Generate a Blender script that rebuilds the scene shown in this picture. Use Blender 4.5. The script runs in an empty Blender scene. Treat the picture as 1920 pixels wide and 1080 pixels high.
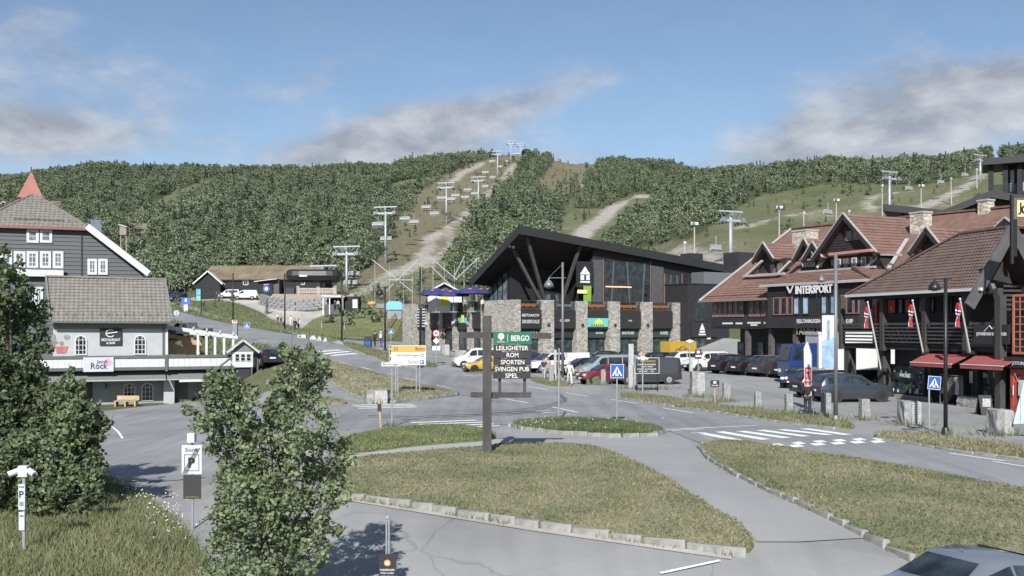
import bpy, bmesh, math, random
import numpy as np
from mathutils import Vector, Matrix, Euler
from mathutils.geometry import delaunay_2d_cdt
R = math.radians
random.seed(7)
scene = bpy.context.scene
COL = scene.collection
# ------------------------------------------------------------------ camera
F = 1900.0            # focal length in photo pixels (1920 wide)
CH = 4.33             # camera height above the junction
HOR = 615.0           # horizon row
cd = bpy.data.cameras.new('camera'); cam = bpy.data.objects.new('camera', cd); COL.objects.link(cam)
cd.sensor_width = 36.0; cd.lens = 36.0 * F / 1920.0
cd.shift_y = (HOR - 540.0) / 1920.0
cd.clip_start = 0.1; cd.clip_end = 4000
cam.location = (0, 0, CH); cam.rotation_euler = (R(90), 0, 0)
scene.camera = cam
scene.render.resolution_x = 1024; scene.render.resolution_y = 576
scene.view_settings.view_transform = 'Standard'
scene.view_settings.look = 'None'
scene.view_settings.exposure = 0.7
scene.view_settings.gamma = 1.0
scene.view_settings.use_curve_mapping = False
cy = scene.cycles
cy.max_bounces = 4; cy.diffuse_bounces = 2; cy.glossy_bounces = 2; cy.transmission_bounces = 2; cy.transparent_max_bounces = 8
cy.caustics_reflective = False; cy.caustics_refractive = False; cy.use_adaptive_sampling = True; cy.adaptive_threshold = 0.02
# ------------------------------------------------------------------ sky and sun
SUN_EL = R(36); SUN_AZ = R(187)      # azimuth where the sun stands, measured clockwise from +Y
world = bpy.data.worlds.new('World'); scene.world = world; world.use_nodes = True
world.cycles.sampling_method = 'MANUAL'; world.cycles.sample_map_resolution = 256
nt = world.node_tree; nt.nodes.clear()
def N(t, kind, **kw):
    n = t.nodes.new(kind)
    for k, v in kw.items():
        if k == 'inp':
            for i, val in v.items(): n.inputs[i].default_value = val
        else: setattr(n, k, v)
    return n
def L(t, a, ai, b, bi): t.links.new(a.outputs[ai], b.inputs[bi])
def MATH(t, op, a, b=None, clamp=False):
    n = t.nodes.new('ShaderNodeMath'); n.operation = op; n.use_clamp = clamp
    for i, v in enumerate((a, b)):
        if v is None: continue
        if isinstance(v, (int, float)): n.inputs[i].default_value = v
        else: t.links.new(v, n.inputs[i])
    return n.outputs[0]
out = N(nt, 'ShaderNodeOutputWorld')
bg = N(nt, 'ShaderNodeBackground'); bg.inputs[1].default_value = 0.072
sky = N(nt, 'ShaderNodeTexSky'); sky.sky_type = 'NISHITA'; sky.sun_disc = False
sky.sun_elevation = SUN_EL; sky.sun_rotation = SUN_AZ; sky.altitude = 900; sky.air_density = 1.0; sky.dust_density = 0.9; sky.ozone_density = 2.0
tc = N(nt, 'ShaderNodeTexCoord')
sep = N(nt, 'ShaderNodeSeparateXYZ'); L(nt, tc, 'Generated', sep, 0)
ang = MATH(nt, 'ARCTAN2', sep.outputs[0], sep.outputs[1])          # heading, 0 straight ahead
el = MATH(nt, 'ARCSINE', sep.outputs[2])
ca = N(nt, 'ShaderNodeCombineXYZ'); nt.links.new(ang, ca.inputs[0]); nt.links.new(MATH(nt, 'MULTIPLY', el, 1.9), ca.inputs[1])
shear = N(nt, 'ShaderNodeVectorRotate', inp={'Angle': R(-16)}); shear.rotation_type = 'Z_AXIS'; L(nt, ca, 0, shear, 0)
n1 = N(nt, 'ShaderNodeTexNoise', inp={'Scale': 4.6, 'Detail': 6.0, 'Roughness': 0.55, 'Distortion': 0.1}); L(nt, shear, 0, n1, 0)
n2 = N(nt, 'ShaderNodeTexNoise', inp={'Scale': 12.0, 'Detail': 5.0, 'Roughness': 0.6, 'Distortion': 0.15}); L(nt, shear, 0, n2, 0)
def bank(a0, e0, sa, se, tilt=0.0):
    da = MATH(nt, 'SUBTRACT', ang, a0); de = MATH(nt, 'SUBTRACT', el, e0)
    de = MATH(nt, 'SUBTRACT', de, MATH(nt, 'MULTIPLY', da, tilt))
    q = MATH(nt, 'ADD', MATH(nt, 'POWER', MATH(nt, 'ABSOLUTE', MATH(nt, 'DIVIDE', da, sa)), 2.0), MATH(nt, 'POWER', MATH(nt, 'ABSOLUTE', MATH(nt, 'DIVIDE', de, se)), 2.0))
    return MATH(nt, 'POWER', 2.718, MATH(nt, 'MULTIPLY', q, -1.0))
def px2dir(x, y): return (math.atan((x - 960) / F), math.atan((HOR - y) / F))
cover = None
for (x, y, sx, sy, tl, w) in [(40, 275, 130, 50, 0, .30), (30, 70, 110, 50, 0, .08), (770, 255, 260, 50, .25, .34), (1000, 180, 300, 40, .2, .12), (1720, 250, 320, 55, .3, .36), (1880, 15, 120, 22, 0, .14), (1250, 260, 300, 50, .1, .10), (420, 200, 260, 60, .35, .10), (2600, 240, 500, 70, .1, .3), (-900, 220, 500, 80, .1, .3), (620, 155, 130, 26, .3, .12), (1560, 220, 160, 40, .4, .12), (800, 300, 1400, 40, 0, .10), (960, 0, 3000, 130, 0, -.09)]:
    a0, e0 = px2dir(x, y)
    v = MATH(nt, 'MULTIPLY', bank(a0, e0, sx / F, sy / F, tl), w)
    cover = v if cover is None else MATH(nt, 'ADD', cover, v)
dens = MATH(nt, 'ADD', MATH(nt, 'MULTIPLY', n1.outputs[0], 0.75), MATH(nt, 'MULTIPLY', n2.outputs[0], 0.25))
dens = MATH(nt, 'ADD', dens, cover)
alpha = N(nt, 'ShaderNodeMapRange', inp={1: 0.50, 2: 0.80, 3: 0.05, 4: 0.92}); alpha.interpolation_type = 'SMOOTHSTEP'; nt.links.new(dens, alpha.inputs[0])
shade = N(nt, 'ShaderNodeMapRange', inp={1: 0.38, 2: 0.66, 3: 0.0, 4: 1.0}); nt.links.new(n2.outputs[0], shade.inputs[0])
ccol = N(nt, 'ShaderNodeMix'); ccol.data_type = 'RGBA'
L(nt, shade, 0, ccol, 0)
ccol.inputs[6].default_value = (3.0, 3.2, 3.75, 1); ccol.inputs[7].default_value = (5.6, 5.8, 6.1, 1)
mx = N(nt, 'ShaderNodeMix'); mx.data_type = 'RGBA'
L(nt, alpha, 0, mx, 0); L(nt, sky, 0, mx, 6); L(nt, ccol, 2, mx, 7)
L(nt, mx, 2, bg, 0); L(nt, bg, 0, out, 0)
sl = bpy.data.lights.new('sun', 'SUN'); sl.energy = 4.2; sl.angle = R(0.53); sl.color = (1.0, 0.98, 0.95)
so = bpy.data.objects.new('sun', sl); COL.objects.link(so)
sd = Vector((math.sin(SUN_AZ) * math.cos(SUN_EL), math.cos(SUN_AZ) * math.cos(SUN_EL), math.sin(SUN_EL)))
so.rotation_euler = sd.to_track_quat('Z', 'Y').to_euler(); so.location = (0, -30, 60)
# ------------------------------------------------------------------ materials
MATS = {}
def newmat(name):
    m = bpy.data.materials.new(name); m.use_nodes = True; t = m.node_tree
    p = t.nodes['Principled BSDF']; MATS[name] = m
    return m, t, p
def plain(name, c, rough=0.6, metal=0.0, var=0.12, scale=2.0, bump=0.0, bscale=40.0, spec=0.4, coat=0.0, emit=0.0, streak=None):
    if name in MATS: return MATS[name]
    m, t, p = newmat(name)
    p.inputs['Roughness'].default_value = rough; p.inputs['Metallic'].default_value = metal
    p.inputs['Specular IOR Level'].default_value = spec; p.inputs['Coat Weight'].default_value = coat
    p.inputs['Base Color'].default_value = (*c, 1)
    if var > 0 or bump > 0:
        co = N(t, 'ShaderNodeTexCoord')
        src = co.outputs['Object']
        if streak:
            mp = N(t, 'ShaderNodeMapping'); mp.inputs['Scale'].default_value = streak; t.links.new(src, mp.inputs[0]); src = mp.outputs[0]
        no = N(t, 'ShaderNodeTexNoise', inp={'Scale': scale, 'Detail': 6.0, 'Roughness': 0.65}); t.links.new(src, no.inputs[0])
        if var > 0:
            cr = N(t, 'ShaderNodeValToRGB'); L(t, no, 0, cr, 0)
            cr.color_ramp.elements[0].position = 0.28; cr.color_ramp.elements[1].position = 0.72
            cr.color_ramp.elements[0].color = (*[max(0, v * (1 - var)) for v in c], 1)
            cr.color_ramp.elements[1].color = (*[min(1, v * (1 + var)) for v in c], 1)
            L(t, cr, 0, p, 'Base Color')
        if bump > 0:
            nb = N(t, 'ShaderNodeTexNoise', inp={'Scale': bscale, 'Detail': 4.0}); t.links.new(src, nb.inputs[0])
            b = N(t, 'ShaderNodeBump', inp={'Strength': bump, 'Distance': 0.02}); L(t, nb, 0, b, 'Height'); L(t, b, 0, p, 'Normal')
    if emit > 0:
        p.inputs['Emission Color'].default_value = (*c, 1); p.inputs['Emission Strength'].default_value = emit
    return m
def glassmat(name, c=(.015, .02, .026), rough=.06):
    if name in MATS: return MATS[name]
    m, t, p = newmat(name)
    p.inputs['Roughness'].default_value = rough; p.inputs['Specular IOR Level'].default_value = .6
    co = N(t, 'ShaderNodeTexCoord'); no = N(t, 'ShaderNodeTexNoise', inp={'Scale': 1.7, 'Detail': 4.0}); L(t, co, 'Object', no, 0)
    cr = N(t, 'ShaderNodeValToRGB'); L(t, no, 0, cr, 0); cr.color_ramp.elements[0].position = .35; cr.color_ramp.elements[1].position = .7
    cr.color_ramp.elements[0].color = (*[v * .5 for v in c], 1); cr.color_ramp.elements[1].color = (*[v * 2.2 for v in c], 1); L(t, cr, 0, p, 'Base Color')
    return m
def seeglass(name, tint=(.78, .84, .84)):
    m, t, p = newmat(name); tr = N(t, 'ShaderNodeBsdfTransparent'); tr.inputs[0].default_value = (*tint, 1); p.inputs['Base Color'].default_value = (.02, .025, .028, 1); p.inputs['Roughness'].default_value = .04
    ms = N(t, 'ShaderNodeMixShader'); ms.inputs[0].default_value = .22; L(t, tr, 0, ms, 1); L(t, p, 0, ms, 2); L(t, ms, 0, t.nodes['Material Output'], 0); return m
def masonry(name, c0, c1, c2, scale=2.4):
    if name in MATS: return MATS[name]
    m, t, p = newmat(name); p.inputs['Roughness'].default_value = .85
    co = N(t, 'ShaderNodeTexCoord'); mp = N(t, 'ShaderNodeMapping'); mp.inputs['Scale'].default_value = (1, 1, 1.9); L(t, co, 'Object', mp, 0)
    v = N(t, 'ShaderNodeTexVoronoi', inp={'Scale': scale}); L(t, mp, 0, v, 0)
    e = N(t, 'ShaderNodeTexVoronoi', inp={'Scale': scale}); e.feature = 'DISTANCE_TO_EDGE'; L(t, mp, 0, e, 0)
    sp = N(t, 'ShaderNodeSeparateColor'); L(t, v, 'Color', sp, 0)
    cr = N(t, 'ShaderNodeValToRGB'); L(t, sp, 0, cr, 0)
    cr.color_ramp.elements[0].color = (*c0, 1); cr.color_ramp.elements[1].color = (*c2, 1)
    k = cr.color_ramp.elements.new(.5); k.color = (*c1, 1)
    er = N(t, 'ShaderNodeMapRange', inp={1: 0.0, 2: 0.09, 3: .6, 4: 1.0}); L(t, e, 'Distance', er, 0)
    no = N(t, 'ShaderNodeTexNoise', inp={'Scale': 14.0, 'Detail': 6.0}); L(t, co, 'Object', no, 0)
    mm = MATH(t, 'MULTIPLY', er.outputs[0], MATH(t, 'ADD', MATH(t, 'MULTIPLY', no.outputs[0], .7), .65))
    mi = N(t, 'ShaderNodeMix'); mi.data_type = 'RGBA'; mi.blend_type = 'MULTIPLY'; mi.inputs[0].default_value = 1.0
    L(t, cr, 0, mi, 6); cc = N(t, 'ShaderNodeCombineColor')
    for i in range(3): t.links.new(mm, cc.inputs[i])
    L(t, cc, 0, mi, 7); L(t, mi, 2, p, 'Base Color')
    b = N(t, 'ShaderNodeBump', inp={'Strength': .9, 'Distance': .08}); t.links.new(mm, b.inputs['Height']); L(t, b, 0, p, 'Normal')
    return m
def asphalt(name, c, streak_rot=0.0, dark=.8, light=1.2, streak=.5, crack=.0):
    m, t, p = newmat(name); p.inputs['Roughness'].default_value = .88; p.inputs['Specular IOR Level'].default_value = .3
    co = N(t, 'ShaderNodeTexCoord')
    n1 = N(t, 'ShaderNodeTexNoise', inp={'Scale': .22, 'Detail': 5.0, 'Roughness': .6}); L(t, co, 'Object', n1, 0)
    mp = N(t, 'ShaderNodeMapping'); mp.inputs['Rotation'].default_value = (0, 0, streak_rot); mp.inputs['Scale'].default_value = (1.3, .05, 1)
    L(t, co, 'Object', mp, 0)
    n2 = N(t, 'ShaderNodeTexNoise', inp={'Scale': 1.2, 'Detail': 4.0}); L(t, mp, 0, n2, 0)
    n3 = N(t, 'ShaderNodeTexNoise', inp={'Scale': 28.0, 'Detail': 5.0, 'Roughness': .8}); L(t, co, 'Object', n3, 0)
    v0 = N(t, 'ShaderNodeTexVoronoi', inp={'Scale': .16}); L(t, co, 'Object', v0, 0); vs_ = N(t, 'ShaderNodeSeparateColor'); L(t, v0, 'Color', vs_, 0)
    s = MATH(t, 'ADD', MATH(t, 'ADD', MATH(t, 'MULTIPLY', MATH(t, 'SUBTRACT', vs_.outputs[0], .5), .10), MATH(t, 'MULTIPLY', n1.outputs[0], 1.0 - streak)), MATH(t, 'MULTIPLY', n2.outputs[0], streak))
    s = MATH(t, 'ADD', MATH(t, 'MULTIPLY', s, .72), MATH(t, 'MULTIPLY', n3.outputs[0], .28))
    if crack > 0:
        nw = N(t, 'ShaderNodeTexNoise', inp={'Scale': .8, 'Detail': 3.0}); L(t, co, 'Object', nw, 0)
        wv = N(t, 'ShaderNodeMix'); wv.data_type = 'RGBA'; wv.inputs[0].default_value = .35; L(t, co, 'Object', wv, 6); L(t, nw, 'Color', wv, 7)
        vo = N(t, 'ShaderNodeTexVoronoi', inp={'Scale': .28}); vo.feature = 'DISTANCE_TO_EDGE'; L(t, wv, 2, vo, 0)
        ck = N(t, 'ShaderNodeMapRange', inp={1: 0.0, 2: .006, 3: -crack, 4: 0.0}); L(t, vo, 'Distance', ck, 0)
        s = MATH(t, 'ADD', s, ck.outputs[0])
    cr = N(t, 'ShaderNodeValToRGB'); t.links.new(s, cr.inputs[0])
    cr.color_ramp.elements[0].position = .3; cr.color_ramp.elements[1].position = .7
    cr.color_ramp.elements[0].color = (*[v * dark for v in c], 1); cr.color_ramp.elements[1].color = (*[v * light for v in c], 1)
    L(t, cr, 0, p, 'Base Color')
    b = N(t, 'ShaderNodeBump', inp={'Strength': .35, 'Distance': .01}); L(t, n3, 0, b, 'Height'); L(t, b, 0, p, 'Normal')
    return m
def grassmat(name, green, dry, amount=.5, scale=.5):
    m, t, p = newmat(name); p.inputs['Roughness'].default_value = .9; p.inputs['Specular IOR Level'].default_value = .15
    co = N(t, 'ShaderNodeTexCoord')
    n1 = N(t, 'ShaderNodeTexNoise', inp={'Scale': scale, 'Detail': 8.0, 'Roughness': .68}); L(t, co, 'Object', n1, 0)
    n3 = N(t, 'ShaderNodeTexNoise', inp={'Scale': 16.0, 'Detail': 6.0, 'Roughness': .8}); L(t, co, 'Object', n3, 0)
    s = MATH(t, 'ADD', MATH(t, 'MULTIPLY', n1.outputs[0], .65), MATH(t, 'MULTIPLY', n3.outputs[0], .35))
    cr = N(t, 'ShaderNodeValToRGB'); t.links.new(s, cr.inputs[0]); e = cr.color_ramp.elements
    e[0].position = .36 + (.5 - amount) * .25; e[1].position = .64 + (.5 - amount) * .25
    e[0].color = (*green, 1); e[1].color = (*dry, 1)
    L(t, cr, 0, p, 'Base Color')
    b = N(t, 'ShaderNodeBump', inp={'Strength': .8, 'Distance': .05}); L(t, n3, 0, b, 'Height'); L(t, b, 0, p, 'Normal')
    return m
def leafmat(name, c, dc, trans=.25, hue=.0):
    m, t, p = newmat(name); p.inputs['Roughness'].default_value = .55; p.inputs['Specular IOR Level'].default_value = .35
    at = N(t, 'ShaderNodeAttribute'); at.attribute_name = 'shade'
    oi = N(t, 'ShaderNodeObjectInfo')
    gy = N(t, 'ShaderNodeNewGeometry'); nz = N(t, 'ShaderNodeTexNoise', inp={'Scale': .028 if 'forest' in name else .5, 'Detail': 3.0}); L(t, gy, 'Position', nz, 0)
    s = MATH(t, 'ADD', MATH(t, 'MULTIPLY', at.outputs['Fac'], .48), MATH(t, 'MULTIPLY', oi.outputs['Random'], .42))
    s = MATH(t, 'ADD', s, MATH(t, 'MULTIPLY', MATH(t, 'SUBTRACT', nz.outputs[0], .45), .8))
    cr = N(t, 'ShaderNodeValToRGB'); t.links.new(s, cr.inputs[0]); e = cr.color_ramp.elements
    e[0].position = .1; e[1].position = .9; e[0].color = (*dc, 1); e[1].color = (*c, 1)
    L(t, cr, 0, p, 'Base Color')
    tr = N(t, 'ShaderNodeBsdfTranslucent'); L(t, cr, 0, tr, 0)
    ms = N(t, 'ShaderNodeMixShader'); ms.inputs[0].default_value = trans
    o = t.nodes['Material Output']; L(t, p, 0, ms, 1); L(t, tr, 0, ms, 2); L(t, ms, 0, o, 0)
    return m
# ------------------------------------------------------------------ mesh helpers
class MB:
    def __init__(s): s.v = []; s.f = []; s.m = []; s.mats = []; s.cm = 0
    def use(s, mat):
        if mat not in s.mats: s.mats.append(mat)
        s.cm = s.mats.index(mat); return s
    def add(s, vs, fs):
        o = len(s.v); s.v.extend([tuple(v) for v in vs])
        for f in fs: s.f.append(tuple(i + o for i in f)); s.m.append(s.cm)
        return s
    def box(s, x0, x1, y0, y1, z0, z1):
        vs = [(x, y, z) for z in (z0, z1) for y in (y0, y1) for x in (x0, x1)]
        return s.add(vs, [(0, 2, 3, 1), (4, 5, 7, 6), (0, 1, 5, 4), (2, 6, 7, 3), (0, 4, 6, 2), (1, 3, 7, 5)])
    def obox(s, c, ax, ay, az):   # oriented box: centre and three half-axis vectors
        c = Vector(c); ax = Vector(ax); ay = Vector(ay); az = Vector(az)
        vs = [c + ax * i + ay * j + az * k for k in (-1, 1) for j in (-1, 1) for i in (-1, 1)]
        return s.add(vs, [(0, 2, 3, 1), (4, 5, 7, 6), (0, 1, 5, 4), (2, 6, 7, 3), (0, 4, 6, 2), (1, 3, 7, 5)])
    def beam(s, a, b, w, h, up=(0, 0, 1)):
        a = Vector(a); b = Vector(b); d = b - a; u = Vector(up)
        x = d.cross(u)
        if x.length < 1e-5: x = d.cross(Vector((0, 1, 0)))
        x.normalize(); z = x.cross(d).normalized()
        return s.obox((a + b) / 2, d / 2, x * w / 2, z * h / 2)
    def tube(s, pts, r, n=8, cap=True):
        pts = [Vector(p) for p in pts]; rs = r if isinstance(r, (list, tuple)) else [r] * len(pts)
        o = len(s.v); prev = None
        for i, p in enumerate(pts):
            d = (pts[min(i + 1, len(pts) - 1)] - pts[max(i - 1, 0)]).normalized()
            ref = Vector((0, 0, 1)) if abs(d.z) < .95 else Vector((1, 0, 0))
            a = d.cross(ref).normalized(); b = d.cross(a)
            for k in range(n):
                t = 2 * math.pi * k / n
                s.v.append(tuple(p + (a * math.cos(t) + b * math.sin(t)) * rs[i]))
        for i in range(len(pts) - 1):
            for k in range(n):
                s.f.append((o + i * n + k, o + i * n + (k + 1) % n, o + (i + 1) * n + (k + 1) % n, o + (i + 1) * n + k)); s.m.append(s.cm)
        if cap:
            s.f.append(tuple(o + k for k in range(n))[::-1]); s.m.append(s.cm)
            e = o + (len(pts) - 1) * n; s.f.append(tuple(e + k for k in range(n))); s.m.append(s.cm)
        return s
    def lathe(s, prof, c=(0, 0, 0), n=16, axis='z'):   # prof: list of (r, h)
        o = len(s.v)
        for (r, h) in prof:
            for k in range(n):
                t = 2 * math.pi * k / n; x, y = r * math.cos(t), r * math.sin(t)
                q = (x, y, h) if axis == 'z' else ((x, h, y) if axis == 'y' else (h, x, y))
                s.v.append((q[0] + c[0], q[1] + c[1], q[2] + c[2]))
        for i in range(len(prof) - 1):
            for k in range(n):
                s.f.append((o + i * n + k, o + i * n + (k + 1) % n, o + (i + 1) * n + (k + 1) % n, o + (i + 1) * n + k)); s.m.append(s.cm)
        s.f.append(tuple(o + k for k in range(n))); s.m.append(s.cm)
        e = o + (len(prof) - 1) * n; s.f.append(tuple(e + k for k in range(n))); s.m.append(s.cm)
        return s
    def prism(s, poly, y0, y1):     # polygon in (x,z), extruded along y
        n = len(poly); vs = [(x, y0, z) for x, z in poly] + [(x, y1, z) for x, z in poly]
        fs = [tuple(range(n)), tuple(range(2 * n - 1, n - 1, -1))] + [(i, i + n, (i + 1) % n + n, (i + 1) % n) for i in range(n)]
        return s.add(vs, fs)
    def slab(s, pts, t):            # planar 3d polygon with thickness t (downwards along -normal)
        pts = [Vector(p) for p in pts]; nrm = (pts[1] - pts[0]).cross(pts[2] - pts[0]).normalized()
        if nrm.z < 0: pts.reverse(); nrm = -nrm
        n = len(pts); vs = pts + [p - nrm * t for p in pts]
        return s.add(vs, [tuple(range(n)), tuple(range(2 * n - 1, n - 1, -1))] + [(i, i + n, (i + 1) % n + n, (i + 1) % n) for i in range(n)])
    def build(s, name, mat=None, parent=None, loc=None, rz=None, smooth=False):
        me = bpy.data.meshes.new(name); me.from_pydata(s.v, [], s.f)
        for m in ([mat] if mat else s.mats): me.materials.append(m)
        if not mat and len(s.mats) > 1: me.polygons.foreach_set('material_index', s.m)
        bm = bmesh.new(); bm.from_mesh(me); bmesh.ops.recalc_face_normals(bm, faces=bm.faces); bm.to_mesh(me); bm.free()
        if smooth: me.polygons.foreach_set('use_smooth', [True] * len(me.polygons))
        return link(name, me, parent, loc, rz)
def link(name, me, parent=None, loc=None, rz=None):
    o = bpy.data.objects.new(name, me); COL.objects.link(o)
    if parent is not None: o.parent = parent
    if loc is not None: o.location = loc
    if rz is not None: o.rotation_euler[2] = rz
    return o
def tag(o, label, cat, group=None):
    o['label'] = label; o['category'] = cat
    if group: o['group'] = group
    return o
def kind(o, k): o['kind'] = k; return o
def thing(name, label, cat, loc=(0, 0, 0), rz=0.0, group=None):
    o = bpy.data.objects.new(name, None); COL.objects.link(o); o.empty_display_size = .3
    o.location = loc; o.rotation_euler = (0, 0, rz)
    return tag(o, label, cat, group)
def copy_tree(o, parent=None):
    c = o.copy(); COL.objects.link(c); c.parent = parent
    for ch in list(o.children): copy_tree(ch, c)
    return c
_txt = {}
def lettering(s, parent, mat, u, z, w=None, h=None, dep=-.02, name='lettering', bold=0.0, rot=0.0, ext=.006, shear=0.0, align='CENTER'):
    """text standing in the local x-z plane, facing local -y, centred on (u, z)"""
    key = (s, bold, shear)
    if key not in _txt:
        cu = bpy.data.curves.new('text', 'FONT'); cu.body = s; cu.size = 1; cu.extrude = .02; cu.offset = bold; cu.shear = shear; cu.resolution_u = 2
        ob = bpy.data.objects.new('text', cu); COL.objects.link(ob); bpy.context.view_layer.update()
        me = bpy.data.meshes.new_from_object(ob.evaluated_get(bpy.context.evaluated_depsgraph_get()))
        bpy.data.objects.remove(ob); bpy.data.curves.remove(cu)
        co = np.empty(len(me.vertices) * 3); me.vertices.foreach_get('co', co); co = co.reshape(-1, 3)
        mn, mxx = co.min(0), co.max(0); co = (co - (mn + mxx) / 2) / (mxx - mn); _txt[key] = (co, [tuple(p.vertices) for p in me.polygons], (mxx - mn)[0] / (mxx - mn)[1])
        bpy.data.meshes.remove(me)
    co, fs, asp = _txt[key]
    if w is None: w = h * asp
    if h is None: h = w / asp
    c, sn = math.cos(rot), math.sin(rot)
    vs = [(u + x * w * c - y * h * sn, dep - zz * 2 * ext, z + x * w * sn + y * h * c) for x, y, zz in co]
    me = bpy.data.meshes.new('lettering'); me.from_pydata(vs, [], fs); me.materials.append(mat)
    return link(name, me, parent)
# ------------------------------------------------------------------ terrain: profiles by heading (photo column), height along distance
YS = np.concatenate([[5.0], np.geomspace(10, 1000, 200)])
PROF = {
 -400: [(5,-2.4),(15,-2),(21,-1.75),(30,-1.35),(55,-1.7),(85,-2),(110,0),(160,5),(250,17),(400,46),(550,80),(700,104),(1000,96)],
 0: [(5,-2.4),(15,-2),(21,-1.75),(30,-1.35),(55,-1.7),(85,-2.05),(95,-1.2),(115,1.5),(160,5),(250,17),(400,46),(550,80),(700,101),(1000,92)],
 200: [(5,-2.4),(15,-2),(21,-1.75),(30,-1.35),(55,-1.75),(85,-2.05),(93,-1.4),(110,2),(160,5),(250,18),(400,47),(550,83),(690,108),(1000,96)],
 350: [(5,-2.4),(15,-2),(21,-1.75),(30,-1.35),(55,-1.5),(86,-2),(90,-.8),(104,2.4),(140,4.6),(180,7.4),(215,10.6),(250,17),(350,40),(550,82),(690,108.5),(1000,98)],
 450: [(5,-2.4),(15,-1.9),(21,-1.5),(30,-1.05),(55,-.9),(80,-1.3),(88,0.3),(98,2.1),(140,4.3),(180,6),(212,10.4),(250,18),(350,41),(550,82),(690,108),(1000,98)],
 550: [(5,-2.3),(15,-1.7),(18.7,-1.35),(21.5,-.95),(30,-.45),(55,-.35),(75,0.3),(90,1.6),(120,3.1),(170,4.8),(185,5.6),(205,9),(250,18),(350,40),(550,80),(700,108),(1000,98)],
 650: [(5,-2.2),(15,-1.6),(18.7,-1.2),(21.5,-.6),(27,-.13),(33,0),(55,0),(80,1),(100,2),(130,3.1),(158,4.2),(185,7.6),(210,10.8),(258,20),(340,38),(550,80),(710,111),(1000,100)],
 760: [(5,-2.2),(15,-1.6),(18.7,-1.2),(21.5,-.6),(27,-.13),(33,0),(55,0),(80,0.8),(118,1.7),(139,2.2),(165,5),(205,11.3),(258,21),(340,38.5),(414,53.5),(527,80.5),(640,104),(710,116),(1000,105)],
 900: [(5,-2.2),(15,-1.6),(18.7,-1.2),(21.5,-.6),(27,-.13),(33,0),(60,0),(85,0.3),(118,0.8),(145,2),(200,10),(258,20.5),(340,39),(414,54.5),(527,82.5),(640,108),(705,121),(1000,110)],
 970: [(5,-2.2),(15,-1.6),(18.7,-1.2),(21.5,-.6),(27,-.13),(33,0),(60,0),(85,0.3),(118,0.7),(145,1.5),(200,9.5),(258,20),(340,38.5),(414,54),(527,82),(640,108.5),(705,123),(1000,112)],
 1060: [(5,-2.2),(15,-1.6),(18.7,-1.2),(21.5,-.6),(27,-.13),(33,0),(60,0),(85,0.3),(118,0.6),(145,1.2),(200,9),(300,29),(414,52.5),(527,79),(640,103.5),(705,118.5),(1000,108)],
 1150: [(5,-2.2),(15,-1.6),(18.7,-1.2),(21.5,-.6),(27,-.13),(33,0),(60,0),(85,0.3),(118,0.5),(145,1),(200,9),(300,28),(450,59),(600,94),(700,116),(1000,105)],
 1250: [(5,-2.2),(15,-1.6),(18.7,-1.2),(21.5,-.6),(27,-.13),(33,0),(60,0),(85,0.3),(118,0.45),(145,2),(200,13),(300,33),(450,62),(600,94),(690,113),(1000,103)],
 1370: [(5,-2.2),(15,-1.6),(18.7,-1.2),(21.5,-.6),(27,-.13),(33,0),(60,0),(85,0.3),(118,0.4),(145,6),(183,15.7),(230,25.5),(300,40),(400,60),(500,78.5),(600,93),(1000,92)],
 1570: [(5,-2.2),(15,-1.6),(18.7,-1.2),(21.5,-.6),(27,-.13),(33,0),(60,0),(85,0.3),(110,0.4),(145,6),(183,14.5),(240,27.5),(300,42),(400,64.5),(500,82),(600,96),(1000,95)],
 1800: [(5,-2.2),(15,-1.6),(18.7,-1.2),(21.5,-.6),(27,-.13),(33,0),(60,0),(85,0.2),(110,0.4),(145,6),(183,15),(240,30),(300,46.5),(400,67),(500,84.5),(600,96),(1000,96)],
 1920: [(5,-2.2),(15,-1.6),(18.7,-1.2),(21.5,-.6),(27,-.13),(33,0),(60,0),(85,0.2),(110,0.4),(145,6),(183,16),(240,32),(300,49),(400,71),(500,88),(600,98),(1000,98)],
 2400: [(5,-2.2),(15,-1.6),(18.7,-1.2),(21.5,-.6),(27,-.13),(33,0),(60,0),(85,0.2),(110,0.4),(145,6),(183,17),(240,34),(300,52),(400,74),(500,92),(600,102),(1000,102)],
}
def pchip(xs, ys, q):
    xs = np.array(xs, float); ys = np.array(ys, float); h = np.diff(xs); d = np.diff(ys) / h
    m = np.zeros_like(xs)
    for i in range(1, len(xs) - 1):
        if d[i - 1] * d[i] > 0:
            w1 = 2 * h[i] + h[i - 1]; w2 = h[i] + 2 * h[i - 1]; m[i] = (w1 + w2) / (w1 / d[i - 1] + w2 / d[i])
    m[0] = d[0]; m[-1] = d[-1]
    i = np.clip(np.searchsorted(xs, q) - 1, 0, len(xs) - 2); t = (q - xs[i]) / h[i]; t = np.clip(t, 0, 1)
    return (2*t**3-3*t**2+1)*ys[i] + (t**3-2*t**2+t)*h[i]*m[i] + (-2*t**3+3*t**2)*ys[i+1] + (t**3-t**2)*h[i]*m[i+1]
AZ = np.arange(-400, 2401, 10.0)
_k = sorted(PROF); _cols = np.array([pchip([p[0] for p in PROF[k]], [p[1] for p in PROF[k]], YS) for k in _k])
ZG = np.array([pchip(_k, _cols[:, j], AZ) for j in range(len(YS))]).T        # [az, Y]
_rng = np.random.default_rng(3)
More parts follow.
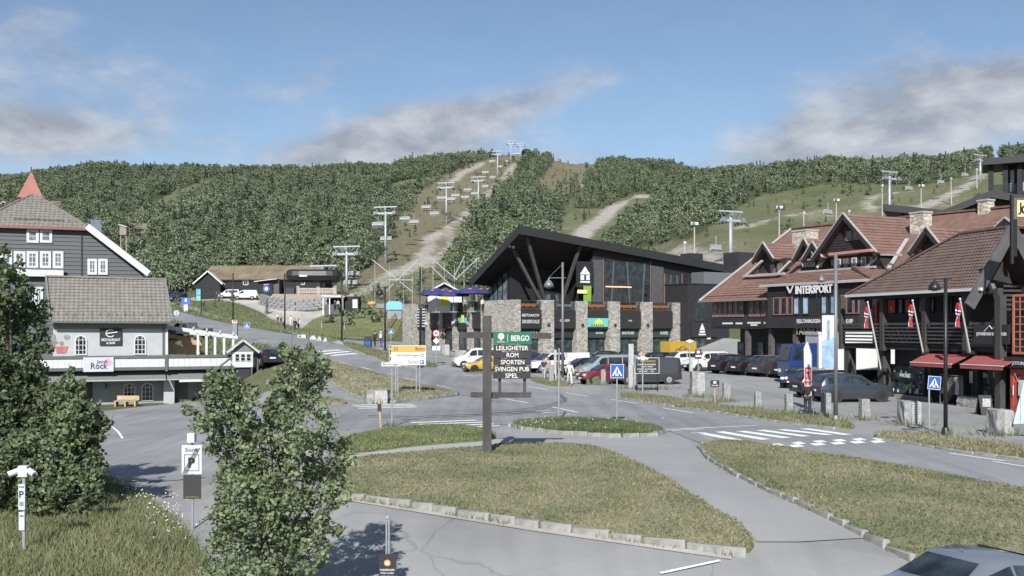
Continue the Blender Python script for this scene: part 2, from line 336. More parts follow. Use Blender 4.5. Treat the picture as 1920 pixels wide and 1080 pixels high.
def vnoise(shape, cells, rng):
    g = rng.random((cells[0] + 2, cells[1] + 2)); u = np.linspace(0, cells[0], shape[0], endpoint=False); v = np.linspace(0, cells[1], shape[1], endpoint=False)
    iu = u.astype(int); iv = v.astype(int); fu = (u - iu); fv = (v - iv); fu = fu * fu * (3 - 2 * fu); fv = fv * fv * (3 - 2 * fv)
    a = g[np.ix_(iu, iv)]; b = g[np.ix_(iu + 1, iv)]; c = g[np.ix_(iu, iv + 1)]; d = g[np.ix_(iu + 1, iv + 1)]
    fu = fu[:, None]; fv = fv[None]
    return (a * (1 - fu) + b * fu) * (1 - fv) + (c * (1 - fu) + d * fu) * fv - .5
_n = vnoise(ZG.shape, (60, 40), _rng) + .5 * vnoise(ZG.shape, (120, 80), _rng)
ZG += _n * np.clip((YS - 215) / 200, 0, 1)[None] * 3.2
LY = np.log(YS)
def H(x, y):
    """terrain height at world x, y"""
    y = max(y, 5.01); a = min(max((x / y * F + 960 + 400) / 10.0, 0), len(AZ) - 1.001); i = int(a); fa = a - i
    j = min(max(int(np.searchsorted(YS, y)) - 1, 0), len(YS) - 2); fy = (y - YS[j]) / (YS[j + 1] - YS[j])
    return float((ZG[i, j] * (1 - fa) + ZG[i + 1, j] * fa) * (1 - fy) + (ZG[i, j + 1] * (1 - fa) + ZG[i + 1, j + 1] * fa) * fy)
def at(px, py, Y): return Vector(((px - 960) / F * Y, Y, CH + (HOR - py) / F * Y))
def G(px, py, ymin=9.0, ymax=900.0):
    """where the sight line of a photo point meets the terrain"""
    s = (px - 960) / F; k = (HOR - py) / F; y = ymin; prev = y
    while y < ymax:
        if CH + k * y <= H(s * y, y):
            a, b = prev, y
            for _ in range(18):
                c = (a + b) / 2
                if CH + k * c <= H(s * c, c): b = c
                else: a = c
            return Vector((s * b, b, H(s * b, b)))
        prev = y; y *= 1.012
    return Vector((s * ymax, ymax, H(s * ymax, ymax)))
def GX(px, Y):  # on the ground at a photo column and a distance
    x = (px - 960) / F * Y; return Vector((x, Y, H(x, Y)))
def topx(p): return (960 + p[0] / p[1] * F, HOR - (p[2] - CH) / p[1] * F)
def inpoly(x, y, poly):
    c = False; j = len(poly) - 1
    for i in range(len(poly)):
        xi, yi = poly[i]; xj, yj = poly[j]
        if (yi > y) != (yj > y) and x < (xj - xi) * (y - yi) / (yj - yi) + xi: c = not c
        j = i
    return c
def densify(pts, step, closed=True):
    o = []
    for i in range(len(pts) - (0 if closed else 1)):
        a = Vector(pts[i][:2]); b = Vector(pts[(i + 1) % len(pts)][:2]); n = max(1, int((b - a).length / step))
        for k in range(n): o.append(a.lerp(b, k / n))
    if not closed: o.append(Vector(pts[-1][:2]))
    return o
def smooth_poly(pts, it=2):
    for _ in range(it):
        o = []
        for i in range(len(pts)):
            a = Vector(pts[i][:2]); b = Vector(pts[(i + 1) % len(pts)][:2]); o += [a.lerp(b, .25), a.lerp(b, .75)]
        pts = o
    return pts
def drape(name, pts, off, step, mat, dome=0.0, skirt=0.0, parent=None, clean=True):
    """sheet over the terrain inside a world-space outline; dome lifts the middle"""
    b = densify(pts, step); pl = [(p.x, p.y) for p in b]; n = len(b)
    xs = [p[0] for p in pl]; ys = [p[1] for p in pl]; vs = [Vector(p) for p in pl]
    x = min(xs) + step * .5
    while x < max(xs):
        y = min(ys) + step * .5
        while y < max(ys):
            jx, jy = x + random.uniform(-.2, .2) * step, y + random.uniform(-.2, .2) * step
            if inpoly(jx, jy, pl) and min((jx - q[0]) ** 2 + (jy - q[1]) ** 2 for q in pl) > (step * .4) ** 2: vs.append(Vector((jx, jy)))
            y += step
        x += step
    r = delaunay_2d_cdt(vs, [(i, (i + 1) % n) for i in range(n)], [], 1, 1e-4)
    v3 = []
    for p in r[0]:
        d = min(math.hypot(p.x - q[0], p.y - q[1]) for q in pl) if dome else 0
        v3.append((p.x, p.y, H(p.x, p.y) + off + dome * (1 - math.exp(-d / .9))))
    fs = [tuple(f) for f in r[2]]
    if skirt:
        m = len(v3); v3 += [(p.x, p.y, H(p.x, p.y) - skirt) for p in b]; v3 += [(p.x, p.y, H(p.x, p.y) + off) for p in b]
        fs += [(m + i, m + (i + 1) % n, m + n + (i + 1) % n, m + n + i) for i in range(n)]
    me = bpy.data.meshes.new(name); me.from_pydata(v3, [], fs); me.materials.append(mat)
    bm = bmesh.new(); bm.from_mesh(me); bmesh.ops.recalc_face_normals(bm, faces=bm.faces)
    up = sum(f.normal.z for f in bm.faces)
    if up < 0: bmesh.ops.reverse_faces(bm, faces=bm.faces)
    bm.to_mesh(me); bm.free()
    me.polygons.foreach_set('use_smooth', [True] * len(me.polygons))
    return link(name, me, parent)
def strip(name, line, half, off, mat, parent=None, step=2.0):
    pts = densify(line, step, False); vs = []; fs = []
    for i, p in enumerate(pts):
        d = (pts[min(i + 1, len(pts) - 1)] - pts[max(i - 1, 0)]).normalized(); q = Vector((-d.y, d.x))
        hw = half[0] + (half[1] - half[0]) * i / max(1, len(pts) - 1) if isinstance(half, tuple) else half
        for s_ in (-1, -.33, .33, 1):
            a = p + q * s_ * hw * random.uniform(.97, 1.03); vs.append((a.x, a.y, H(a.x, a.y) + off))
        if i:
            o = 4 * i
            for k in range(3): fs.append((o - 4 + k + 1, o - 4 + k, o + k, o + k + 1))
    me = bpy.data.meshes.new(name); me.from_pydata(vs, [], fs); me.materials.append(mat)
    return link(name, me, parent)
# ================================================================== the setting
A_ROAD = asphalt('asphalt_road', (.23, .231, .233), R(20), .62, 1.3, .5, .12)
A_LOT = asphalt('asphalt_lot', (.258, .256, .251), R(-60), .66, 1.28, .3, .14)
A_PATH = asphalt('asphalt_path', (.27, .269, .265), 0, .82, 1.18, .2)
A_CONC = asphalt('concrete_path', (.36, .36, .35), 0, .85, 1.12, .2)
GRAVEL = asphalt('gravel', (.40, .375, .34), 0, .62, 1.25, .3)
M_LAWN = grassmat('lawn', (.105, .13, .058), (.30, .265, .18), .50, .5)
M_DRY = grassmat('dry_grass', (.16, .16, .09), (.37, .325, .235), .72, .5)
M_VERGE = grassmat('verge', (.115, .13, .055), (.31, .265, .17), .52, .6)
M_BANK = grassmat('bank', (.10, .128, .048), (.27, .245, .14), .34, .4)
M_WHITE = plain('road_paint', (.72, .72, .70), .7, var=.28, scale=5)
M_KERB = plain('kerb_granite', (.24, .235, .22), .85, var=.4, scale=3, bump=.6, bscale=30)
M_TYRE_MARK = plain('tyre_mark', (.11, .11, .115), .8, var=.3, scale=4)
CLEAR = [  # open ground on the hillside (photo outlines, turned into places by the terrain)
 [(640,540),(700,492),(727,473),(738,415),(775,386),(770,370),(819,338),(870,312),(917,297),(1000,280),(983,300),(965,330),(928,362),(902,384),(877,418),(868,446),(850,482),(830,520),(860,560),(640,560)],
 [(994,350),(1018,328),(1037,305),(1040,285),(1121,285),(1121,307),(1105,330),(1088,352),(1060,365),(1030,365)],
 [(1040,450),(1048,430),(1056,404),(1085,390),(1130,392),(1160,374),(1195,362),(1224,365),(1222,388),(1186,406),(1160,420),(1132,450),(1120,480),(1040,480)],
 [(1135,500),(1190,468),(1260,452),(1335,442),(1372,395),(1430,366),(1540,347),(1640,345),(1712,348),(1770,342),(1815,330),(1842,305),(1870,290),(1925,330),(1990,350),(1990,560),(1135,560)],
 [(240,402),(293,376),(333,356),(380,336),(420,333),(400,347),(383,354),(327,388),(267,399)],
 [(666,382),(690,366),(735,352),(745,340),(820,330),(810,342),(752,360),(720,372),(690,384)],
 [(1225,322),(1262,330),(1290,345),(1282,352),(1250,340)],
 [(1050,395),(1070,375),(1090,352),(1105,352),(1090,380),(1070,398)],
]
def forest_start(px):
    k = [(-400, 165), (0, 170), (250, 205), (400, 236), (560, 240), (660, 232), (740, 260), (860, 215), (960, 190), (1140, 190), (1300, 250), (1500, 300), (2400, 260)]
    return float(np.interp(px, [a for a, b in k], [b for a, b in k]))
def is_wood(x, y, z=None):
    px = 960 + x / y * F
    if y < forest_start(px): return False
    py = HOR - ((H(x, y) if z is None else z) - CH) / y * F
    return not any(inpoly(px, py, c) for c in CLEAR)
# ---- terrain sheet
nA, nY = len(AZ), len(YS)
X_ = ((AZ[:, None] - 960) / F) * YS[None]; Y_ = np.repeat(YS[None], nA, 0)
verts = np.stack([X_, Y_, ZG], -1).reshape(-1, 3)
wood = np.zeros(nA * nY, np.float32); run = np.zeros(nA * nY, np.float32)
for i in range(0, nA):
    for j in range(nY):
        if YS[j] > 160:
            if is_wood(X_[i, j], YS[j], ZG[i, j]): wood[i * nY + j] = 1
            elif any(inpoly(AZ[i], HOR - (ZG[i, j] - CH) / YS[j] * F, c) for c in CLEAR[:2]): run[i * nY + j] = 1
idx = np.arange(nA * nY).reshape(nA, nY)
fq = np.stack([idx[:-1, :-1], idx[1:, :-1], idx[1:, 1:], idx[:-1, 1:]], -1).reshape(-1, 4)
def gp(l): return [G(*p) for p in l]
lot_pts = gp([(40, 800), (150, 776), (250, 765), (352, 753), (480, 742), (540, 725), (575, 700), (592, 672)]) + [GX(600, 100), GX(640, 122), GX(690, 138), GX(752, 141)] + [Vector((-14.5, 140)), Vector((-4, 121)), Vector((24, 137)), Vector((48, 118)), Vector((48, 14)), Vector((40, 8)), Vector((-9, 8)), Vector((-10, 14)), Vector((-11, 24)), Vector((-16, 34)), Vector((-27, 44))]
lp_ = [(q.x, q.y) for q in lot_pts]
for i in range(nA):
    for j in range(nY):
        if YS[j] < 142 and inpoly(X_[i, j], YS[j], lp_): verts[i * nY + j, 2] -= .3
vl = verts.tolist(); fl = fq.tolist(); o = len(vl)
vl += [(-160, -120, -1.2), (160, -120, -1.2), (160, 9, -1.2), (-160, 9, -1.2), (-420, 9, -2.2), (-420, -120, -2.2), (420, -120, -2.2), (420, 9, -2.2)]; fl += [(o, o + 1, o + 2, o + 3), (o + 5, o, o + 3, o + 4), (o + 1, o + 6, o + 7, o + 2)]
for sgn, ai in ((-1, 0), (1, nA - 1)):
    base = len(vl); cols = [0, 40, 80, 120, 160, nY - 1]
    for j in cols:
        x, y, z = verts[ai * nY + j]; vl += [(x, y, z - .3), (x + sgn * (60 + y * .9), y, z - .3)]
    for k in range(len(cols) - 1): b = base + 2 * k; fl.append((b, b + 1, b + 3, b + 2))
me = bpy.data.meshes.new('terrain'); me.from_pydata(vl, [], fl)
at_ = me.attributes.new('wood', 'FLOAT', 'POINT'); w2 = np.zeros(len(vl), np.float32); w2[:len(wood)] = wood; at_.data.foreach_set('value', w2)
TRACKS = [([(1085, 452), (1092, 437), (1098, 428), (1118, 420), (1135, 405), (1150, 391), (1172, 378), (1192, 371), (1218, 367)], 3.3), ([(800, 500), (822, 483), (850, 463), (853, 450), (838, 438), (842, 425), (862, 414), (885, 392), (905, 372), (935, 345), (955, 325), (972, 306)], 1.3),
 ([(640, 560), (690, 545), (740, 512), (785, 494), (806, 484)], 3.0), ([(800, 452), (815, 442), (835, 436)], 2.5), ([(905, 372), (940, 340), (972, 306)], 1.6), ([(1720, 392), (1750, 378), (1785, 364), (1812, 350), (1834, 332), (1840, 326)], 2.0), ([(1700, 395), (1665, 388), (1640, 395), (1625, 380), (1640, 370), (1655, 362), (1690, 361)], 1.3),
 ([(1262, 470), (1295, 474), (1330, 486), (1370, 500)], 2.0), ([(1375, 430), (1405, 423), (1440, 413), (1500, 402), (1560, 392), (1590, 388)], .8), ([(850, 340), (880, 318), (905, 304)], 2.2), ([(720, 530), (770, 505), (800, 470), (812, 455)], 1.6), ([(1088, 352), (1100, 335), (1118, 312)], 1.0), ([(690, 370), (720, 352), (740, 345)], .8)]
trk = np.full(len(vl), 99.0, np.float32); V2 = np.array(vl)[:, :2]
for ln, hw in TRACKS:
    q = [np.array(v[:2]) for v in densify([G(*p_) for p_ in ln], 3.0, False)]
    for a_, b_ in zip(q, q[1:]):
        d_ = b_ - a_; t_ = np.clip(((V2 - a_) @ d_) / (d_ @ d_ + 1e-9), 0, 1)[:, None]; trk = np.minimum(trk, np.linalg.norm(V2 - a_ - d_ * t_, axis=1) - hw)
tk_ = me.attributes.new('track', 'FLOAT', 'POINT'); tk_.data.foreach_set('value', trk.astype(np.float32))
r2 = np.zeros(len(vl), np.float32); r2[:len(run)] = run; me.attributes.new('run', 'FLOAT', 'POINT').data.foreach_set('value', r2)
m, t, p = newmat('terrain'); p.inputs['Roughness'].default_value = .95; p.inputs['Specular IOR Level'].default_value = .1
co = N(t, 'ShaderNodeTexCoord')
na = N(t, 'ShaderNodeTexNoise', inp={'Scale': .035, 'Detail': 9.0, 'Roughness': .68}); L(t, co, 'Object', na, 0)
nb = N(t, 'ShaderNodeTexNoise', inp={'Scale': .9, 'Detail': 8.0, 'Roughness': .75}); L(t, co, 'Object', nb, 0)
s = MATH(t, 'ADD', MATH(t, 'MULTIPLY', na.outputs[0], .6), MATH(t, 'MULTIPLY', nb.outputs[0], .4))
cr = N(t, 'ShaderNodeValToRGB'); t.links.new(s, cr.inputs[0]); e = cr.color_ramp.elements
e[0].position = .36; e[0].color = (.075, .098, .044, 1); e[1].position = .64; e[1].color = (.28, .245, .19, 1)
k = e.new(.5); k.color = (.122, .132, .07, 1); k = e.new(.57); k.color = (.16, .15, .1, 1)
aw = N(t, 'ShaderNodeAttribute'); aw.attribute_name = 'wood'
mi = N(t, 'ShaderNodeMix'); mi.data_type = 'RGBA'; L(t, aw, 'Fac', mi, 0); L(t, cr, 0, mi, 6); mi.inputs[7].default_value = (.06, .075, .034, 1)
ar = N(t, 'ShaderNodeAttribute'); ar.attribute_name = 'run'; mr = N(t, 'ShaderNodeMix'); mr.data_type = 'RGBA'; br = N(t, 'ShaderNodeValToRGB'); L(t, nb, 0, br, 0); br.color_ramp.elements[0].position = .35; br.color_ramp.elements[1].position = .65; br.color_ramp.elements[0].color = (.085, .085, .045, 1); br.color_ramp.elements[1].color = (.24, .2, .145, 1)
t.links.new(MATH(t, 'MULTIPLY', ar.outputs['Fac'], .75), mr.inputs[0]); L(t, mi, 2, mr, 6); L(t, br, 0, mr, 7); mi = mr
ak = N(t, 'ShaderNodeAttribute'); ak.attribute_name = 'track'; nk = N(t, 'ShaderNodeTexNoise', inp={'Scale': .22, 'Detail': 8.0, 'Roughness': .7}); L(t, co, 'Object', nk, 0)
mk = N(t, 'ShaderNodeMapRange', inp={1: -1.2, 2: 1.2, 3: 1.0, 4: 0.0}); t.links.new(MATH(t, 'ADD', ak.outputs['Fac'], MATH(t, 'MULTIPLY', MATH(t, 'SUBTRACT', nk.outputs[0], .5), 9.0)), mk.inputs[0])
gc = N(t, 'ShaderNodeValToRGB'); L(t, nb, 0, gc, 0); gc.color_ramp.elements[0].position = .3; gc.color_ramp.elements[1].position = .7; gc.color_ramp.elements[0].color = (.2, .18, .15, 1); gc.color_ramp.elements[1].color = (.46, .43, .38, 1)
m2 = N(t, 'ShaderNodeMix'); m2.data_type = 'RGBA'; L(t, mk, 0, m2, 0); L(t, mi, 2, m2, 6); L(t, gc, 0, m2, 7)
L(t, m2, 2, p, 'Base Color'); b = N(t, 'ShaderNodeBump', inp={'Strength': 1.0, 'Distance': .35}); L(t, nb, 0, b, 'Height'); L(t, b, 0, p, 'Normal')
me.materials.append(m); me.polygons.foreach_set('use_smooth', [True] * len(me.polygons))
terrain = kind(link('terrain', me), 'structure'); terrain['label'] = 'grassy valley floor rising to a wooded hillside behind the village'
# ---- asphalt
lot = kind(drape('parking_lot', lot_pts, .03, 1.3, A_LOT), 'structure')
road_l = [(318, 597), (350, 611), (420, 632), (470, 645), (540, 657), (600, 671), (700, 699), (800, 724), (865, 742), (950, 757)]
road_r = [(1110, 742), (1060, 733), (1000, 724), (900, 706), (800, 687), (720, 670), (660, 655), (610, 641), (560, 630), (500, 620), (430, 607), (370, 594), (330, 584)]
main_pts = gp(road_l) + gp([(1000, 775), (1040, 790), (1260, 812), (1310, 832), (1420, 842), (1600, 872), (1760, 897), (1925, 930), (2400, 1035), (2700, 965), (1925, 868), (1800, 852), (1640, 824), (1590, 810), (1480, 797), (1350, 777), (1250, 762), (1165, 748)]) + gp(road_r)
road = kind(drape('road', main_pts, .05, 1.8, A_ROAD), 'structure')
side = gp([(950, 757), (862, 744), (760, 757), (690, 757), (650, 752), (600, 762), (520, 752), (352, 760), (240, 778), (190, 800), (175, 850), (215, 905), (300, 905), (480, 872), (620, 832), (700, 812), (800, 801), (900, 801), (955, 797), (1040, 790), (1000, 775)])
sroad = kind(drape('side_road', side, .045, 1.5, A_ROAD), 'structure')
path = kind(drape('footpath', gp([(640, 862), (700, 851), (800, 839), (880, 833), (925, 828), (950, 822), (975, 812), (1060, 818), (1150, 824), (1235, 820), (1290, 830), (1306, 846), (1330, 868), (1380, 898), (1450, 933), (1530, 968), (1620, 1013), (1500, 1020), (1420, 1020), (1380, 985), (1320, 950), (1260, 910), (1200, 876), (1150, 856), (1105, 843), (1050, 839), (960, 839), (900, 845), (800, 853), (665, 866)]), .055, .9, A_PATH), 'structure')
conc = kind(drape('concrete_path', gp([(640, 862), (700, 850.5), (800, 838.5), (880, 832.5), (925, 827.5), (955, 822), (965, 836), (900, 845.5), (800, 853.5), (665, 866)]), .07, .8, A_CONC), 'structure')
fwalk = kind(strip('pavement', gp([(318, 566), (345, 574), (400, 594), (440, 602), (500, 612), (560, 626), (610, 637), (660, 648), (720, 660)]), 1.4, .07, A_CONC), 'structure')
GP_PTS = smooth_poly(gp([(350, 560), (385, 555), (470, 555), (492, 562), (520, 578), (560, 584), (610, 582), (640, 577), (645, 583), (600, 594), (575, 606), (600, 622), (560, 618), (525, 606), (500, 592), (470, 577), (420, 563), (360, 565)]), 1)
gpath = kind(drape('gravel_path', GP_PTS, .05, 2.0, GRAVEL), 'structure')
# ---- lawns and verges
def lawn(name, px, mat, off=.13, dome=.12, step=.7, sm=1, world_pts=None):
    pts = smooth_poly(gp(px), sm) if px else world_pts
    pts = [q + Vector((random.uniform(-.05, .05), random.uniform(-.05, .05))) for q in densify(pts, .45)]
    o_ = kind(drape(name, pts, off, step, mat, dome, .25), 'structure'); o_['_o'] = 0
    del o_['_o']
    return pts, off, dome
LAWNS = {}
LAWNS['a'] = lawn('lawn', [(665, 866), (800, 852), (900, 845), (960, 839), (1050, 838), (1110, 842), (1150, 856), (1200, 876), (1260, 910), (1320, 950), (1380, 985), (1408, 1008), (1416, 1025), (1402, 1042), (1372, 1046), (1250, 1027), (1140, 1011), (1000, 991), (850, 966), (740, 949), (650, 938), (625, 930), (615, 905), (630, 880)], M_LAWN)
LAWNS['b'] = lawn('grass_strip', [(620, 850), (640, 828), (700, 815), (790, 804), (860, 804), (905, 811), (935, 821), (920, 828), (880, 833), (800, 839), (700, 850), (650, 858)], M_BANK)
LAWNS['c'] = lawn('traffic_island', [(957, 801), (975, 796), (1050, 790), (1130, 793), (1200, 800), (1252, 813), (1225, 820), (1150, 822), (1050, 816), (980, 808)], M_BANK)
LAWNS['d'] = lawn('lawn', [(1310, 842), (1328, 834), (1370, 831), (1430, 839), (1600, 867), (1760, 894), (1925, 927), (2250, 1000), (2200, 1120), (1900, 1120), (1760, 1080), (1690, 1047), (1620, 1010), (1530, 965), (1450, 930), (1380, 896), (1330, 867)], M_LAWN)
LAWNS['e'] = lawn('verge', [(1160, 741), (1195, 739), (1300, 756), (1450, 776), (1560, 789), (1603, 801), (1592, 809), (1480, 796), (1350, 776), (1250, 761), (1170, 747)], M_VERGE, .10, .05)
LAWNS['f'] = lawn('verge', [(1636, 817), (1680, 814), (1760, 822), (1925, 842), (2150, 870), (2150, 900), (1925, 866), (1800, 850), (1700, 833), (1642, 823)], M_VERGE, .10, .05)
LAWNS['g'] = lawn('grass_triangle', [(598, 674), (630, 681), (700, 702), (800, 726), (856, 738), (858, 744), (800, 751), (740, 757), (700, 755), (660, 742), (625, 722), (600, 700)], M_DRY, .12, .08)
LAWNS['h'] = lawn('verge', [(590, 746), (625, 748), (650, 755), (648, 760), (600, 762), (560, 758)], M_VERGE, .1, .05)
LAWNS['i'] = lawn('verge', [(640, 641), (690, 652), (760, 672), (818, 684), (820, 690), (780, 690), (735, 684), (690, 668), (650, 653)], M_DRY, .1, .05)
LAWNS['j'] = lawn('verge', [(862, 694), (900, 690), (985, 702), (992, 706), (940, 706), (880, 700)], M_VERGE, .1, .05)
LAWNS['k'] = lawn('verge', [(992, 709), (1030, 712), (1075, 722), (1070, 728), (1030, 724), (1000, 717)], M_VERGE, .1, .05)
bank_px = [(402, 1085), (372, 1040), (340, 1000), (290, 955), (235, 922), (185, 900), (120, 880), (40, 850)]
bk = gp(bank_px); bk = bk + [Vector((-28, 32, 0)), Vector((-28, 8, 0)), Vector((-5.0, 8, 0))]
LAWNS['m'] = lawn('grass_bank', None, M_BANK, .06, .35, .8, 1, smooth_poly(bk, 1))
kind(drape('grass_slope', smooth_poly(gp([(560, 622), (575, 607), (610, 590), (650, 578), (700, 575), (757, 578), (752, 610), (735, 640), (690, 640), (640, 636)]), 1), .12, 2.0, M_BANK, .2), 'structure')
# ---- kerbs: every stone its own piece
def stone_mesh(l, w, h, seed):
    rnd = random.Random(seed); bm = bmesh.new(); bmesh.ops.create_cube(bm, size=1)
    bmesh.ops.scale(bm, vec=(l, w, h), verts=bm.verts); bmesh.ops.bevel(bm, geom=bm.edges[:], offset=.02, segments=1, affect='EDGES')
    for v in bm.verts: v.co += Vector([rnd.uniform(-.014, .014) for _ in range(3)])
    me = bpy.data.meshes.new('kerb_stone'); bm.to_mesh(me); bm.free(); me.materials.append(M_KERB); return me
KM = [stone_mesh(1, .16, .24, i) for i in range(6)]
def kerb(name, line, length=.8, gap=.03, h=.13, skip=0.0):
    root = bpy.data.objects.new(name, None); COL.objects.link(root); kind(root, 'structure')
    pts = densify(line, .05, False); d = 0; i = 0; rnd = random.Random(len(pts))
    cum = [0]
    for a, b in zip(pts, pts[1:]): cum.append(cum[-1] + (b - a).length)
    s_ = 0
    while s_ < cum[-1] - .3:
        l = length * rnd.uniform(.7, 1.15); m_ = min(s_ + l / 2, cum[-1]); j = int(np.searchsorted(cum, m_)); j = min(max(j, 3), len(pts) - 4)
        t_ = pts[min(j + 3, len(pts) - 1)] - pts[j - 3]; c = pts[j]
        if rnd.random() >= skip:
            k_ = link('kerb_stone', rnd.choice(KM), root); k_.scale = (l - gap, rnd.uniform(.9, 1.15), 1)
            k_.location = (c.x, c.y, H(c.x, c.y) + h - .12 + rnd.uniform(-.015, .02)); k_.rotation_euler = (rnd.uniform(-.06, .06), rnd.uniform(-.03, .03), math.atan2(t_.y, t_.x))
        s_ += l
    return root
kerb('kerb', gp([(640, 936), (740, 949), (850, 967), (1000, 991), (1140, 1011), (1250, 1027), (1372, 1043)]), .85, .05, .2, .06)
kerb('kerb', gp([(1326, 834), (1311, 842), (1330, 866), (1380, 895), (1450, 929), (1530, 964), (1620, 1009), (1700, 1050)]), .8, .03, .16)
kerb('kerb', gp([(972, 796), (958, 801), (980, 808), (1050, 816), (1150, 822), (1225, 820), (1248, 814)]), .75, .03, .19)
kerb('kerb', gp([(690, 755), (740, 757), (800, 751), (856, 744), (858, 739)]), .95, .04, .2)
kerb('kerb', gp([(598, 700), (625, 722), (660, 742), (690, 755)]), 1.0, .04, .16)
kerb('kerb', gp([(1165, 748), (1250, 762), (1350, 777), (1480, 797), (1592, 810)]), 1.0, .04, .13, .1)
kerb('kerb', gp([(1642, 824), (1700, 834), (1800, 851), (1925, 867)]), .9, .04, .13, .1)
kerb('kerb', gp([(650, 858), (700, 851), (800, 840)]), .9, .04, .1, .3)
kerb('kerb', gp([(560, 760), (600, 763), (650, 758)]), .9, .04, .13)
kerb('kerb', gp([(650, 654), (690, 669), (735, 685), (780, 691)]), 1.0, .04, .13)
for ln in ([(630, 938), (740, 954), (850, 972), (1000, 996), (1140, 1016), (1250, 1032), (1372, 1049)], [(1306, 844), (1328, 869), (1378, 899), (1448, 933), (1528, 968), (1618, 1013)]): kind(strip('gravel_edge', gp(ln), .12, .048, GRAVEL, None, .5), 'structure')
# ---- painted markings
def mark(quad, parent=road, off=.062, name='road_marking', mat=M_WHITE):
    q = gp(quad); vs = [(v.x, v.y, H(v.x, v.y) + off) for v in q]
    me = bpy.data.meshes.new(name); me.from_pydata(vs, [], [tuple(range(len(vs)))]); me.materials.append(mat)
    return link(name, me, parent)
def line(a, b, w=.12, **kw):
    A, B = G(*a), G(*b); d = (B - A); d.z = 0; d.normalize(); q = Vector((-d.y, d.x, 0)) * w / 2
    n = max(1, int((B - A).length / 2)); vs = []
    for i in range(n + 1):
        c = A.lerp(B, i / n)
        for s_ in (-1, 1): v = c + q * s_; vs.append((v.x, v.y, H(v.x, v.y) + kw.get('off', .062)))
    me = bpy.data.meshes.new('road_marking'); me.from_pydata(vs, [], [(2*i, 2*i+1, 2*i+3, 2*i+2) for i in range(n)]); me.materials.append(kw.get('mat', M_WHITE))
    return link(kw.get('name', 'road_marking'), me, kw.get('parent', road))
for a, b in [((1310, 814), (1393, 830)), ((1349, 812), (1436, 827)), ((1388, 811), (1476, 824)), ((1425, 809), (1512, 821)), ((1463, 808), (1555, 818)), ((1507, 806), (1590, 818))]: line(a, b, .48, name='zebra_stripe')
for a, b in [((660, 762), (772, 759.5)), ((665, 765), (778, 762.5)), ((672, 767.8), (782, 765.2))]: line(a, b, .42, name='zebra_stripe')
for a, b in [((771, 795), (894, 790)), ((784, 798.3), (915, 793.6)), ((815, 801.8), (926, 797.4)), ((850, 804.6), (937, 801))]: line(a, b, .38, name='zebra_stripe')
for a, b in [((595, 661), (640, 657)), ((606, 665), (655, 660)), ((622, 668), (668, 664))]: line(a, b, .7, name='zebra_stripe')
for (x, y) in [(1440, 840), (1480, 837), (1520, 834), (1557, 832), (1594, 830), (1632, 829)]:
    mark([(x - 2, y + 1), (x + 18, y - 1), (x + 30, y + 3), (x + 9, y + 5)]); mark([(x + 2, y - 4), (x + 20, y - 6), (x + 32, y - 2), (x + 13, y - 1)])
z6 = lambda x, y: (600 + x / 2.6667, 600 + y / 2.6667)
for x0, y0, x1, y1 in [(930, 400, 1040, 420), (1160, 440, 1290, 468), (1080, 460, 1140, 457), (1110, 469, 1210, 466), (1190, 478, 1250, 476), (1245, 495, 1330, 500), (1040, 335, 1135, 352), (1230, 368, 1340, 385), (1455, 402, 1585, 422), (1715, 445, 1865, 470), (590, 250, 655, 262), (715, 275, 790, 288), (865, 300, 945, 316), (1425, 495, 1580, 525), (95, 215, 155, 228), (205, 240, 260, 252), (430, 295, 475, 305), (580, 328, 655, 345), (1760, 560, 1920, 552), (330, 268, 370, 275), (1855, 572, 1920, 577)]:
    line(z6(x0, y0), z6(x1, y1), .14)
line((1780, 853), (1885, 868), .14); line((1250, 808), (1420, 800), .14); line((1238, 1080), (1350, 1056), .08, parent=lot)
line((1860, 868), (1925, 879), .12)
cur = [(198, 797), (212, 803), (222, 812), (230, 824)]
for a, b in zip(cur, cur[1:]): line(a, b, .13, parent=sroad)
def arc(pts, w):
    pp = smooth_poly(gp(pts), 0)
    strip('tyre_mark', pp, w, .058, M_TYRE_MARK, road, .6)
for d in (0, 4, 9): arc([(880, 770 + d), (950, 772 + d), (1000, 766 + d * .8), (1040, 757 + d * .7), (1062, 749 + d * .6), (1050, 741 + d * .5)], .05)
for d in (0, 3): arc([(690, 781 + d), (780, 783 + d), (880, 779 + d), (960, 774 + d), (1020, 772 + d)], .06)
for (x, y) in [(1705, 807), (1690, 812)]:
    g_ = G(x, y); mb = MB().lathe([(.3, 0), (.3, .02), (.25, .022)], (g_.x, g_.y, g_.z + .035), 16); c_ = mb.build('manhole_cover', plain('cast_iron', (.09, .09, .09), .6), None); tag(c_, 'round iron manhole cover in the shop forecourt, the %s one' % ('farther' if y < 810 else 'nearer'), 'manhole cover')
# ================================================================== building helpers
BLACKWOOD = plain('black_stained_wood', (.021, .020, .022), .7, var=.4, scale=1.2, bump=.4, bscale=12, streak=(1, 1, 8), spec=.3)
CHARCOAL = plain('charcoal_cladding', (.028, .0275, .030), .55, var=.25, scale=1.5, spec=.35, streak=(6, 6, .6))
DARKMETAL = plain('dark_metal', (.035, .035, .038), .45, var=.2, scale=3)
SIGNBLACK = plain('sign_black', (.028, .026, .028), .5, var=.15, scale=2)
GREYMETAL = plain('grey_metal', (.24, .25, .27), .45, .3, var=.15, scale=2)
WHITEP = plain('white_paint', (.52, .53, .53), .55, var=.08, scale=2)
SIGNWHITE = plain('sign_white', (.60, .60, .60), .5, var=0)
REDWOOD = plain('red_frame', (.22, .115, .10), .6, var=.2, scale=3)
STONE = masonry('rubble_stone', (.24, .23, .21), (.36, .34, .30), (.50, .47, .41), 3.0)
CHIMSTONE = masonry('chimney_stone', (.30, .27, .22), (.45, .41, .34), (.58, .53, .45), 1.7)
GLASS = glassmat('window_glass')
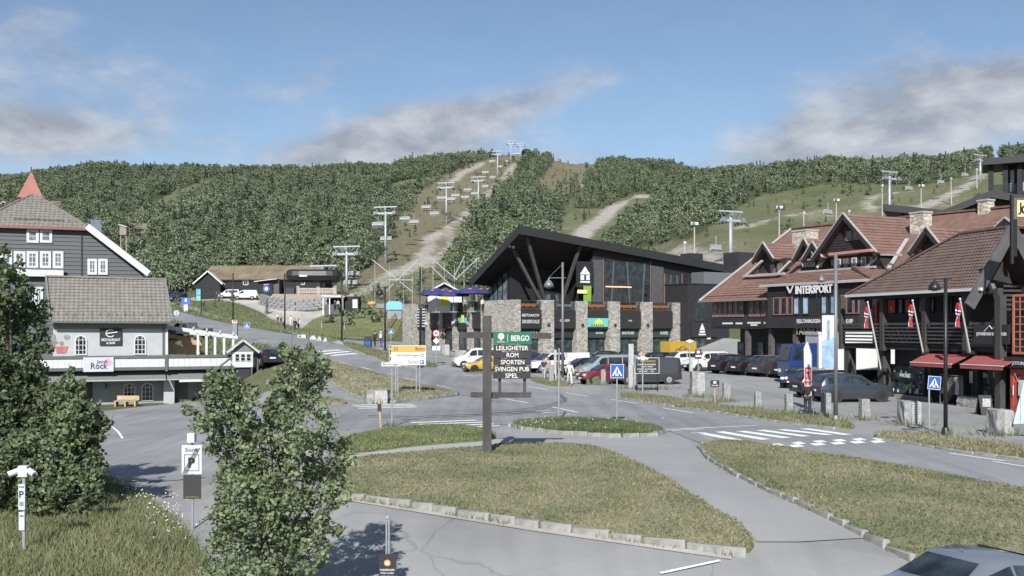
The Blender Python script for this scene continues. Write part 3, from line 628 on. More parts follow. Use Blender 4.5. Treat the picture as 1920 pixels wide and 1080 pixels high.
GLASS_SHOP = glassmat('shop_glass', (.03, .05, .05), .08)
GLASS_LIGHT = glassmat('light_glass', (.09, .11, .12), .08)
RAILGLASS = seeglass('rail_glass')
TILE_RED = plain('roof_tile_red', (.165, .098, .078), .75, var=.28, scale=1.4, bump=.2)
TILE_BROWN = plain('roof_tile_brown', (.125, .088, .075), .75, var=.25, scale=1.4, bump=.2)
TILE_GREY = plain('roof_tile_grey', (.20, .185, .165), .75, var=.22, scale=1.6, bump=.2)
LEAD = plain('pale_flashing', (.36, .34, .32), .6, var=.15)
class Fr:
    """a facade frame: origin on plan, direction along the facade left to right, inward = +90 degrees"""
    def __init__(s, ox, oy, dx, dy, z0=0.0):
        l = math.hypot(dx, dy); s.o = Vector((ox, oy, z0)); s.d = Vector((dx / l, dy / l, 0)); s.n = Vector((-dy / l, dx / l, 0)); s.rz = math.atan2(dy, dx)
    def at(s, px, py, dep=0.0):
        k = (px - 960) / F; b = s.o + s.n * dep
        u = (k * b.y - b.x) / (s.d.x - k * s.d.y); p = b + s.d * u
        return u, CH + (HOR - py) / F * p.y - s.o.z
    def u(s, px, dep=0.0): return s.at(px, 0, dep)[0]
    def z(s, px, py, dep=0.0): return s.at(px, py, dep)[1]
    def p3(s, px, py, dep=0.0): u, z = s.at(px, py, dep); return Vector((u, dep, z))
    def world(s, u, dep, z): return s.o + s.d * u + s.n * dep + Vector((0, 0, z))
    def loc(s, w): q = Vector(w) - s.o; return Vector((q.dot(s.d), q.dot(s.n), q.z))
    def hit(s, px, py, a, b, c):   # sight line against the plane through three local points
        a, b, c = Vector(a), Vector(b), Vector(c); n = (b - a).cross(c - a)
        o = s.loc((0, 0, CH)); q = s.loc(at(px, py, 100.0)); d = q - o
        return o + d * ((a - o).dot(n) / d.dot(n))
def dep_for(fr, u, px):       # depth at which local u projects onto a photo column
    lo, hi = -20.0, 60.0
    f = lambda dp: topx(fr.world(u, dp, 0))[0] - px
    for _ in range(50):
        m = (lo + hi) / 2
        if (f(lo) > 0) == (f(m) > 0): lo = m
        else: hi = m
    return (lo + hi) / 2
def tiles(name, parent, poly, mat, tw=.3, th=.36, amp=.04, lip=.05, under=.12):
    poly = [Vector(p) for p in poly]; n = (poly[1] - poly[0]).cross(poly[2] - poly[0]).normalized()
    if n.z < 0: n = -n
    eu = Vector((0, 0, 1)).cross(n).normalized(); ev = n.cross(eu); o = poly[0]
    P2 = [((p - o).dot(eu), (p - o).dot(ev)) for p in poly]; vmin = min(v for _, v in P2); vmax = max(v for _, v in P2)
    mb = MB(); rows = max(1, round((vmax - vmin) / th)); th = (vmax - vmin) / rows
    def span(v):
        xs = []
        for i in range(len(P2)):
            (a, b), (c, d) = P2[i], P2[(i + 1) % len(P2)]
            if (b > v) != (d > v): xs.append(a + (c - a) * (v - b) / (d - b))
        return (min(xs), max(xs)) if len(xs) >= 2 else None
    for r in range(rows):
        v0 = vmin + r * th; v1 = v0 + th; sp = span((v0 + v1) / 2)
        if not sp: continue
        k0 = math.ceil(sp[0] / tw * 4); k1 = math.floor(sp[1] / tw * 4)
        xs = [sp[0]] + [k * tw / 4 for k in range(k0, k1 + 1)] + [sp[1]]
        vs = []
        for x in xs:
            w = amp * (.5 - .5 * math.cos(2 * math.pi * x / tw)); jit = random.uniform(-.004, .004)
            for (vv, hh) in ((v0, -.01), (v0, lip + w + jit), (v1 + .01, w * .9)): q = o + eu * x + ev * vv + n * hh; vs.append(q)
        fs = []
        for i in range(len(xs) - 1): a = 3 * i; fs += [(a, a + 3, a + 4, a + 1), (a + 1, a + 4, a + 5, a + 2)]
        mb.add(vs, fs)
    if under: mb.slab([p - n * .012 for p in poly], under)
    o_ = mb.build(name, mat, parent); kind(o_, 'stuff'); return o_
def board(parent, a, b, w, h, mat, name='bargeboard', up=(0, 0, 1)): return MB().beam(a, b, *((w, h) if up[2] else (h, w)), up).build(name, mat, parent)
def bx(name, parent, mat, x0, x1, y0, y1, z0, z1): return MB().box(x0, x1, y0, y1, z0, z1).build(name, mat, parent)
def window(parent, u0, u1, z0, z1, dep, nx=2, ny=2, fm=None, gm=None, fw=.09, mw=.05, out=.06, name='window', sill=False):
    mb = MB(); y0, y1 = dep - out, dep + .02
    mb.box(u0, u1, y0, y1, z0, z0 + fw); mb.box(u0, u1, y0, y1, z1 - fw, z1); mb.box(u0, u0 + fw, y0, y1, z0 + fw, z1 - fw); mb.box(u1 - fw, u1, y0, y1, z0 + fw, z1 - fw)
    for i in range(1, nx): x = u0 + (u1 - u0) * i / nx; mb.box(x - mw / 2, x + mw / 2, y0 + .012, y1, z0 + fw, z1 - fw)
    for i in range(1, ny): z = z0 + (z1 - z0) * i / ny; mb.box(u0 + fw, u1 - fw, y0 + .018, y1 - .004, z - mw / 2, z + mw / 2)
    w = mb.build(name, fm or WHITEP, parent)
    MB().box(u0 + fw * .6, u1 - fw * .6, dep - out * .35, dep + .01, z0 + fw * .6, z1 - fw * .6).build('pane', gm or GLASS, w)
    if sill: MB().box(u0 - .05, u1 + .05, y0 - .08, y0 + .01, z0 - .08, z0 - .003).build('sill', fm or WHITEP, w)
    return w
def arched(parent, u0, u1, z0, z1, dep, fm, gm=None, nx=3, ny=4, name='window'):
    r = (u1 - u0) / 2; c = (u0 + u1) / 2; zc = z1 - r
    def outline(rr, zb): return [(c + rr, zb)] + [(c + rr * math.cos(t), zc + rr * math.sin(t)) for t in np.linspace(0, math.pi, 13)] + [(c - rr, zb)]
    mb = MB(); A = outline(r, z0); B = outline(r - .1, z0 + .1); k = len(A)
    for y in (dep - .07,):
        vs = [(x, y, z) for x, z in A] + [(x, y, z) for x, z in B] + [(x, dep, z) for x, z in A] + [(x, dep, z) for x, z in B]
        fs = []
        for i in range(k):
            j = (i + 1) % k; fs += [(i, j, k + j, k + i), (i, 2 * k + i, 2 * k + j, j), (k + i, k + j, 3 * k + j, 3 * k + i)]
        mb.add(vs, fs)
    for i in range(1, nx):
        x = u0 + (u1 - u0) * i / nx; zz = zc + math.sqrt(max(0, (r - .08) ** 2 - (x - c) ** 2)); mb.box(x - .025, x + .025, dep - .05, dep, z0 + .06, zz)
    for i in range(1, ny):
        z = z0 + (z1 - z0) * i / ny; hw = r - .08 if z < zc else math.sqrt(max(0.001, (r - .08) ** 2 - (z - zc) ** 2)); mb.box(c - hw, c + hw, dep - .045, dep - .003, z - .022, z + .022)
    w = mb.build(name, fm, parent)
    MB().prism(outline(r - .05, z0 + .05), dep - .025, dep + .01).build('pane', gm or GLASS, w); return w
def root_of(fr, name, label, cat): return thing(name, label, cat, fr.o, fr.rz)
# ================================================================== black lodge on a stone terrace
fl = Fr(.2, 118, .843, .537)
lodge = root_of(fl, 'lodge', 'large black timber lodge with jutting peaked roof on a stone terrace', 'lodge')
UE = fl.u(1287)           # right end of the terrace
zt = fl.z(963, 562); zs1 = fl.z(963, 581); zs0 = fl.z(963, 616); zf = zs1 - .15
LEN = dep_for(fl, 0, 756)
bx('terrace', lodge, CHARCOAL, .5, UE - .3, .9, LEN - .3, -1.5, zf)
pil = [(958, 963), (1016.5, 1038), (1080.7, 1100.6), (1141.8, 1161.7), (1203, 1222.8), (1262.5, 1287)]
PU = []
for i, (a, b) in enumerate(pil):
    u0 = 0.0 if i == 0 else fl.u(a); u1 = .9 if i == 0 else fl.u(b); PU.append((u0, u1))
    if i: bx('stone_pillar', lodge, STONE, u0, u1, -.12, 1.2, -1.5, zt + random.uniform(-.03, .03))
    if i: MB().box((u0 + u1) / 2 - .15, (u0 + u1) / 2 + .15, -.3, -.12, zs0 + .3, zs0 + .6).build('wall_lamp', DARKMETAL, lodge)
texts = [['BEITOAKTIV', 'SKISKOLE'], ['GALLERI'], [], ['OTIS'], []]
for i in range(5):
    u0, u1 = PU[i][1], PU[i + 1][0]
    sg = bx('sign_box', lodge, SIGNBLACK, u0 + .003, u1 - .003, .1, .95, zs0, zs1)
    mb = MB(); mb.box(u0, u1, .25, .3, zt - .12, zt - .04); mb.box(u0 + .02, u1 - .02, .26, .29, zs1, zs1 + .06)
    mb.build('railing', DARKMETAL, lodge)
    bx('rail_glass', lodge, RAILGLASS, u0 + .05, u1 - .05, .265, .285, zs1 + .05, zt - .12)
    w = u1 - u0; zg = fl.z(1000, 634)
    bx('shop_sign', lodge, SIGNBLACK if i < 2 else plain('dark_green_board', (.03, .05, .045), .5), u0 + .05, u1 - .05, .55, .95, zg, zs0 - .02)
    for k in range(4):
        f_ = [0, .3, .62, 1][k]; f2 = [.28, .6, .98, 1][k]
        if k < 3: window(lodge, u0 + .1 + w * .95 * f_, u0 + .1 + w * .95 * f2, -.2, zg - .05, .88, 1, 1 if k != 1 else 2, DARKMETAL, GLASS_SHOP, .08, name='shop_window' if k != 1 else 'shop_door')
    for j, s_ in enumerate(texts[i]):
        hh = (zs1 - zs0); lettering(s_, lodge, SIGNWHITE, (u0 + u1) / 2, zs1 - hh * (.28 + .34 * j) if len(texts[i]) > 1 else (zs0 + zs1) / 2 - hh * .05, w=w * .8 if i == 0 else (w * .42 if i == 1 else w * .16), dep=.085, bold=.008, shear=.15 if i == 0 else 0)
    if i == 2:
        sc_ = bx('screen', lodge, plain('screen_green', (.12, .45, .42), .3, var=.1), u0 + w * .02, u1 - w * .02, .05, .098, zs0 + .2, zs1 - .9)
        mb = MB(); mb.prism([(u0 + w * .2, zs0 + .3), (u0 + w * .4, zs0 + 1.0), (u0 + w * .55, zs0 + 1.25), (u0 + w * .75, zs0 + .7), (u0 + w * .85, zs0 + .3)], .03, .048).build('picture_hill', plain('screen_yellow', (.55, .6, .12), .4, var=.3), sc_)
        for q in range(6): MB().prism([(u0 + w * (.2 + q * .1), zs0 + .3), (u0 + w * (.24 + q * .1), zs0 + .75), (u0 + w * (.28 + q * .1), zs0 + .3)], .015, .028).build('picture_tree', plain('screen_dark', (.05, .12, .08), .4), sc_)
    if i >= 1:
        lettering(['', 'GALLERI', 'BUTIKK', 'SKIUTLEIE', 'KAFE'][i], lodge, SIGNWHITE, u0 + w * (.7 if i in (2, 4) else .5), (zg + zs0) / 2, w=w * (.35 if i != 3 else .55), dep=.53, bold=.01) if i > 1 else None
lettering('HYTTA', lodge, SIGNWHITE, (PU[0][1] + PU[1][0]) / 2 + .4, (fl.z(1000, 634) + zs0) / 2, w=1.9, dep=.53)
def wing_dep(px): return dep_for(fl, 0.0, px)
d0, d1 = wing_dep(903), wing_dep(963)
bx('stone_corner', lodge, STONE, -.12, .9, -.12, d0, -1.5, zt + .02)
bx('stone_end', lodge, STONE, -.12, .9, wing_dep(781), LEN, -1.5, zt)
seg = [(877, 884), (849.6, 855.6), (823.7, 829.6), (799, 804.5)]
for a, b in seg: bx('stone_pillar', lodge, STONE, -.12, .9, wing_dep(b), wing_dep(a), -1.5, zt); MB().box(-.4, -.12, wing_dep((a + b) / 2) - .12, wing_dep((a + b) / 2) + .12, zs0 + .5, zs0 + .9).build('wall_lamp', WHITEP, lodge)
boxes = [(884, 903, 0), (855.6, 877, 1), (829.6, 849.6, 0), (804.5, 823.7, 0), (781, 799, 2)]
for a, b, k in boxes:
    ya, yb = wing_dep(b) + .003, wing_dep(a) - .003
    bx('sign_box', lodge, SIGNBLACK, .1, .8, ya, yb, zs0 - (0.15 if k == 1 else 0), zs1 - .1)
    bx('terrace_glass', lodge, RAILGLASS, .27, .29, ya, yb, zs1, zt - .12); bx('railing', lodge, DARKMETAL, .25, .31, ya, yb, zt - .12, zt - .04)
    bx('shop_window', lodge, GLASS_SHOP, .42, .5, ya + .1, yb - .1, -.5, zs0 - .2)
    mb = MB()
    for q in (0, .5, 1): y = ya + .1 + (yb - ya - .2) * q; mb.box(.36, .42, y - .05, y + .05, -.5, zs0 - .2)
    mb.box(.37, .415, ya + .1, yb - .1, 1.6, 1.7); mb.build('window_frame', DARKMETAL, lodge)
    if k == 1:
        sc_ = bx('screen', lodge, plain('screen_green', (.12, .45, .42), .3), .05, .098, ya + (yb - ya) * .1, yb - (yb - ya) * .12, zs0 + .7, zs1 - .8)
        MB().box(.03, .048, ya + 1, yb - 1.2, zs0 + .8, zs0 + 1.7).build('picture_hill', MATS['screen_yellow'], sc_)
    if k == 2:
        mb = MB()
        for r_ in range(7):
            for c_ in (0, 1): mb.box(.07, .098, ya + .4 + c_ * (yb - ya) * .5, ya + .4 + c_ * (yb - ya) * .5 + (yb - ya) * .33, zs0 + .25 + r_ * .38, zs0 + .4 + r_ * .38)
        mb.build('lettering', SIGNWHITE, lodge)
DR = 2.2
Pk = fl.p3(975, 425, DR); uP = Pk.x
dL = dep_for(fl, uP, 883); Lf = Vector((uP, dL, 0)); Lf.z = CH + (HOR - 527) / F * fl.world(uP, dL, 0).y
Rt = fl.p3(1400, 506, DR)
Bk = Lf + Rt - Pk
mb = MB(); mb.slab([Pk, Rt, Bk, Lf], .35); mb.build('roof', plain('roof_felt', (.05, .05, .052), .8, var=.2), lodge)
def fascia(a, b, h, out, name):
    a = Vector(a); b = Vector(b); n_ = Vector(out)
    vs = [a + n_ * .0, b + n_ * .0, b - Vector((0, 0, h)), a - Vector((0, 0, h))]; vs2 = [v + n_ * .12 for v in vs]
    MB().add(vs + vs2, [(0, 1, 2, 3), (7, 6, 5, 4), (0, 4, 5, 1), (1, 5, 6, 2), (2, 6, 7, 3), (3, 7, 4, 0)]).build(name, CHARCOAL, lodge)
fh = Pk.z - fl.z(975, 441, DR)
fascia(Pk + Vector((-.1, -.1, .12)), Rt + Vector((0, -.1, .12)), fh, (0, -1, 0), 'fascia'); fascia(Pk + Vector((-.1, -.1, .12)), Lf + Vector((-.1, 0, .12)), fh, (-1, 0, 0), 'fascia')
sofz = lambda u, d_: Pk.z + (Rt.z - Pk.z) * (u - uP) / (Rt.x - uP) + (Lf.z - Pk.z) * (d_ - DR) / (dL - DR) - .45
mb = MB(); npl = 34
for i in range(npl):     # boarded soffit
    a_, b_ = i / npl, (i + .93) / npl
    ua, ub = uP + (Rt.x - uP) * a_, uP + (Rt.x - uP) * b_
    q = [(ua, DR + .05), (ub, DR + .05), (ub, dL - .05), (ua, dL - .05)]; mb.add([(x, y, sofz(x, y) + .05) for x, y in q], [(0, 1, 2, 3)])
kind(mb.build('soffit_boards', plain('soffit_wood', (.04, .032, .028), .7, var=.4, scale=1.0, streak=(.4, 3, 1)), lodge), 'stuff')
def wall_to_roof(name, pts, mat, t=.2):   # wall along plan points, top follows the roof
    mb = MB()
    for (a, b) in zip(pts, pts[1:]):
        n_ = max(1, int((Vector(b) - Vector(a)).length / 3))
        for k in range(n_):
            p = Vector(a).lerp(Vector(b), k / n_); q = Vector(a).lerp(Vector(b), (k + 1) / n_)
            mb.add([(p.x, p.y, zf), (q.x, q.y, zf), (q.x, q.y, sofz(q.x, q.y) + .04), (p.x, p.y, sofz(p.x, p.y) + .04)], [(0, 1, 2, 3)])
    return mb.build(name, mat, lodge)
DW, DI = 3.0, 8.5
uI = fl.u(957, DI); uS = fl.u(1112, DW); uE = fl.u(1395, DW)
WALLB = plain('black_board_wall', (.017, .017, .019), .65, var=.35, scale=1.0, bump=.3, streak=(1, 1, 7))
wall_to_roof('wall', [(uE, DW), (uS, DW), (uS, DI), (uI, DI), (uI, dL - .5)], WALLB)
def glaze(a, b, ztop_px, wood=True):
    u0, u1 = fl.u(a, DW), fl.u(b, DW); z0 = zf + .05; zT = min(sofz(u0, DW), sofz(u1, DW)) - .5
    zT = min(zT, fl.z(a, ztop_px, DW))
    w = window(lodge, u0, u1, z0, zT, DW - .03, 1, 2, DARKMETAL, GLASS, .1, .08, .1, 'picture_window')
    mb = MB(); n_ = max(2, int((u1 - u0) / 2.0))
    for i in range(n_):
        x = u0 + (u1 - u0) * (i + .55) / n_; mb.beam((x + (.35 if i % 2 else -.25), DW - .12, z0), (x - (.25 if i % 2 else -.2), DW - .12, zT), .12, .14)
    mb.build('brace', plain('grey_timber', (.11, .105, .10), .6), w)
    if wood:
        for x in (u0 - .12, u1 + .03): MB().box(x, x + .09, DW - .16, DW - .02, z0, zT + .15).build('jamb', plain('oiled_wood', (.22, .14, .1), .5), w)
    return u0, u1, z0, zT
g0 = glaze(1131, 1218, 489); glaze(1246, 1277, 515); glaze(1150 + 140, 1310, 520, False)
w_ = MB()
w_.box(g0[0] + .3, g0[1] - 3.2, DW - .2, DW - .1, g0[2] + 3.2, g0[2] + 3.32)
w_.build('strip_light', plain('strip_light', (1.0, .35, .2), .5, var=0, emit=1.2), lodge)
bx('wall_panel', lodge, plain('grey_board', (.075, .075, .078), .6, var=.2), fl.u(1112, DW - .3), fl.u(1129, DW - .3), DW - .3, DW - .02, zf, sofz(fl.u(1112, DW), DW) - 1.4)
bx('wall_panel', lodge, MATS['grey_board'], fl.u(1221, DW), fl.u(1243, DW), DW - .12, DW - .02, zf, sofz(fl.u(1240, DW), DW) - .6)
mb = MB(); gl = MB(); nb_ = 5
yA, yB = DI + .6, dep_for(fl, uI, 908)
for i in range(nb_):
    a_, b_ = yA + (yB - yA) * i / nb_, yA + (yB - yA) * (i + 1) / nb_
    for y in (a_, b_): mb.box(uI - .12, uI - .02, y - .07, y + .07, zf, sofz(uI, y) - .35)
    gl.add([(uI - .05, a_ + .07, zf + .1), (uI - .05, b_ - .07, zf + .1), (uI - .05, b_ - .07, sofz(uI, b_) - .5), (uI - .05, a_ + .07, sofz(uI, a_) - .5)], [(0, 1, 2, 3)])
w_ = mb.build('side_window', DARKMETAL, lodge); gl.build('pane', GLASS_LIGHT, w_)
for a_, b_ in ((1022, 1032), (1040, 1048)):
    window(lodge, fl.u(a_, DI), fl.u(b_, DI), zf + .05, zf + 2.5, DI - .04, 1, 1, DARKMETAL, GLASS_LIGHT, .08, name='door')
GREYBEAM = plain('dark_beam', (.055, .053, .052), .6)
for base, top, dt in [((1025, 563), (960, 467), None), ((1027, 563), (987, 447), DR + .9), ((1046, 563), (1088, 464), DR + .7)]:
    b_ = fl.p3(*base, 4.6); b_.z = zf - .05
    if dt is None: dt = 5.5
    u_ = fl.u(top[0], dt); t_ = Vector((u_, dt, sofz(u_, dt) + .1))
    MB().beam(b_, t_, .34, .34, (0, 1, 0)).build('slanted_column', GREYBEAM, lodge)
lg = fl.u(1097, DW - .35); zl = fl.z(1097, 518, DW - .35); dl = DW - 1.2
ui = fl.u(1097, dl); zi = fl.z(1097, 522, dl)
em = MB(); em.prism([(ui - .8, zi + .5), (ui, zi + 1.5), (ui + .8, zi + .5)], dl - .03, dl); em.prism([(ui - .25, zi + .75), (ui, zi + 1.25), (ui + .25, zi + .75)], dl - .06, dl - .032)
em.box(ui - .7, ui - .15, dl - .03, dl, zi - .2, zi + .42); em.box(ui + .15, ui + .7, dl - .03, dl, zi - .2, zi + .42); em.box(ui - .75, ui + .75, dl - .03, dl, zi - .55, zi - .32)
em.build('house_emblem', SIGNWHITE, lodge)
bx('emblem_panel', lodge, WALLB, ui - 1.3, ui + 1.3, dl + .003, dl + .12, zi - 1.1, zi + 2.1)
ug = fl.u(1099, dl); bx('green_panel', lodge, plain('lime_panel', (.20, .34, .06), .5, var=.15), fl.u(1092, dl), fl.u(1106, dl), dl - .3, dl - .2, zf + .2, fl.z(1099, 536, dl))
bx('menu_light', lodge, plain('menu_yellow', (.95, .75, .25), .5, var=0, emit=.5), fl.u(1079, dl), fl.u(1096, dl), dl - .5, dl - .42, fl.z(1087, 550, dl), fl.z(1087, 544, dl))
for px_, py_ in [(979, 444), (954, 466), (962, 466), (1089, 464), (1094, 464), (1110, 469)]:
    dp = DR + .3 if px_ > 970 else 5.2; q = fl.p3(px_, py_, dp); MB().box(q.x - .16, q.x + .16, dp - .15, dp + .1, sofz(q.x, dp) - .25, sofz(q.x, dp) + .05).build('spotlight', WHITEP, lodge)
u9 = fl.u(1306, 6); bx('chimney', lodge, DARKMETAL, u9 - 1.2, u9 + 1.2, 6, 8, 9, CH + (HOR - 475) / F * fl.world(u9, 6, 0).y)
ORANGE = plain('orange_canvas', (.62, .22, .07), .7, var=.15)
def bench(px, dep, w, mat, lab, cat='lounge seat'):
    u = fl.u(px, dep); o_ = thing('lounge_seat', lab, cat, fl.world(u, dep, zf), fl.rz, 'seats on the lodge terrace')
    MB().box(-w / 2, w / 2, -.35, .35, .25, .42).build('seat', mat, o_)
    MB().box(-w / 2, w / 2, .22, .36, .42, .95).build('backrest', mat, o_)
    for x in (-w / 2 + .05, w / 2 - .05): MB().box(x - .04, x + .04, -.34, .3, 0, .62).build('arm', GREYBEAM, o_)
rails = ['first', 'second', 'third', 'fourth', 'fifth']
for i, (c0, c1, nn, m_) in enumerate([(970, 1006, 3, ORANGE), (1048, 1078, 2, plain('grey_canvas', (.25, .28, .32), .7)), (1104, 1138, 3, ORANGE), (1164, 1200, 3, ORANGE), (1226, 1258, 3, ORANGE)]):
    for k in range(nn):
        bench(c0 + (c1 - c0) * (k + .5) / nn, .85, 1.0 if nn == 3 else 1.3, m_, '%s %s lounge seat in the %s terrace bay from the stone corner' % (['left', 'middle', 'right'][k] if nn == 3 else ['left', 'right'][k], 'orange' if m_ is ORANGE else 'grey', rails[i]))
# ---- dark annex between lodge and sports shop
fa = Fr(*fl.world(fl.u(1289, -1.5), -1.5, 0)[:2], .843, .537)
an = root_of(fa, 'annex_building', 'dark clad flat roofed annex between the lodge and the sports shop', 'building')
u1 = fa.u(1352); zt_ = fa.z(1300, 533)
bx('wall', an, CHARCOAL, 0, u1 + 1.5, 0, 7, -1, zt_); bx('parapet', an, DARKMETAL, -.1, u1 + 1.6, -.1, 7, zt_, zt_ + .15)
bx('upper_storey', an, plain('zinc', (.2, .21, .23), .4, .4, var=.15, streak=(4, 4, .5)), fa.u(1320, 2), u1 + 6, 2, 8, zt_ + .16, fa.z(1330, 510, 2))
bx('vent_box', an, DARKMETAL, fa.u(1385, 4), fa.u(1428, 4), 4, 7, zt_, fa.z(1400, 473, 4))
window(an, fa.u(1301), fa.u(1326), fa.z(1310, 602), fa.z(1310, 561), -.01, 1, 1, DARKMETAL, GLASS, .1)
bx('sign_band', an, SIGNBLACK, fa.u(1294), fa.u(1342), -.25, -.003, fa.z(1310, 632), fa.z(1310, 604))
uc = fa.u(1314); zc = fa.z(1314, 617); MB().prism([(uc - .45, zc - .1), (uc, zc + .75), (uc + .45, zc - .1)], -.29, -.255).box(uc - .45, uc + .45, -.29, -.255, zc - .5, zc - .2).box(uc - .6, uc + .6, -.29, -.255, zc - .8, zc - .62).build('house_emblem', SIGNWHITE, an)
window(an, fa.u(1300), fa.u(1322), .3, fa.z(1310, 634), -.01, 2, 1, DARKMETAL, GLASS_SHOP, .08, name='door')
bx('notice', an, plain('pale_notice', (.7, .66, .5), .6), fa.u(1325), fa.u(1332), -.1, -.003, fa.z(1328, 636), fa.z(1328, 624))
# ================================================================== sports shop with tiled roofs
fs_ = Fr(22.7, 90, .44, -.898)
isp = root_of(fs_, 'sports_shop', 'long dark timber shop building with red tiled roofs, gables and stone chimneys', 'shop building')
ub = fs_.u(1612); zeb = fs_.z(1440, 536); zel = 7.25; ua0 = fs_.u(1337, 1.0); UR = 27.0
zl1 = fs_.z(1500, 592); zl0 = fs_.z(1500, 614)
LOGW = plain('black_log_wall', (.033, .03, .03), .7, var=.35, scale=1.0, bump=.4, streak=(1, 1, 6))
bx('wall', isp, LOGW, ua0, UR, 1.0, 17, zl0 - .02, zel + .1)
bx('ground_floor_wall', isp, LOGW, ua0 + .4, UR, 4.0, 17, -1, zl0 - .03)
bx('front_block', isp, LOGW, 0.0, ub, 0.0, .995, zl0, zeb - .05)
bx('ledge', isp, CHARCOAL, ua0 - .1, -.03, .8, .995, zl0 + .02, zl1 - .1); bx('ledge', isp, CHARCOAL, -.1, ub + .1, -.18, -.004, zl0 - .02, zl1 - .05)
bx('soffit', isp, BLACKWOOD, ua0, ub, .1, 4.0, zl0 - .12, zl0 - .04)
for px_ in (1402, 1446, 1492, 1540, 1585): u = fs_.u(px_, .4); bx('arcade_post', isp, plain('weathered_post', (.09, .085, .08), .8, var=.3), u - .2, u + .2, .25, .65, -1, zl0 - .13)
for px_ in (1390, 1426, 1462, 1478, 1510): u = fs_.u(px_, 4.0); window(isp, u - .5, u + .5, .6, 3.0, 3.98, 1, 2, DARKMETAL, GLASS_LIGHT, .08, name='window')
mb = MB(); k = 0.0
while k < ub - .1: mb.box(k + .02, k + .22, -.035, -.003, fs_.z(1500, 554), zeb - .1); k += .27
kind(mb.build('cladding_boards', BLACKWOOD, isp), 'stuff')
mb = MB(); zz = zl1
while zz < zel: mb.box(fs_.u(1518), fs_.u(1538), -.05, -.003, zz, zz + .16); zz += .2
kind(mb.build('log_courses', LOGW, isp), 'stuff')
zw0, zw1 = fs_.z(1500, 590), fs_.z(1500, 556)
POSTER = plain('blue_poster', (.30, .42, .52), .5, var=.5, scale=.9)
for a, b, g_, f_ in [(1451, 1464, GLASS, REDWOOD), (1465, 1477, GLASS, REDWOOD), (1478, 1487, GLASS, REDWOOD), (1489, 1500, POSTER, LOGW), (1506, 1518, POSTER, LOGW), (1541, 1552, POSTER, LOGW), (1558, 1570, plain('ocean_poster', (.14, .28, .45), .5, var=.5, scale=.7), LOGW), (1578, 1586, GLASS, REDWOOD), (1588, 1601, GLASS, REDWOOD), (1602, 1612, GLASS, REDWOOD)]:
    window(isp, fs_.u(a), fs_.u(b), zw0, zw1, -.05, 1, 1, f_, g_, .09)
for a, b in [(1337, 1345), (1346, 1354), (1356, 1364), (1366, 1374), (1376, 1384), (1386, 1395), (1405, 1414), (1416, 1425), (1428, 1437), (1438, 1443)]:
    window(isp, fs_.u(a, 1), fs_.u(b, 1), fs_.z(1390, 594, 1), fs_.z(1390, 564, 1), .97, 1, 1, REDWOOD, GLASS_LIGHT, .1)
lettering('INTERSPORT', isp, SIGNWHITE, fs_.u(1531), fs_.z(1531, 542.5), w=fs_.u(1567) - fs_.u(1498), h=.7, dep=-.34, bold=.025, ext=.03)
u_ = fs_.u(1487); z_ = fs_.z(1487, 543); MB().beam((u_ - .4, -.34, z_ + .3), (u_, -.34, z_ - .3), .05, .14).beam((u_, -.34, z_ - .3), (u_ + .4, -.34, z_ + .35), .05, .14).build('sign_mark', SIGNWHITE, isp)
lettering('FJELLTANNLEGEN', isp, SIGNWHITE, fs_.u(1519), fs_.z(1519, 603), w=fs_.u(1541) - fs_.u(1497), h=.42, dep=-.2, bold=.02)
lettering('TROLLKLIPP', isp, SIGNWHITE, fs_.u(1588), fs_.z(1588, 603), w=fs_.u(1603) - fs_.u(1574), h=.42, dep=-.2, bold=.02)
lettering('TANNLEGE', isp, plain('brass', (.5, .42, .28), .5), fs_.u(1520), fs_.z(1520, 621), w=fs_.u(1552) - fs_.u(1491), h=.62, dep=.05)
for a, b, y_ in [(1355, 1374, 606), (1380, 1392, 606), (1402, 1426, 605), (1408, 1420, 609), (1433, 1441, 605)]: bx('sign_panel', isp, SIGNWHITE, fs_.u(a, .8), fs_.u(b, .8), .75, .79, fs_.z(a, y_ + 2, .8), fs_.z(a, y_ - 1.2, .8))
DRg = 9.5; zr = CH + (HOR - 424) / F * fs_.world(fs_.u(1530, DRg), DRg, 0).y
EL = Vector((ua0 - 1.2, .2, zel - .35)); ER = Vector((UR, .2, zel - .35)); RL = Vector((fs_.u(1484, DRg), DRg, zr)); u9 = fs_.u(1896, DRg); RR = Vector((UR, DRg, zr + (fs_.z(1896, 389, DRg) - zr) * (UR - RL.x) / (u9 - RL.x)))
tiles('roof_tiles', isp, [EL, ER, RR, RL], TILE_RED, .3, .4)
EB = Vector((ua0 - 1.2, 18.8, zel - .35)); tiles('roof_tiles', isp, [EB, EL, RL], TILE_RED, .3, .4); tiles('roof_tiles', isp, [Vector((UR, 18.8, zel - .35)), EB, RL, RR], TILE_RED, .3, .4)
board(isp, EL + Vector((0, 0, .12)), RL + Vector((0, 0, .12)), .3, .14, LEAD, 'hip_cap'); board(isp, RL + Vector((0, 0, .1)), RR + Vector((0, 0, .1)), .3, .14, TILE_RED, 'ridge_cap')
bx('gutter', isp, plain('gutter', (.2, .16, .14), .5), EL.x, -.2, .02, .16, zel - .42, zel - .3)
mb = MB(); x = EL.x + .3
while x < -.3: mb.box(x, x + .08, .75, .9, zel - .02, zel + .22); x += .45
mb.box(EL.x + .2, -.4, .8, .84, zel + .12, zel + .16); mb.build('snow_guard', DARKMETAL, isp)
za = fs_.z(1560, 507, 2.6); u0, u1 = fs_.u(1497, 2.6), fs_.u(1640, 2.6); e0, e1 = -.7, ub + 1.6
A, B, C, D = Vector((e0, -.32, zeb)), Vector((e1, -.32, zeb)), Vector((u1, 2.6, za)), Vector((u0, 2.6, za))
uk = fs_.u(1598, 2.6)
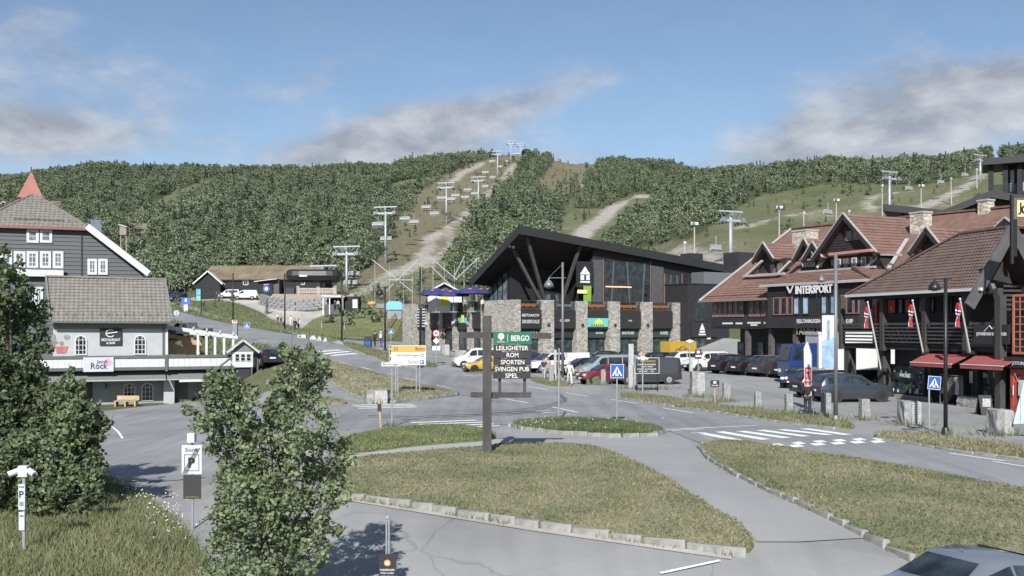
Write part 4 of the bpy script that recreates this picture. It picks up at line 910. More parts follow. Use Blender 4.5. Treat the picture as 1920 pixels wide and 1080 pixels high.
tiles('roof_tiles', isp, [A, B, Vector((uk, 2.6, za)), D], TILE_RED, .3, .38); tiles('roof_tiles', isp, [Vector((e0, 5, zeb)), A, D], TILE_RED, .3, .38)
tiles('roof_tiles', isp, [B, Vector((e1 + 4.0, 5, zeb)), Vector((u1, 4, za)), Vector((uk, 2.6, za))], TILE_RED, .3, .38)
board(isp, A, B, .12, .22, LEAD, 'eave_board'); board(isp, A + Vector((0, 0, .1)), D + Vector((0, 0, .1)), .22, .1, TILE_BROWN, 'hip_cap'); board(isp, B + Vector((0, 0, .1)), Vector((uk, 2.6, za + .1)), .22, .1, TILE_BROWN, 'hip_cap')
board(isp, D + Vector((0, .05, .05)), Vector((u1, 2.65, za + .05)), .3, .16, LEAD, 'flashing')
def gable(px, py, half, base_px_y, dep, back, wallmat=LOGW, tilem=TILE_RED, win=True, over=.7, edge=LEAD):
    u = fs_.u(px, dep); zp = fs_.z(px, py, dep); zb = fs_.z(px, base_px_y, dep); a = Vector((u - half, dep - over, zb)); c = Vector((u + half, dep - over, zb)); p = Vector((u, dep - over, zp))
    bk_ = Vector((0, back, 0))
    tiles('roof_tiles', isp, [a, p, p + bk_, a + bk_], tilem, .3, .38); tiles('roof_tiles', isp, [p, c, c + bk_, p + bk_], tilem, .3, .38)
    dz = Vector((0, -.03, -.16))
    for q in (a, c): board(isp, q + dz, p + dz, .1, .42, CHARCOAL, 'bargeboard', (0, 1, 0)); board(isp, q + Vector((0, -.05, .1)), p + Vector((0, -.05, .1)), .16, .1, edge, 'barge_cap', (0, 1, 0))
    MB().prism([(u - half * .93, zb + .02), (u, zp - .25), (u + half * .93, zb + .02)], dep, dep + .2).build('gable_wall', wallmat, isp)
    return u, zp, zb
gd = 2.9; u, zp, zb = gable(1593, 402, 3.7, 481, gd, 11)
mb = MB(); zz = zb + .1
while zz < zp - 1.2: hw = 3.4 * (zp - zz) / (zp - zb) - .3; mb.box(u - hw, u + hw, gd - .08, gd - .002, zz, zz + .17); zz += .22
kind(mb.build('log_courses', LOGW, isp), 'stuff')
uu = fs_.u(1600, gd); window(isp, uu - .75, uu - .05, fs_.z(1600, 451, gd), fs_.z(1600, 432, gd), gd - .09, 1, 1, REDWOOD, GLASS_LIGHT, .1); window(isp, uu + .05, uu + .75, fs_.z(1600, 451, gd), fs_.z(1600, 432, gd), gd - .09, 1, 1, REDWOOD, GLASS_LIGHT, .1)
MB().beam((fs_.u(1557, gd - .9), gd - .9, fs_.z(1557, 477, gd - .9)), (fs_.u(1636, gd - .9), gd - .9, fs_.z(1636, 469, gd - .9)), .5, .22).build('awning_roll', plain('rose_awning', (.42, .19, .18), .7), isp)
bx('upper_wall', isp, LOGW, fs_.u(1556, gd), fs_.u(1650, gd), gd + .1, gd + 6, za - .4, zb + .1)
for a in (1566, 1580, 1596, 1614, 1628): window(isp, fs_.u(a, gd), fs_.u(a + 9, gd), za + .05, zb - .12, gd + .08, 1, 1, REDWOOD if a % 3 else WHITEP, GLASS_LIGHT, .08)
gable(1442, 456, 1.55, 489, 3.6, 4.5); u2 = fs_.u(1442, 3.6); bx('dormer_wall', isp, LOGW, u2 - 1.5, u2 + 2.2, 3.7, 7, fs_.z(1442, 520, 3.6), fs_.z(1442, 486, 3.6))
for a in (1443, 1457): window(isp, fs_.u(a, 3.6), fs_.u(a + 9, 3.6), fs_.z(1450, 514, 3.6), fs_.z(1450, 495, 3.6), 3.68, 1, 1, REDWOOD, GLASS_LIGHT, .09)
gable(1519, 448, 1.45, 487, 3.4, 5.0); gable(1535, 455, 1.3, 487, 3.2, 4.5)
bx('dormer_wall', isp, LOGW, fs_.u(1500, 3.4), fs_.u(1552, 3.4), 3.6, 7, za - .3, fs_.z(1520, 480, 3.4)); MB().beam((fs_.u(1502, 2.9), 2.9, fs_.z(1502, 488, 2.9)), (fs_.u(1526, 2.9), 2.9, fs_.z(1526, 486.5, 2.9)), .4, .16).build('awning_roll', MATS['rose_awning'], isp)
for a in (1502, 1511, 1519): window(isp, fs_.u(a, 3.4), fs_.u(a + 7, 3.4), fs_.z(1510, 500, 3.4), fs_.z(1510, 491, 3.4), 3.58, 1, 1, WHITEP, GLASS_LIGHT, .07)
window(isp, fs_.u(1532, 3.4), fs_.u(1539, 3.4), fs_.z(1535, 501, 3.4), fs_.z(1535, 486, 3.4), 3.58, 1, 1, WHITEP, GLASS_LIGHT, .07, name='door')
gable(1749, 427, 1.7, 472, 4.2, 5.0); gable(1897, 411, .9, 428, 5.5, 2.5)
for p0, p1, dd in [((1398, 518), (1430, 489), 3.0), ((1457, 516), (1482, 490), 3.0), ((1532, 502), (1547, 487), 2.8), ((1626, 500), (1650, 480), 2.8)]:
    board(isp, fs_.p3(*p0, dd), fs_.p3(*p1, dd + .4), .3, .2, LEAD, 'flashing')
board(isp, fs_.p3(1395, 518, 2.9), fs_.p3(1470, 513, 2.9), .3, .2, LEAD, 'flashing')
board(isp, fs_.p3(1652, 477, 2.5), fs_.p3(1690, 478, 2.5), .16, .16, LEAD, 'gutter'); board(isp, fs_.p3(1666, 504, 2.6), fs_.p3(1701, 448, 6.2), .3, .14, LEAD, 'valley')
def chimney(x0, x1, ytop, ybot, mat=CHIMSTONE):
    p = fs_.hit((x0 + x1) / 2, ybot, EL, ER, RR); dp = p.y; a, b = fs_.u(x0, dp), fs_.u(x1, dp); d_ = (b - a) * .8
    c_ = bx('chimney', isp, mat, a, b, dp, dp + d_, p.z - 1.2, fs_.z((x0 + x1) / 2, ytop, dp)); zt2 = fs_.z((x0 + x1) / 2, ytop, dp)
    MB().box(a - .06, b + .06, dp - .06, dp + d_ + .06, zt2 + .003, zt2 + .14).build('chimney_cap', LEAD, c_)
    MB().slab([(a - .15, dp - .25, p.z - .05), (b + .15, dp - .25, p.z - .05), (b + .15, dp + .05, p.z + .15), (a - .15, dp + .05, p.z + .15)], .05).build('chimney_apron', LEAD, c_)
chimney(1485, 1511, 434, 477); chimney(1706, 1730, 400, 443); chimney(1833, 1852, 377, 406)
# ================================================================== log shop with balcony, right
f3 = Fr(22.4, 66, .26, -.965)
shp = root_of(f3, 'log_shop', 'black log shop with brown tiled roof, balcony and red awnings', 'shop building')
ue = 0.2; zE = 6.42; ug_ = f3.u(1841, -.8); uB0 = f3.u(1578, -.2); zb1 = f3.z(1656, 609, -.2); zb0 = f3.z(1656, 645, -.2)
POSTW = plain('weathered_black_post', (.05, .047, .045), .75, var=.35, scale=1.5, streak=(1, 1, .3))
bx('upper_wall', shp, LOGW, uB0 + .5, ug_ + 8, 1.8, 9, zb0 - .1, zE + .3)
bx('shop_wall', shp, LOGW, f3.u(1662), ug_ + 1.2, .6, 9, -.5, zb0 - .12)
bx('back_wall', shp, LOGW, uB0 + 1, f3.u(1662), 7, 9, -.5, zb0 - .12)
for i in range(9):
    w_ = 1.9 / 9; MB().box(uB0, ug_ + 1.5, -.25 + i * w_ * 1.07, -.25 + i * w_ * 1.07 + w_ * .95, zb0 - .05, zb0).build('balcony_plank', POSTW, shp)
bx('balcony_beam', shp, BLACKWOOD, uB0, ug_ + 1.5, -.2, -.02, zb0 - .32, zb0 - .06); bx('balcony_soffit', shp, BLACKWOOD, uB0, ug_ + 1.5, 0, 7, zb0 - .11, zb0 - .055)
posts = [1578, 1656, 1735, 1812, 1872]
for px_ in posts:
    u = f3.u(px_, -.3); bx('post', shp, POSTW, u - .16, u + .16, -.45, -.13, zb0 - .4, zE)
for px_ in (1592, 1656): u = f3.u(px_, .1); bx('post', shp, POSTW, u - .28, u + .28, -.1, .45, -.3, zb0 - .33)
for a, b in zip(posts, posts[1:]):
    u0, u1 = f3.u(a, -.3) + .17, f3.u(b, -.3) - .17
    for k in range(6): z = zb0 + .1 + (zb1 - zb0 - .12) * k / 5; MB().box(u0, u1, -.36, -.29, z, z + (.13 if k == 5 else .10)).build('rail', plain('rail_wood', (.06, .055, .055), .55, var=.2), shp)
for a, b, m_ in [(1664, 1680, plain('red_poster', (.55, .06, .05), .5, var=.2)), (1684, 1693, plain('skier_poster', (.12, .2, .45), .5, var=.6, scale=2)), (1696, 1708, plain('red_poster2', (.5, .1, .08), .5, var=.5, scale=2)), (1722, 1730, GLASS_LIGHT), (1745, 1752, GLASS_LIGHT), (1766, 1776, GLASS_LIGHT), (1780, 1786, GLASS_LIGHT)]:
    window(shp, f3.u(a, 1.75), f3.u(b, 1.75), f3.z(1690, 588, 1.75), f3.z(1690, 560, 1.75), 1.77, 1, 1, BLACKWOOD, m_, .06)
lettering('P', shp, SIGNWHITE, f3.u(1672, 1.7), f3.z(1672, 579, 1.7), h=.25, dep=1.68)
bx('red_post', shp, plain('red_post', (.42, .06, .05), .6), f3.u(1640, 1.2), f3.u(1644, 1.2), 1.2, 1.4, zb0, zE - .4)
mb = MB()
for i in range(5): mb.beam((f3.u(1664 + i * 9, .9), .9, zb0 + .9), (f3.u(1676 + i * 9, .9), .9, zb0 + .02), .06, .06)
mb.build('stacked_skis', plain('ski_stack', (.35, .28, .26), .5, var=.5), shp)
rd = 1.25; zR = f3.z(1896, 426, rd); uR = f3.u(1896, rd); uL = f3.u(1803, rd); zee = zE
EA, EBq, RCq, RDq = Vector((ue, -.85, zee)), Vector((uR - .1, -.85, zee)), Vector((uR, rd, zR)), Vector((uL, rd, zR))
tiles('roof_tiles', shp, [EA, EBq, RCq, RDq], TILE_BROWN, .26, .21, .03, .035)
EC = Vector((ue, 3.4, zee)); ED = Vector((uR - .1, 3.4, zee)); tiles('roof_tiles', shp, [EC, EA, RDq], TILE_BROWN, .26, .21, .03, .035); tiles('roof_tiles', shp, [ED, EC, RDq, RCq], TILE_BROWN, .26, .21, .03, .035)
board(shp, EA + Vector((0, -.05, -.03)), Vector((ug_ + .1, -.9, zee - .03)), .14, .16, WHITEP, 'gutter'); bx('eave_beam', shp, BLACKWOOD, ue + .2, ug_ + .3, -.7, -.5, zee - .3, zee - .12)
board(shp, RDq + Vector((0, 0, .05)), RCq + Vector((0, 0, .05)), .25, .12, TILE_BROWN, 'ridge_cap'); board(shp, EA + Vector((0, 0, .08)), RDq + Vector((0, 0, .08)), .22, .1, TILE_BROWN, 'hip_cap')
lowz = f3.z(1829, 574, -1.3); P0 = Vector((uR + .06, rd, zR - .1)); P1 = Vector((uR + .06, -1.45, lowz)); P2 = Vector((uR + .06, rd + 2.7, lowz))
for q in (P1, P2): board(shp, P0, q, .16, .62, plain('barge_dark', (.085, .083, .085), .7, var=.25), 'bargeboard', (1, 0, 0))
board(shp, P0 + Vector((.12, 0, -1.5)), P0 + Vector((.12, 0, .5)), .2, .3, BLACKWOOD, 'finial', (0, 1, 0))
MB().prism([(-1.0, 0), (1.0, 0), (0, zR - zee - .5)], -.05, .05).build('gable_wall', LOGW, shp, (uR - 1.0, rd, zee), R(90))
for k in range(6): z = zee + .1 - .25 * k; MB().box(uR + .1, uR + .16, rd - .6, rd + 1.9, z, z + .12).build('gable_slat', POSTW, shp)
for q in ((f3.u(1876, -.4), -.4),): bx('porch_post', shp, POSTW, q[0] - .2, q[0] + .2, q[1] - .2, q[1] + .2, -.3, zee - .4); MB().beam((q[0], q[1], zee - .9), (q[0] - .9, q[1] + .2, zee + .2), .2, .25).build('brace', plain('brace_wood', (.12, .115, .11), .7), shp)
for a, b, y0, y1, nm in [(1668, 1735, 738, 682, 'shop_window'), (1838, 1888, 766, 690, 'shop_window')]:
    u0, u1 = f3.u(a, .5), f3.u(b, .5); z0, z1 = max(.25, f3.z(a, y0, .5)), f3.z(a, y1, .5)
    w_ = window(shp, u0, u1, z0, z1, .56, 1, 1, BLACKWOOD, GLASS_SHOP, .1, name=nm)
    rnd = random.Random(a)
    for k in range(26):      # goods behind the pane, lined up on shelves
        x = u0 + .15 + rnd.random() * (u1 - u0 - .4); z = z0 + .12 + (k % 5) * (z1 - z0 - .3) / 5; s_ = rnd.uniform(.08, .22)
        MB().box(x, x + s_, .50, .535, z, z + s_ * rnd.uniform(.8, 1.8)).build('goods', plain('goods%d' % (k % 5), [(.5, .5, .48), (.2, .22, .12), (.3, .08, .07), (.1, .14, .16), (.42, .36, .25)][k % 5], .6), w_)
bx('window_base', shp, plain('brick_base', (.3, .26, .22), .8, var=.3), f3.u(1668), f3.u(1735), .3, .5, -.2, .25)
lettering('INGRID', shp, SIGNWHITE, f3.u(1698, .45), f3.z(1698, 704, .45), w=1.1, dep=.44, bold=.02)
bx('dark_door_panel', shp, plain('interior_shade_black', (.008, .008, .009), .9, var=0), f3.u(1746, .55), f3.u(1832, .55), .5, .59, 0, zb0 - .5)  # solid near-black panel stands in for the shade inside the doorway
u0 = f3.u(1815); MB().box(u0, u0 + .5, .2, .48, 0, zb0 - .2).build('door_pillar', POSTW, shp)
ws = MB().box(f3.u(1818, .1), f3.u(1824, .1), .08, .11, f3.z(1820, 718, .1), f3.z(1820, 696, .1)).build('price_sign', SIGNWHITE, shp)
AWN = plain('red_awning', (.30, .075, .075), .75, var=.12, scale=1.0)
for (t0, t1, ty, b0, b1, by) in [(1748, 1808, 657, 1706, 1784, 684), (1842, 1866, 660, 1800, 1881, 688)]:
    dT, dB = .5, -1.5; A_, B_ = f3.p3(t0, ty, dT), f3.p3(t1, ty, dT); C_, D_ = f3.p3(b1, by - 3, dB), f3.p3(b0, by - 3, dB)
    B_.x = max(B_.x, C_.x - .4); A_.z = B_.z = (A_.z + B_.z) / 2; C_.z = D_.z = (C_.z + D_.z) / 2
    aw = MB().slab([D_, C_, B_, A_], .03).build('awning', AWN, shp)
    v = MB(); n_ = 14
    for i in range(n_): p = D_.lerp(C_, i / n_); q = D_.lerp(C_, (i + .97) / n_); v.add([p, q, q - Vector((0, 0, .2)), p - Vector((0, 0, .22))], [(0, 1, 2, 3)])
    v.build('valance', AWN, aw); MB().tube([D_, C_], .03, 6).build('front_bar', WHITEP, aw)
    MB().tube([D_ + Vector((.3, 0, 0)), A_ + Vector((.3, 0, -.5))], .025, 6).tube([C_ - Vector((.3, 0, 0)), B_ + Vector((-.3, 0, -.5))], .025, 6).build('folding_arm', GREYMETAL, aw)
bs = bx('balcony_sign', shp, SIGNBLACK, f3.u(1826, -.5), f3.u(1892, -.5), -.5, -.44, f3.z(1860, 645, -.5), f3.z(1860, 609, -.5))
lettering('JOTUNFOGD SETESTØLEN', shp, SIGNWHITE, f3.u(1858, -.52), f3.z(1858, 627, -.52), w=f3.u(1887, -.52) - f3.u(1831, -.52), h=.22, dep=-.52, bold=.02)
uu, zz = f3.u(1858, -.52), f3.z(1858, 617, -.52); MB().tube([(uu - .5, -.53, zz - .12), (uu - .1, -.53, zz + .18), (uu + .1, -.53, zz), (uu + .25, -.53, zz + .1), (uu + .55, -.53, zz - .12)], .025, 5).build('peak_emblem', SIGNWHITE, shp)
ur0 = f3.u(1890, -.7); bx('entrance_wall', shp, LOGW, ur0 - .1, ur0 + 7, -.4, 6, -.4, 6.0)
DOORRED = plain('red_door', (.40, .07, .045), .5, var=.15)
z1 = f3.z(1900, 692, -.7); dw = 1.35
dr = MB(); dr.box(ur0, ur0 + .2, -.55, -.42, 0, z1); dr.box(ur0 + dw, ur0 + dw + .2, -.55, -.42, 0, z1); dr.box(ur0 + .2, ur0 + dw, -.55, -.42, z1 - .3, z1); dr.box(ur0 + .2, ur0 + dw, -.55, -.42, 0, .35)
dr = dr.build('door', DOORRED, shp)
arched(shp, ur0 + .22, ur0 + dw - .02, .36, z1 - .32, -.43, DOORRED, GLASS_SHOP, 1, 1, 'door_window')
MB().box(ur0 + .55, ur0 + .95, -.56, -.53, .9, 1.7).build('notice', SIGNWHITE, dr); MB().tube([(ur0 + .27, -.62, .9), (ur0 + .27, -.62, 1.4)], .025, 6).build('handle', SIGNWHITE, dr)
bx('door_sign', shp, SIGNBLACK, f3.u(1882, -.75), f3.u(1960, -.75), -.75, -.6, f3.z(1900, 690, -.75), f3.z(1900, 670, -.75))
lettering('JOTUN', shp, SIGNWHITE, f3.u(1907, -.8), f3.z(1907, 682, -.8), w=.8, dep=-.77)
for k in range(2): window(shp, ur0 + .05 + k * 1.1, ur0 + 1.05 + k * 1.1, f3.z(1905, 664, -.5), f3.z(1905, 552, -.5), -.42, 2, 8, plain('orange_frame', (.5, .15, .08), .5, var=.15), GLASS, .12)
nb0 = at(1901, 410, 50); nbd = thing('name_board', 'yellow name board in a dark frame above the log gable at the right edge', 'sign', at(1900, 411, 50))
MB().box(.0, 3.2, 0, .1, 0, 1.05).build('frame', plain('board_frame', (.10, .095, .075), .8, var=.4), nbd); MB().box(.18, 3.05, -.03, -.002, .12, .93).build('board', plain('board_yellow', (.62, .5, .26), .6, var=.1), nbd)
lettering('J', nbd, BLACKWOOD, .3, .52, h=.6, dep=-.045, bold=.01); lettering('o', nbd, BLACKWOOD, .58, .47, h=.45, dep=-.045, bold=.01)
MB().box(-.12, .0, -.05, .12, -2.2, 1.2).build('post', BLACKWOOD, nbd)
# ================================================================== black modern building behind, upper right
ft = Fr(*at(1655, 400, 135)[:2], .91, -.41)
tw_ = root_of(ft, 'tower_building', 'black modern building with folded flat roof and glazed lookout tower behind the tiled roofs', 'building')
def slabpx(name, pts, dep, th, depth, mat):
    q = [ft.p3(x, y, dep) for x, y in pts]; mb = MB()
    for a, b in zip(q, q[1:]): mb.add([a, b, b + Vector((0, depth, 0)), a + Vector((0, depth, 0)), a - Vector((0, 0, th)), b - Vector((0, 0, th)), b + Vector((0, depth, -th)), a + Vector((0, depth, -th))], [(0, 1, 2, 3), (4, 5, 1, 0), (5, 6, 2, 1), (7, 4, 0, 3), (4, 7, 6, 5), (6, 7, 3, 2)])
    return mb.build(name, mat, tw_)
slabpx('roof', [(1655, 382), (1768, 394), (1858, 357), (1960, 372)], -1, .9, 14, CHARCOAL)
mb = MB(); q = [ft.p3(x, y, 0) for x, y in [(1690, 393), (1768, 402), (1858, 366), (1960, 380)]]
for a, b in zip(q, q[1:]): mb.add([(a.x, 0, 0), (b.x, 0, 0), (b.x, 0, b.z), (a.x, 0, a.z)], [(0, 1, 2, 3)])
mb.build('wall', BLACKWOOD, tw_)
slabpx('tower_roof', [(1843, 297), (1960, 288)], 2, .85, 8, CHARCOAL)
zz0 = ft.z(1860, 362, 3); zz1 = ft.z(1860, 306, 3)
for x in (1858, 1885, 1912): u = ft.u(x, 3); bx('tower_post', tw_, BLACKWOOD, u - .3, u + .3, 3, 3.5, zz0 - 2, zz1)
bx('tower_core', tw_, BLACKWOOD, ft.u(1890, 5), ft.u(1890, 5) + 9, 5, 9, zz0 - 2, zz1)
for i, x in enumerate((1893, 1907, 1917)): window(tw_, ft.u(x, 4.9), ft.u(x + (9 if i else 10), 4.9), zz0 + .2, zz1 - .7, 4.98, 1, 1, DARKMETAL, plain('tower_pane', (.3, .36, .42), .1, var=.2), .1)
for a, b in ((1861, 1882), (1888, 1911)): bx('tower_glass', tw_, RAILGLASS, ft.u(a, 3.2), ft.u(b, 3.2), 3.2, 3.24, zz0 - .2, zz0 + 1.1)
# ================================================================== white restaurant, left
f4 = Fr(*at(92, 700, 82.5)[:2], .93, .367, -2.05)
rst = root_of(f4, 'restaurant', 'white plastered restaurant with grey tiled roof, arched windows and a long white deck', 'restaurant')
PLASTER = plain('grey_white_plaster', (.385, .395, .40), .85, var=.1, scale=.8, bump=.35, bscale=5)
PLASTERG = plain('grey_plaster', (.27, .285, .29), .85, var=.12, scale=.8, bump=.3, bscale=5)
GREYTRIM = plain('dark_grey_trim', (.10, .105, .105), .6, var=.15); SAGE = plain('sage_boards', (.17, .18, .175), .65, var=.15, streak=(.5, 1, 6))
uR4 = f4.u(312); z600 = f4.z(200, 603); z612 = f4.z(200, 617); zdk = f4.z(200, 672)
bx('wall', rst, PLASTER, .3, uR4, 0, 8, zdk - .3, z612); bx('frieze', rst, SAGE, .3, uR4, -.02, 8, z612 + .003, z600 + .35)
bx('corner_board', rst, WHITEP, uR4 - .02, uR4 + .12, -.08, .3, zdk, z612); bx('drainpipe', rst, GREYTRIM, uR4 - .32, uR4 - .2, -.14, -.03, zdk, z600)
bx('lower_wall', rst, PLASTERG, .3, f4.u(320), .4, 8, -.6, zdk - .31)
zr4 = f4.z(200, 521.5, 4.2); ea = -.8
A_, B_ = Vector((.05, ea, z600)), Vector((f4.u(323, ea), ea, z600 - .05)); C_, D_ = Vector((f4.u(309, 4.2), 4.2, zr4 - .1)), Vector((f4.u(86, 4.2), 4.2, zr4))
A_.x = f4.u(94, ea)
tiles('roof_tiles', rst, [A_, B_, C_, D_], TILE_GREY, .36, .44, .055, .06); tiles('roof_tiles', rst, [Vector((B_.x, 9.2, z600)), Vector((A_.x, 9.2, z600)), D_, C_], TILE_GREY, .36, .44, .055, .06)
for p, q in ((A_, D_), (B_, C_)): board(rst, p + Vector((0, 0, .02)), q + Vector((0, 0, .02)), .14, .34, SAGE, 'bargeboard')
board(rst, D_ + Vector((0, 0, .1)), C_ + Vector((0, 0, .1)), .3, .14, TILE_GREY, 'ridge_cap'); board(rst, A_ + Vector((0, -.08, -.04)), B_ + Vector((0, -.08, -.04)), .14, .16, GREYTRIM, 'gutter')
for i in range(14): x = A_.x + .5 + i * (B_.x - A_.x - 1) / 13; MB().beam((x, -.35, z600 + .28), (x, -.1, z600 + .8), .05, .05).build('snow_hook', GREYTRIM, rst)
for x in (A_.x + .35, uR4): MB().add([(x, 0, z600), (x, 8.4, z600), (x, 4.2, zr4 - .25)], [(0, 1, 2)]).build('gable_wall', SAGE, rst)
for a, b in ((140, 163), (251, 274)): arched(rst, f4.u(a), f4.u(b), f4.z(150, 666), f4.z(150, 628), -.01, WHITEP, GLASS, 3, 4)
for a, b in ((231, 254), (265, 288)): arched(rst, f4.u(a, .4), f4.u(b, .4), f4.z(240, 753, .4), f4.z(240, 718, .4), .39, WHITEP, GLASS, 3, 4)
zA, zB_, zC, zD = f4.z(200, 667, -1.4), f4.z(200, 672, -1.4), f4.z(200, 689, -1.4), f4.z(200, 695, -1.4)
uL4, uM, uT = f4.u(55, -1.4), f4.u(312, -1.4), f4.u(484, -1.4)
for a, b in ((uL4, uM - .12), (uM + .12, uT)):
    n_ = int((b - a) / .42)
    for i in range(n_): x = a + (b - a) * i / n_; MB().box(x, x + (b - a) / n_ - .015, -1.45, -1.38, zC, zB_).build('deck_board', WHITEP, rst)
    bx('deck_rail', rst, GREYTRIM, a, b, -1.55, -1.3, zB_ + .003, zA); bx('deck_skirt', rst, GREYTRIM, a, b, -1.5, -1.3, zD, zC - .003)
bx('deck_post', rst, GREYTRIM, uM - .11, uM + .11, -1.6, -1.35, zD - .1, zA + .05); bx('deck_post', rst, GREYTRIM, uT - .2, uT, -1.62, -1.35, -.5, zA + .05)
bx('deck_floor', rst, plain('deck_wood', (.2, .18, .16), .8, var=.2), uL4, uT, -1.3, -.005, zC - .25, zC - .1); bx('deck_floor', rst, MATS['deck_wood'], uR4 + .13, uT, 0, 12, zC - .25, zC - .1)
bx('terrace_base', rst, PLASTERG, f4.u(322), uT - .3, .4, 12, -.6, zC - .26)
zp0, zp1 = f4.z(200, 713, -1.8), zD - .02
for a, b in ((uL4, uM - .05), (uM + .05, uT - .2)):
    for i in range(4):
        y0 = -1.75 + i * .42; z0_ = zp0 + (zp1 - zp0) * i / 4; MB().slab([(a, y0, z0_), (b, y0, z0_), (b, y0 + .46, z0_ + (zp1 - zp0) / 4 * 1.1), (a, y0 + .46, z0_ + (zp1 - zp0) / 4 * 1.1)], .05).build('pent_board', SAGE, rst)
    bx('pent_gutter', rst, plain('pale_gutter', (.33, .34, .34), .5), a, b, -1.86, -1.74, zp0 - .08, zp0 + .02)
bx('buttress', rst, PLASTER, f4.u(307, -.6), f4.u(327, -.6), -.6, .38, -.6, zp0 + .1)
bx('door', rst, DARKMETAL, f4.u(157, .3), f4.u(173, .3), .3, .39, 0, zp0 - .2); bx('lantern', rst, DARKMETAL, f4.u(197, .2), f4.u(200, .2), .1, .3, f4.z(198, 728, .2), f4.z(198, 718, .2))
bx('side_door', rst, GREYTRIM, f4.u(330, .3), f4.u(352, .3), .3, .39, -.1, zp0 - .15)
cn = MB().slab([(f4.u(336, -2.4), -2.4, zp0 - .1), (f4.u(388, -2.4), -2.4, zp0 - .1), (f4.u(380, -.3), -.3, zp0 + .7), (f4.u(333, -.3), -.3, zp0 + .7)], .1).build('entrance_canopy', SAGE, rst)
MB().box(f4.u(336, -2.45), f4.u(388, -2.45), -2.5, -2.42, zp0 - .22, zp0 - .02).build('canopy_edge', WHITEP, cn)
sg = bx('restaurant_sign', rst, SIGNBLACK, f4.u(187), f4.u(228.5), -.15, -.04, f4.z(200, 647), f4.z(200, 615))
lettering('RESTAURANT', rst, SIGNWHITE, f4.u(208), f4.z(208, 637), w=1.45, h=.22, dep=-.16, bold=.02); lettering('& BAR', rst, SIGNWHITE, f4.u(208), f4.z(208, 643), w=.7, h=.2, dep=-.16, bold=.02)
uu, zz = f4.u(207), f4.z(207, 625); MB().tube([(uu + .33 * math.cos(t), -.17, zz + .3 * math.sin(t)) for t in np.linspace(.9, 5.6, 14)], .05, 6).tube([(uu - .3, -.17, zz - .02), (uu + .55, -.17, zz + .1)], .05, 6).build('e_emblem', SIGNWHITE, rst)
bn = bx('banner', rst, plain('lilac_banner', (.45, .47, .55), .7, var=.12), f4.u(156, -1.6), f4.u(213, -1.6), -1.63, -1.6, f4.z(180, 697, -1.6), f4.z(180, 670, -1.6))
INK = plain('dark_ink', (.03, .03, .04), .6); uu = f4.u(186, -1.6)
lettering('Jordi', rst, INK, uu + .2, f4.z(186, 679, -1.6), w=.8, h=.36, dep=-1.65, bold=.01); lettering('Rock', rst, INK, uu, f4.z(186, 686, -1.6), w=1.25, h=.5, dep=-1.65, bold=.01)
MB().lathe([(.3, 0), (.3, .012), (.24, .014)], (f4.u(203, -1.6), -1.645, f4.z(203, 679, -1.6)), 16, 'y').build('banner_stamp', plain('pink_ink', (.5, .3, .4), .6), rst)
fb = MB()      # flower basket mural: pot and blossoms
ub_, zb_ = f4.u(115), f4.z(115, 655); fb.prism([(ub_ - .35, zb_ - .3), (ub_ + .35, zb_ - .3), (ub_ + .5, zb_ + .25), (ub_ - .5, zb_ + .25)], -.05, -.01); fb.build('mural_pot', plain('mural_red', (.42, .14, .13), .8, var=.2), rst)
fb = MB(); rnd = random.Random(4)
for i in range(11): fb.lathe([(rnd.uniform(.1, .2), 0), (.05, .03)], (ub_ + rnd.uniform(-.7, .7), -.03 - i * .002, zb_ + .35 + rnd.random() * .8), 8, 'y')
fb.build('mural_blossoms', plain('mural_grey', (.22, .22, .2), .8, var=.5, scale=4), rst)
mb_ = 2.0; pl = [(371, 622), (387, 624), (403, 626.5), (420, 629), (437, 632)]
pr = MB().beam(f4.p3(308, 613, mb_), f4.p3(444, 632, mb_), .35, .32).build('pergola_beam', WHITEP, rst); MB().beam(f4.p3(330, 622, mb_ + 3), f4.p3(446, 633, mb_ + 3), .25, .25).build('pergola_beam', WHITEP, rst)
for x, y in pl: u, z = f4.at(x, y, mb_); MB().box(u - .1, u + .1, mb_ - .1, mb_ + .1, zC - .1, z).build('pergola_post', WHITEP, rst)
for i in range(6): x = 312 + i * 25; a = f4.p3(x, 613 + i * 3.5, mb_); MB().beam(a + Vector((0, -.3, .2)), a + Vector((.4, 4.0, .3)), .12, .16).build('pergola_rafter', WHITEP, rst)
TAN = plain('tan_canvas', (.42, .27, .15), .75, var=.15)
for pts, lab in [([(316, 640), (357, 655), (352, 664), (316, 664)], 'a'), ([(338, 637), (380, 638), (374, 664), (352, 664)], 'b'), ([(312, 625), (362, 634), (360, 639), (312, 633)], 'c')]:
    q = [f4.p3(x, y, 3 + .5 * ord(lab) - 48) for x, y in pts]; m_ = MB(); m_.slab(q, .06) if False else m_.add(q + [v + Vector((0, .15, 0)) for v in q], [(0, 1, 2, 3), (7, 6, 5, 4), (0, 4, 5, 1), (1, 5, 6, 2), (2, 6, 7, 3), (3, 7, 4, 0)])
    m_.build('canvas_screen', TAN, rst)
hb = f4.world(f4.u(456, -1.9), -1.9, zC - .35); hut = thing('menu_hut', 'small grey and white house shaped display hut at the end of the restaurant deck', 'hut', hb, f4.rz)
MB().box(-.95, .75, -.5, .5, .25, 1.55).build('body', WHITEP, hut); MB().prism([(-.95, 1.553), (.75, 1.553), (-.1, 2.4)], -.49, .49).build('gable', SAGE, hut)
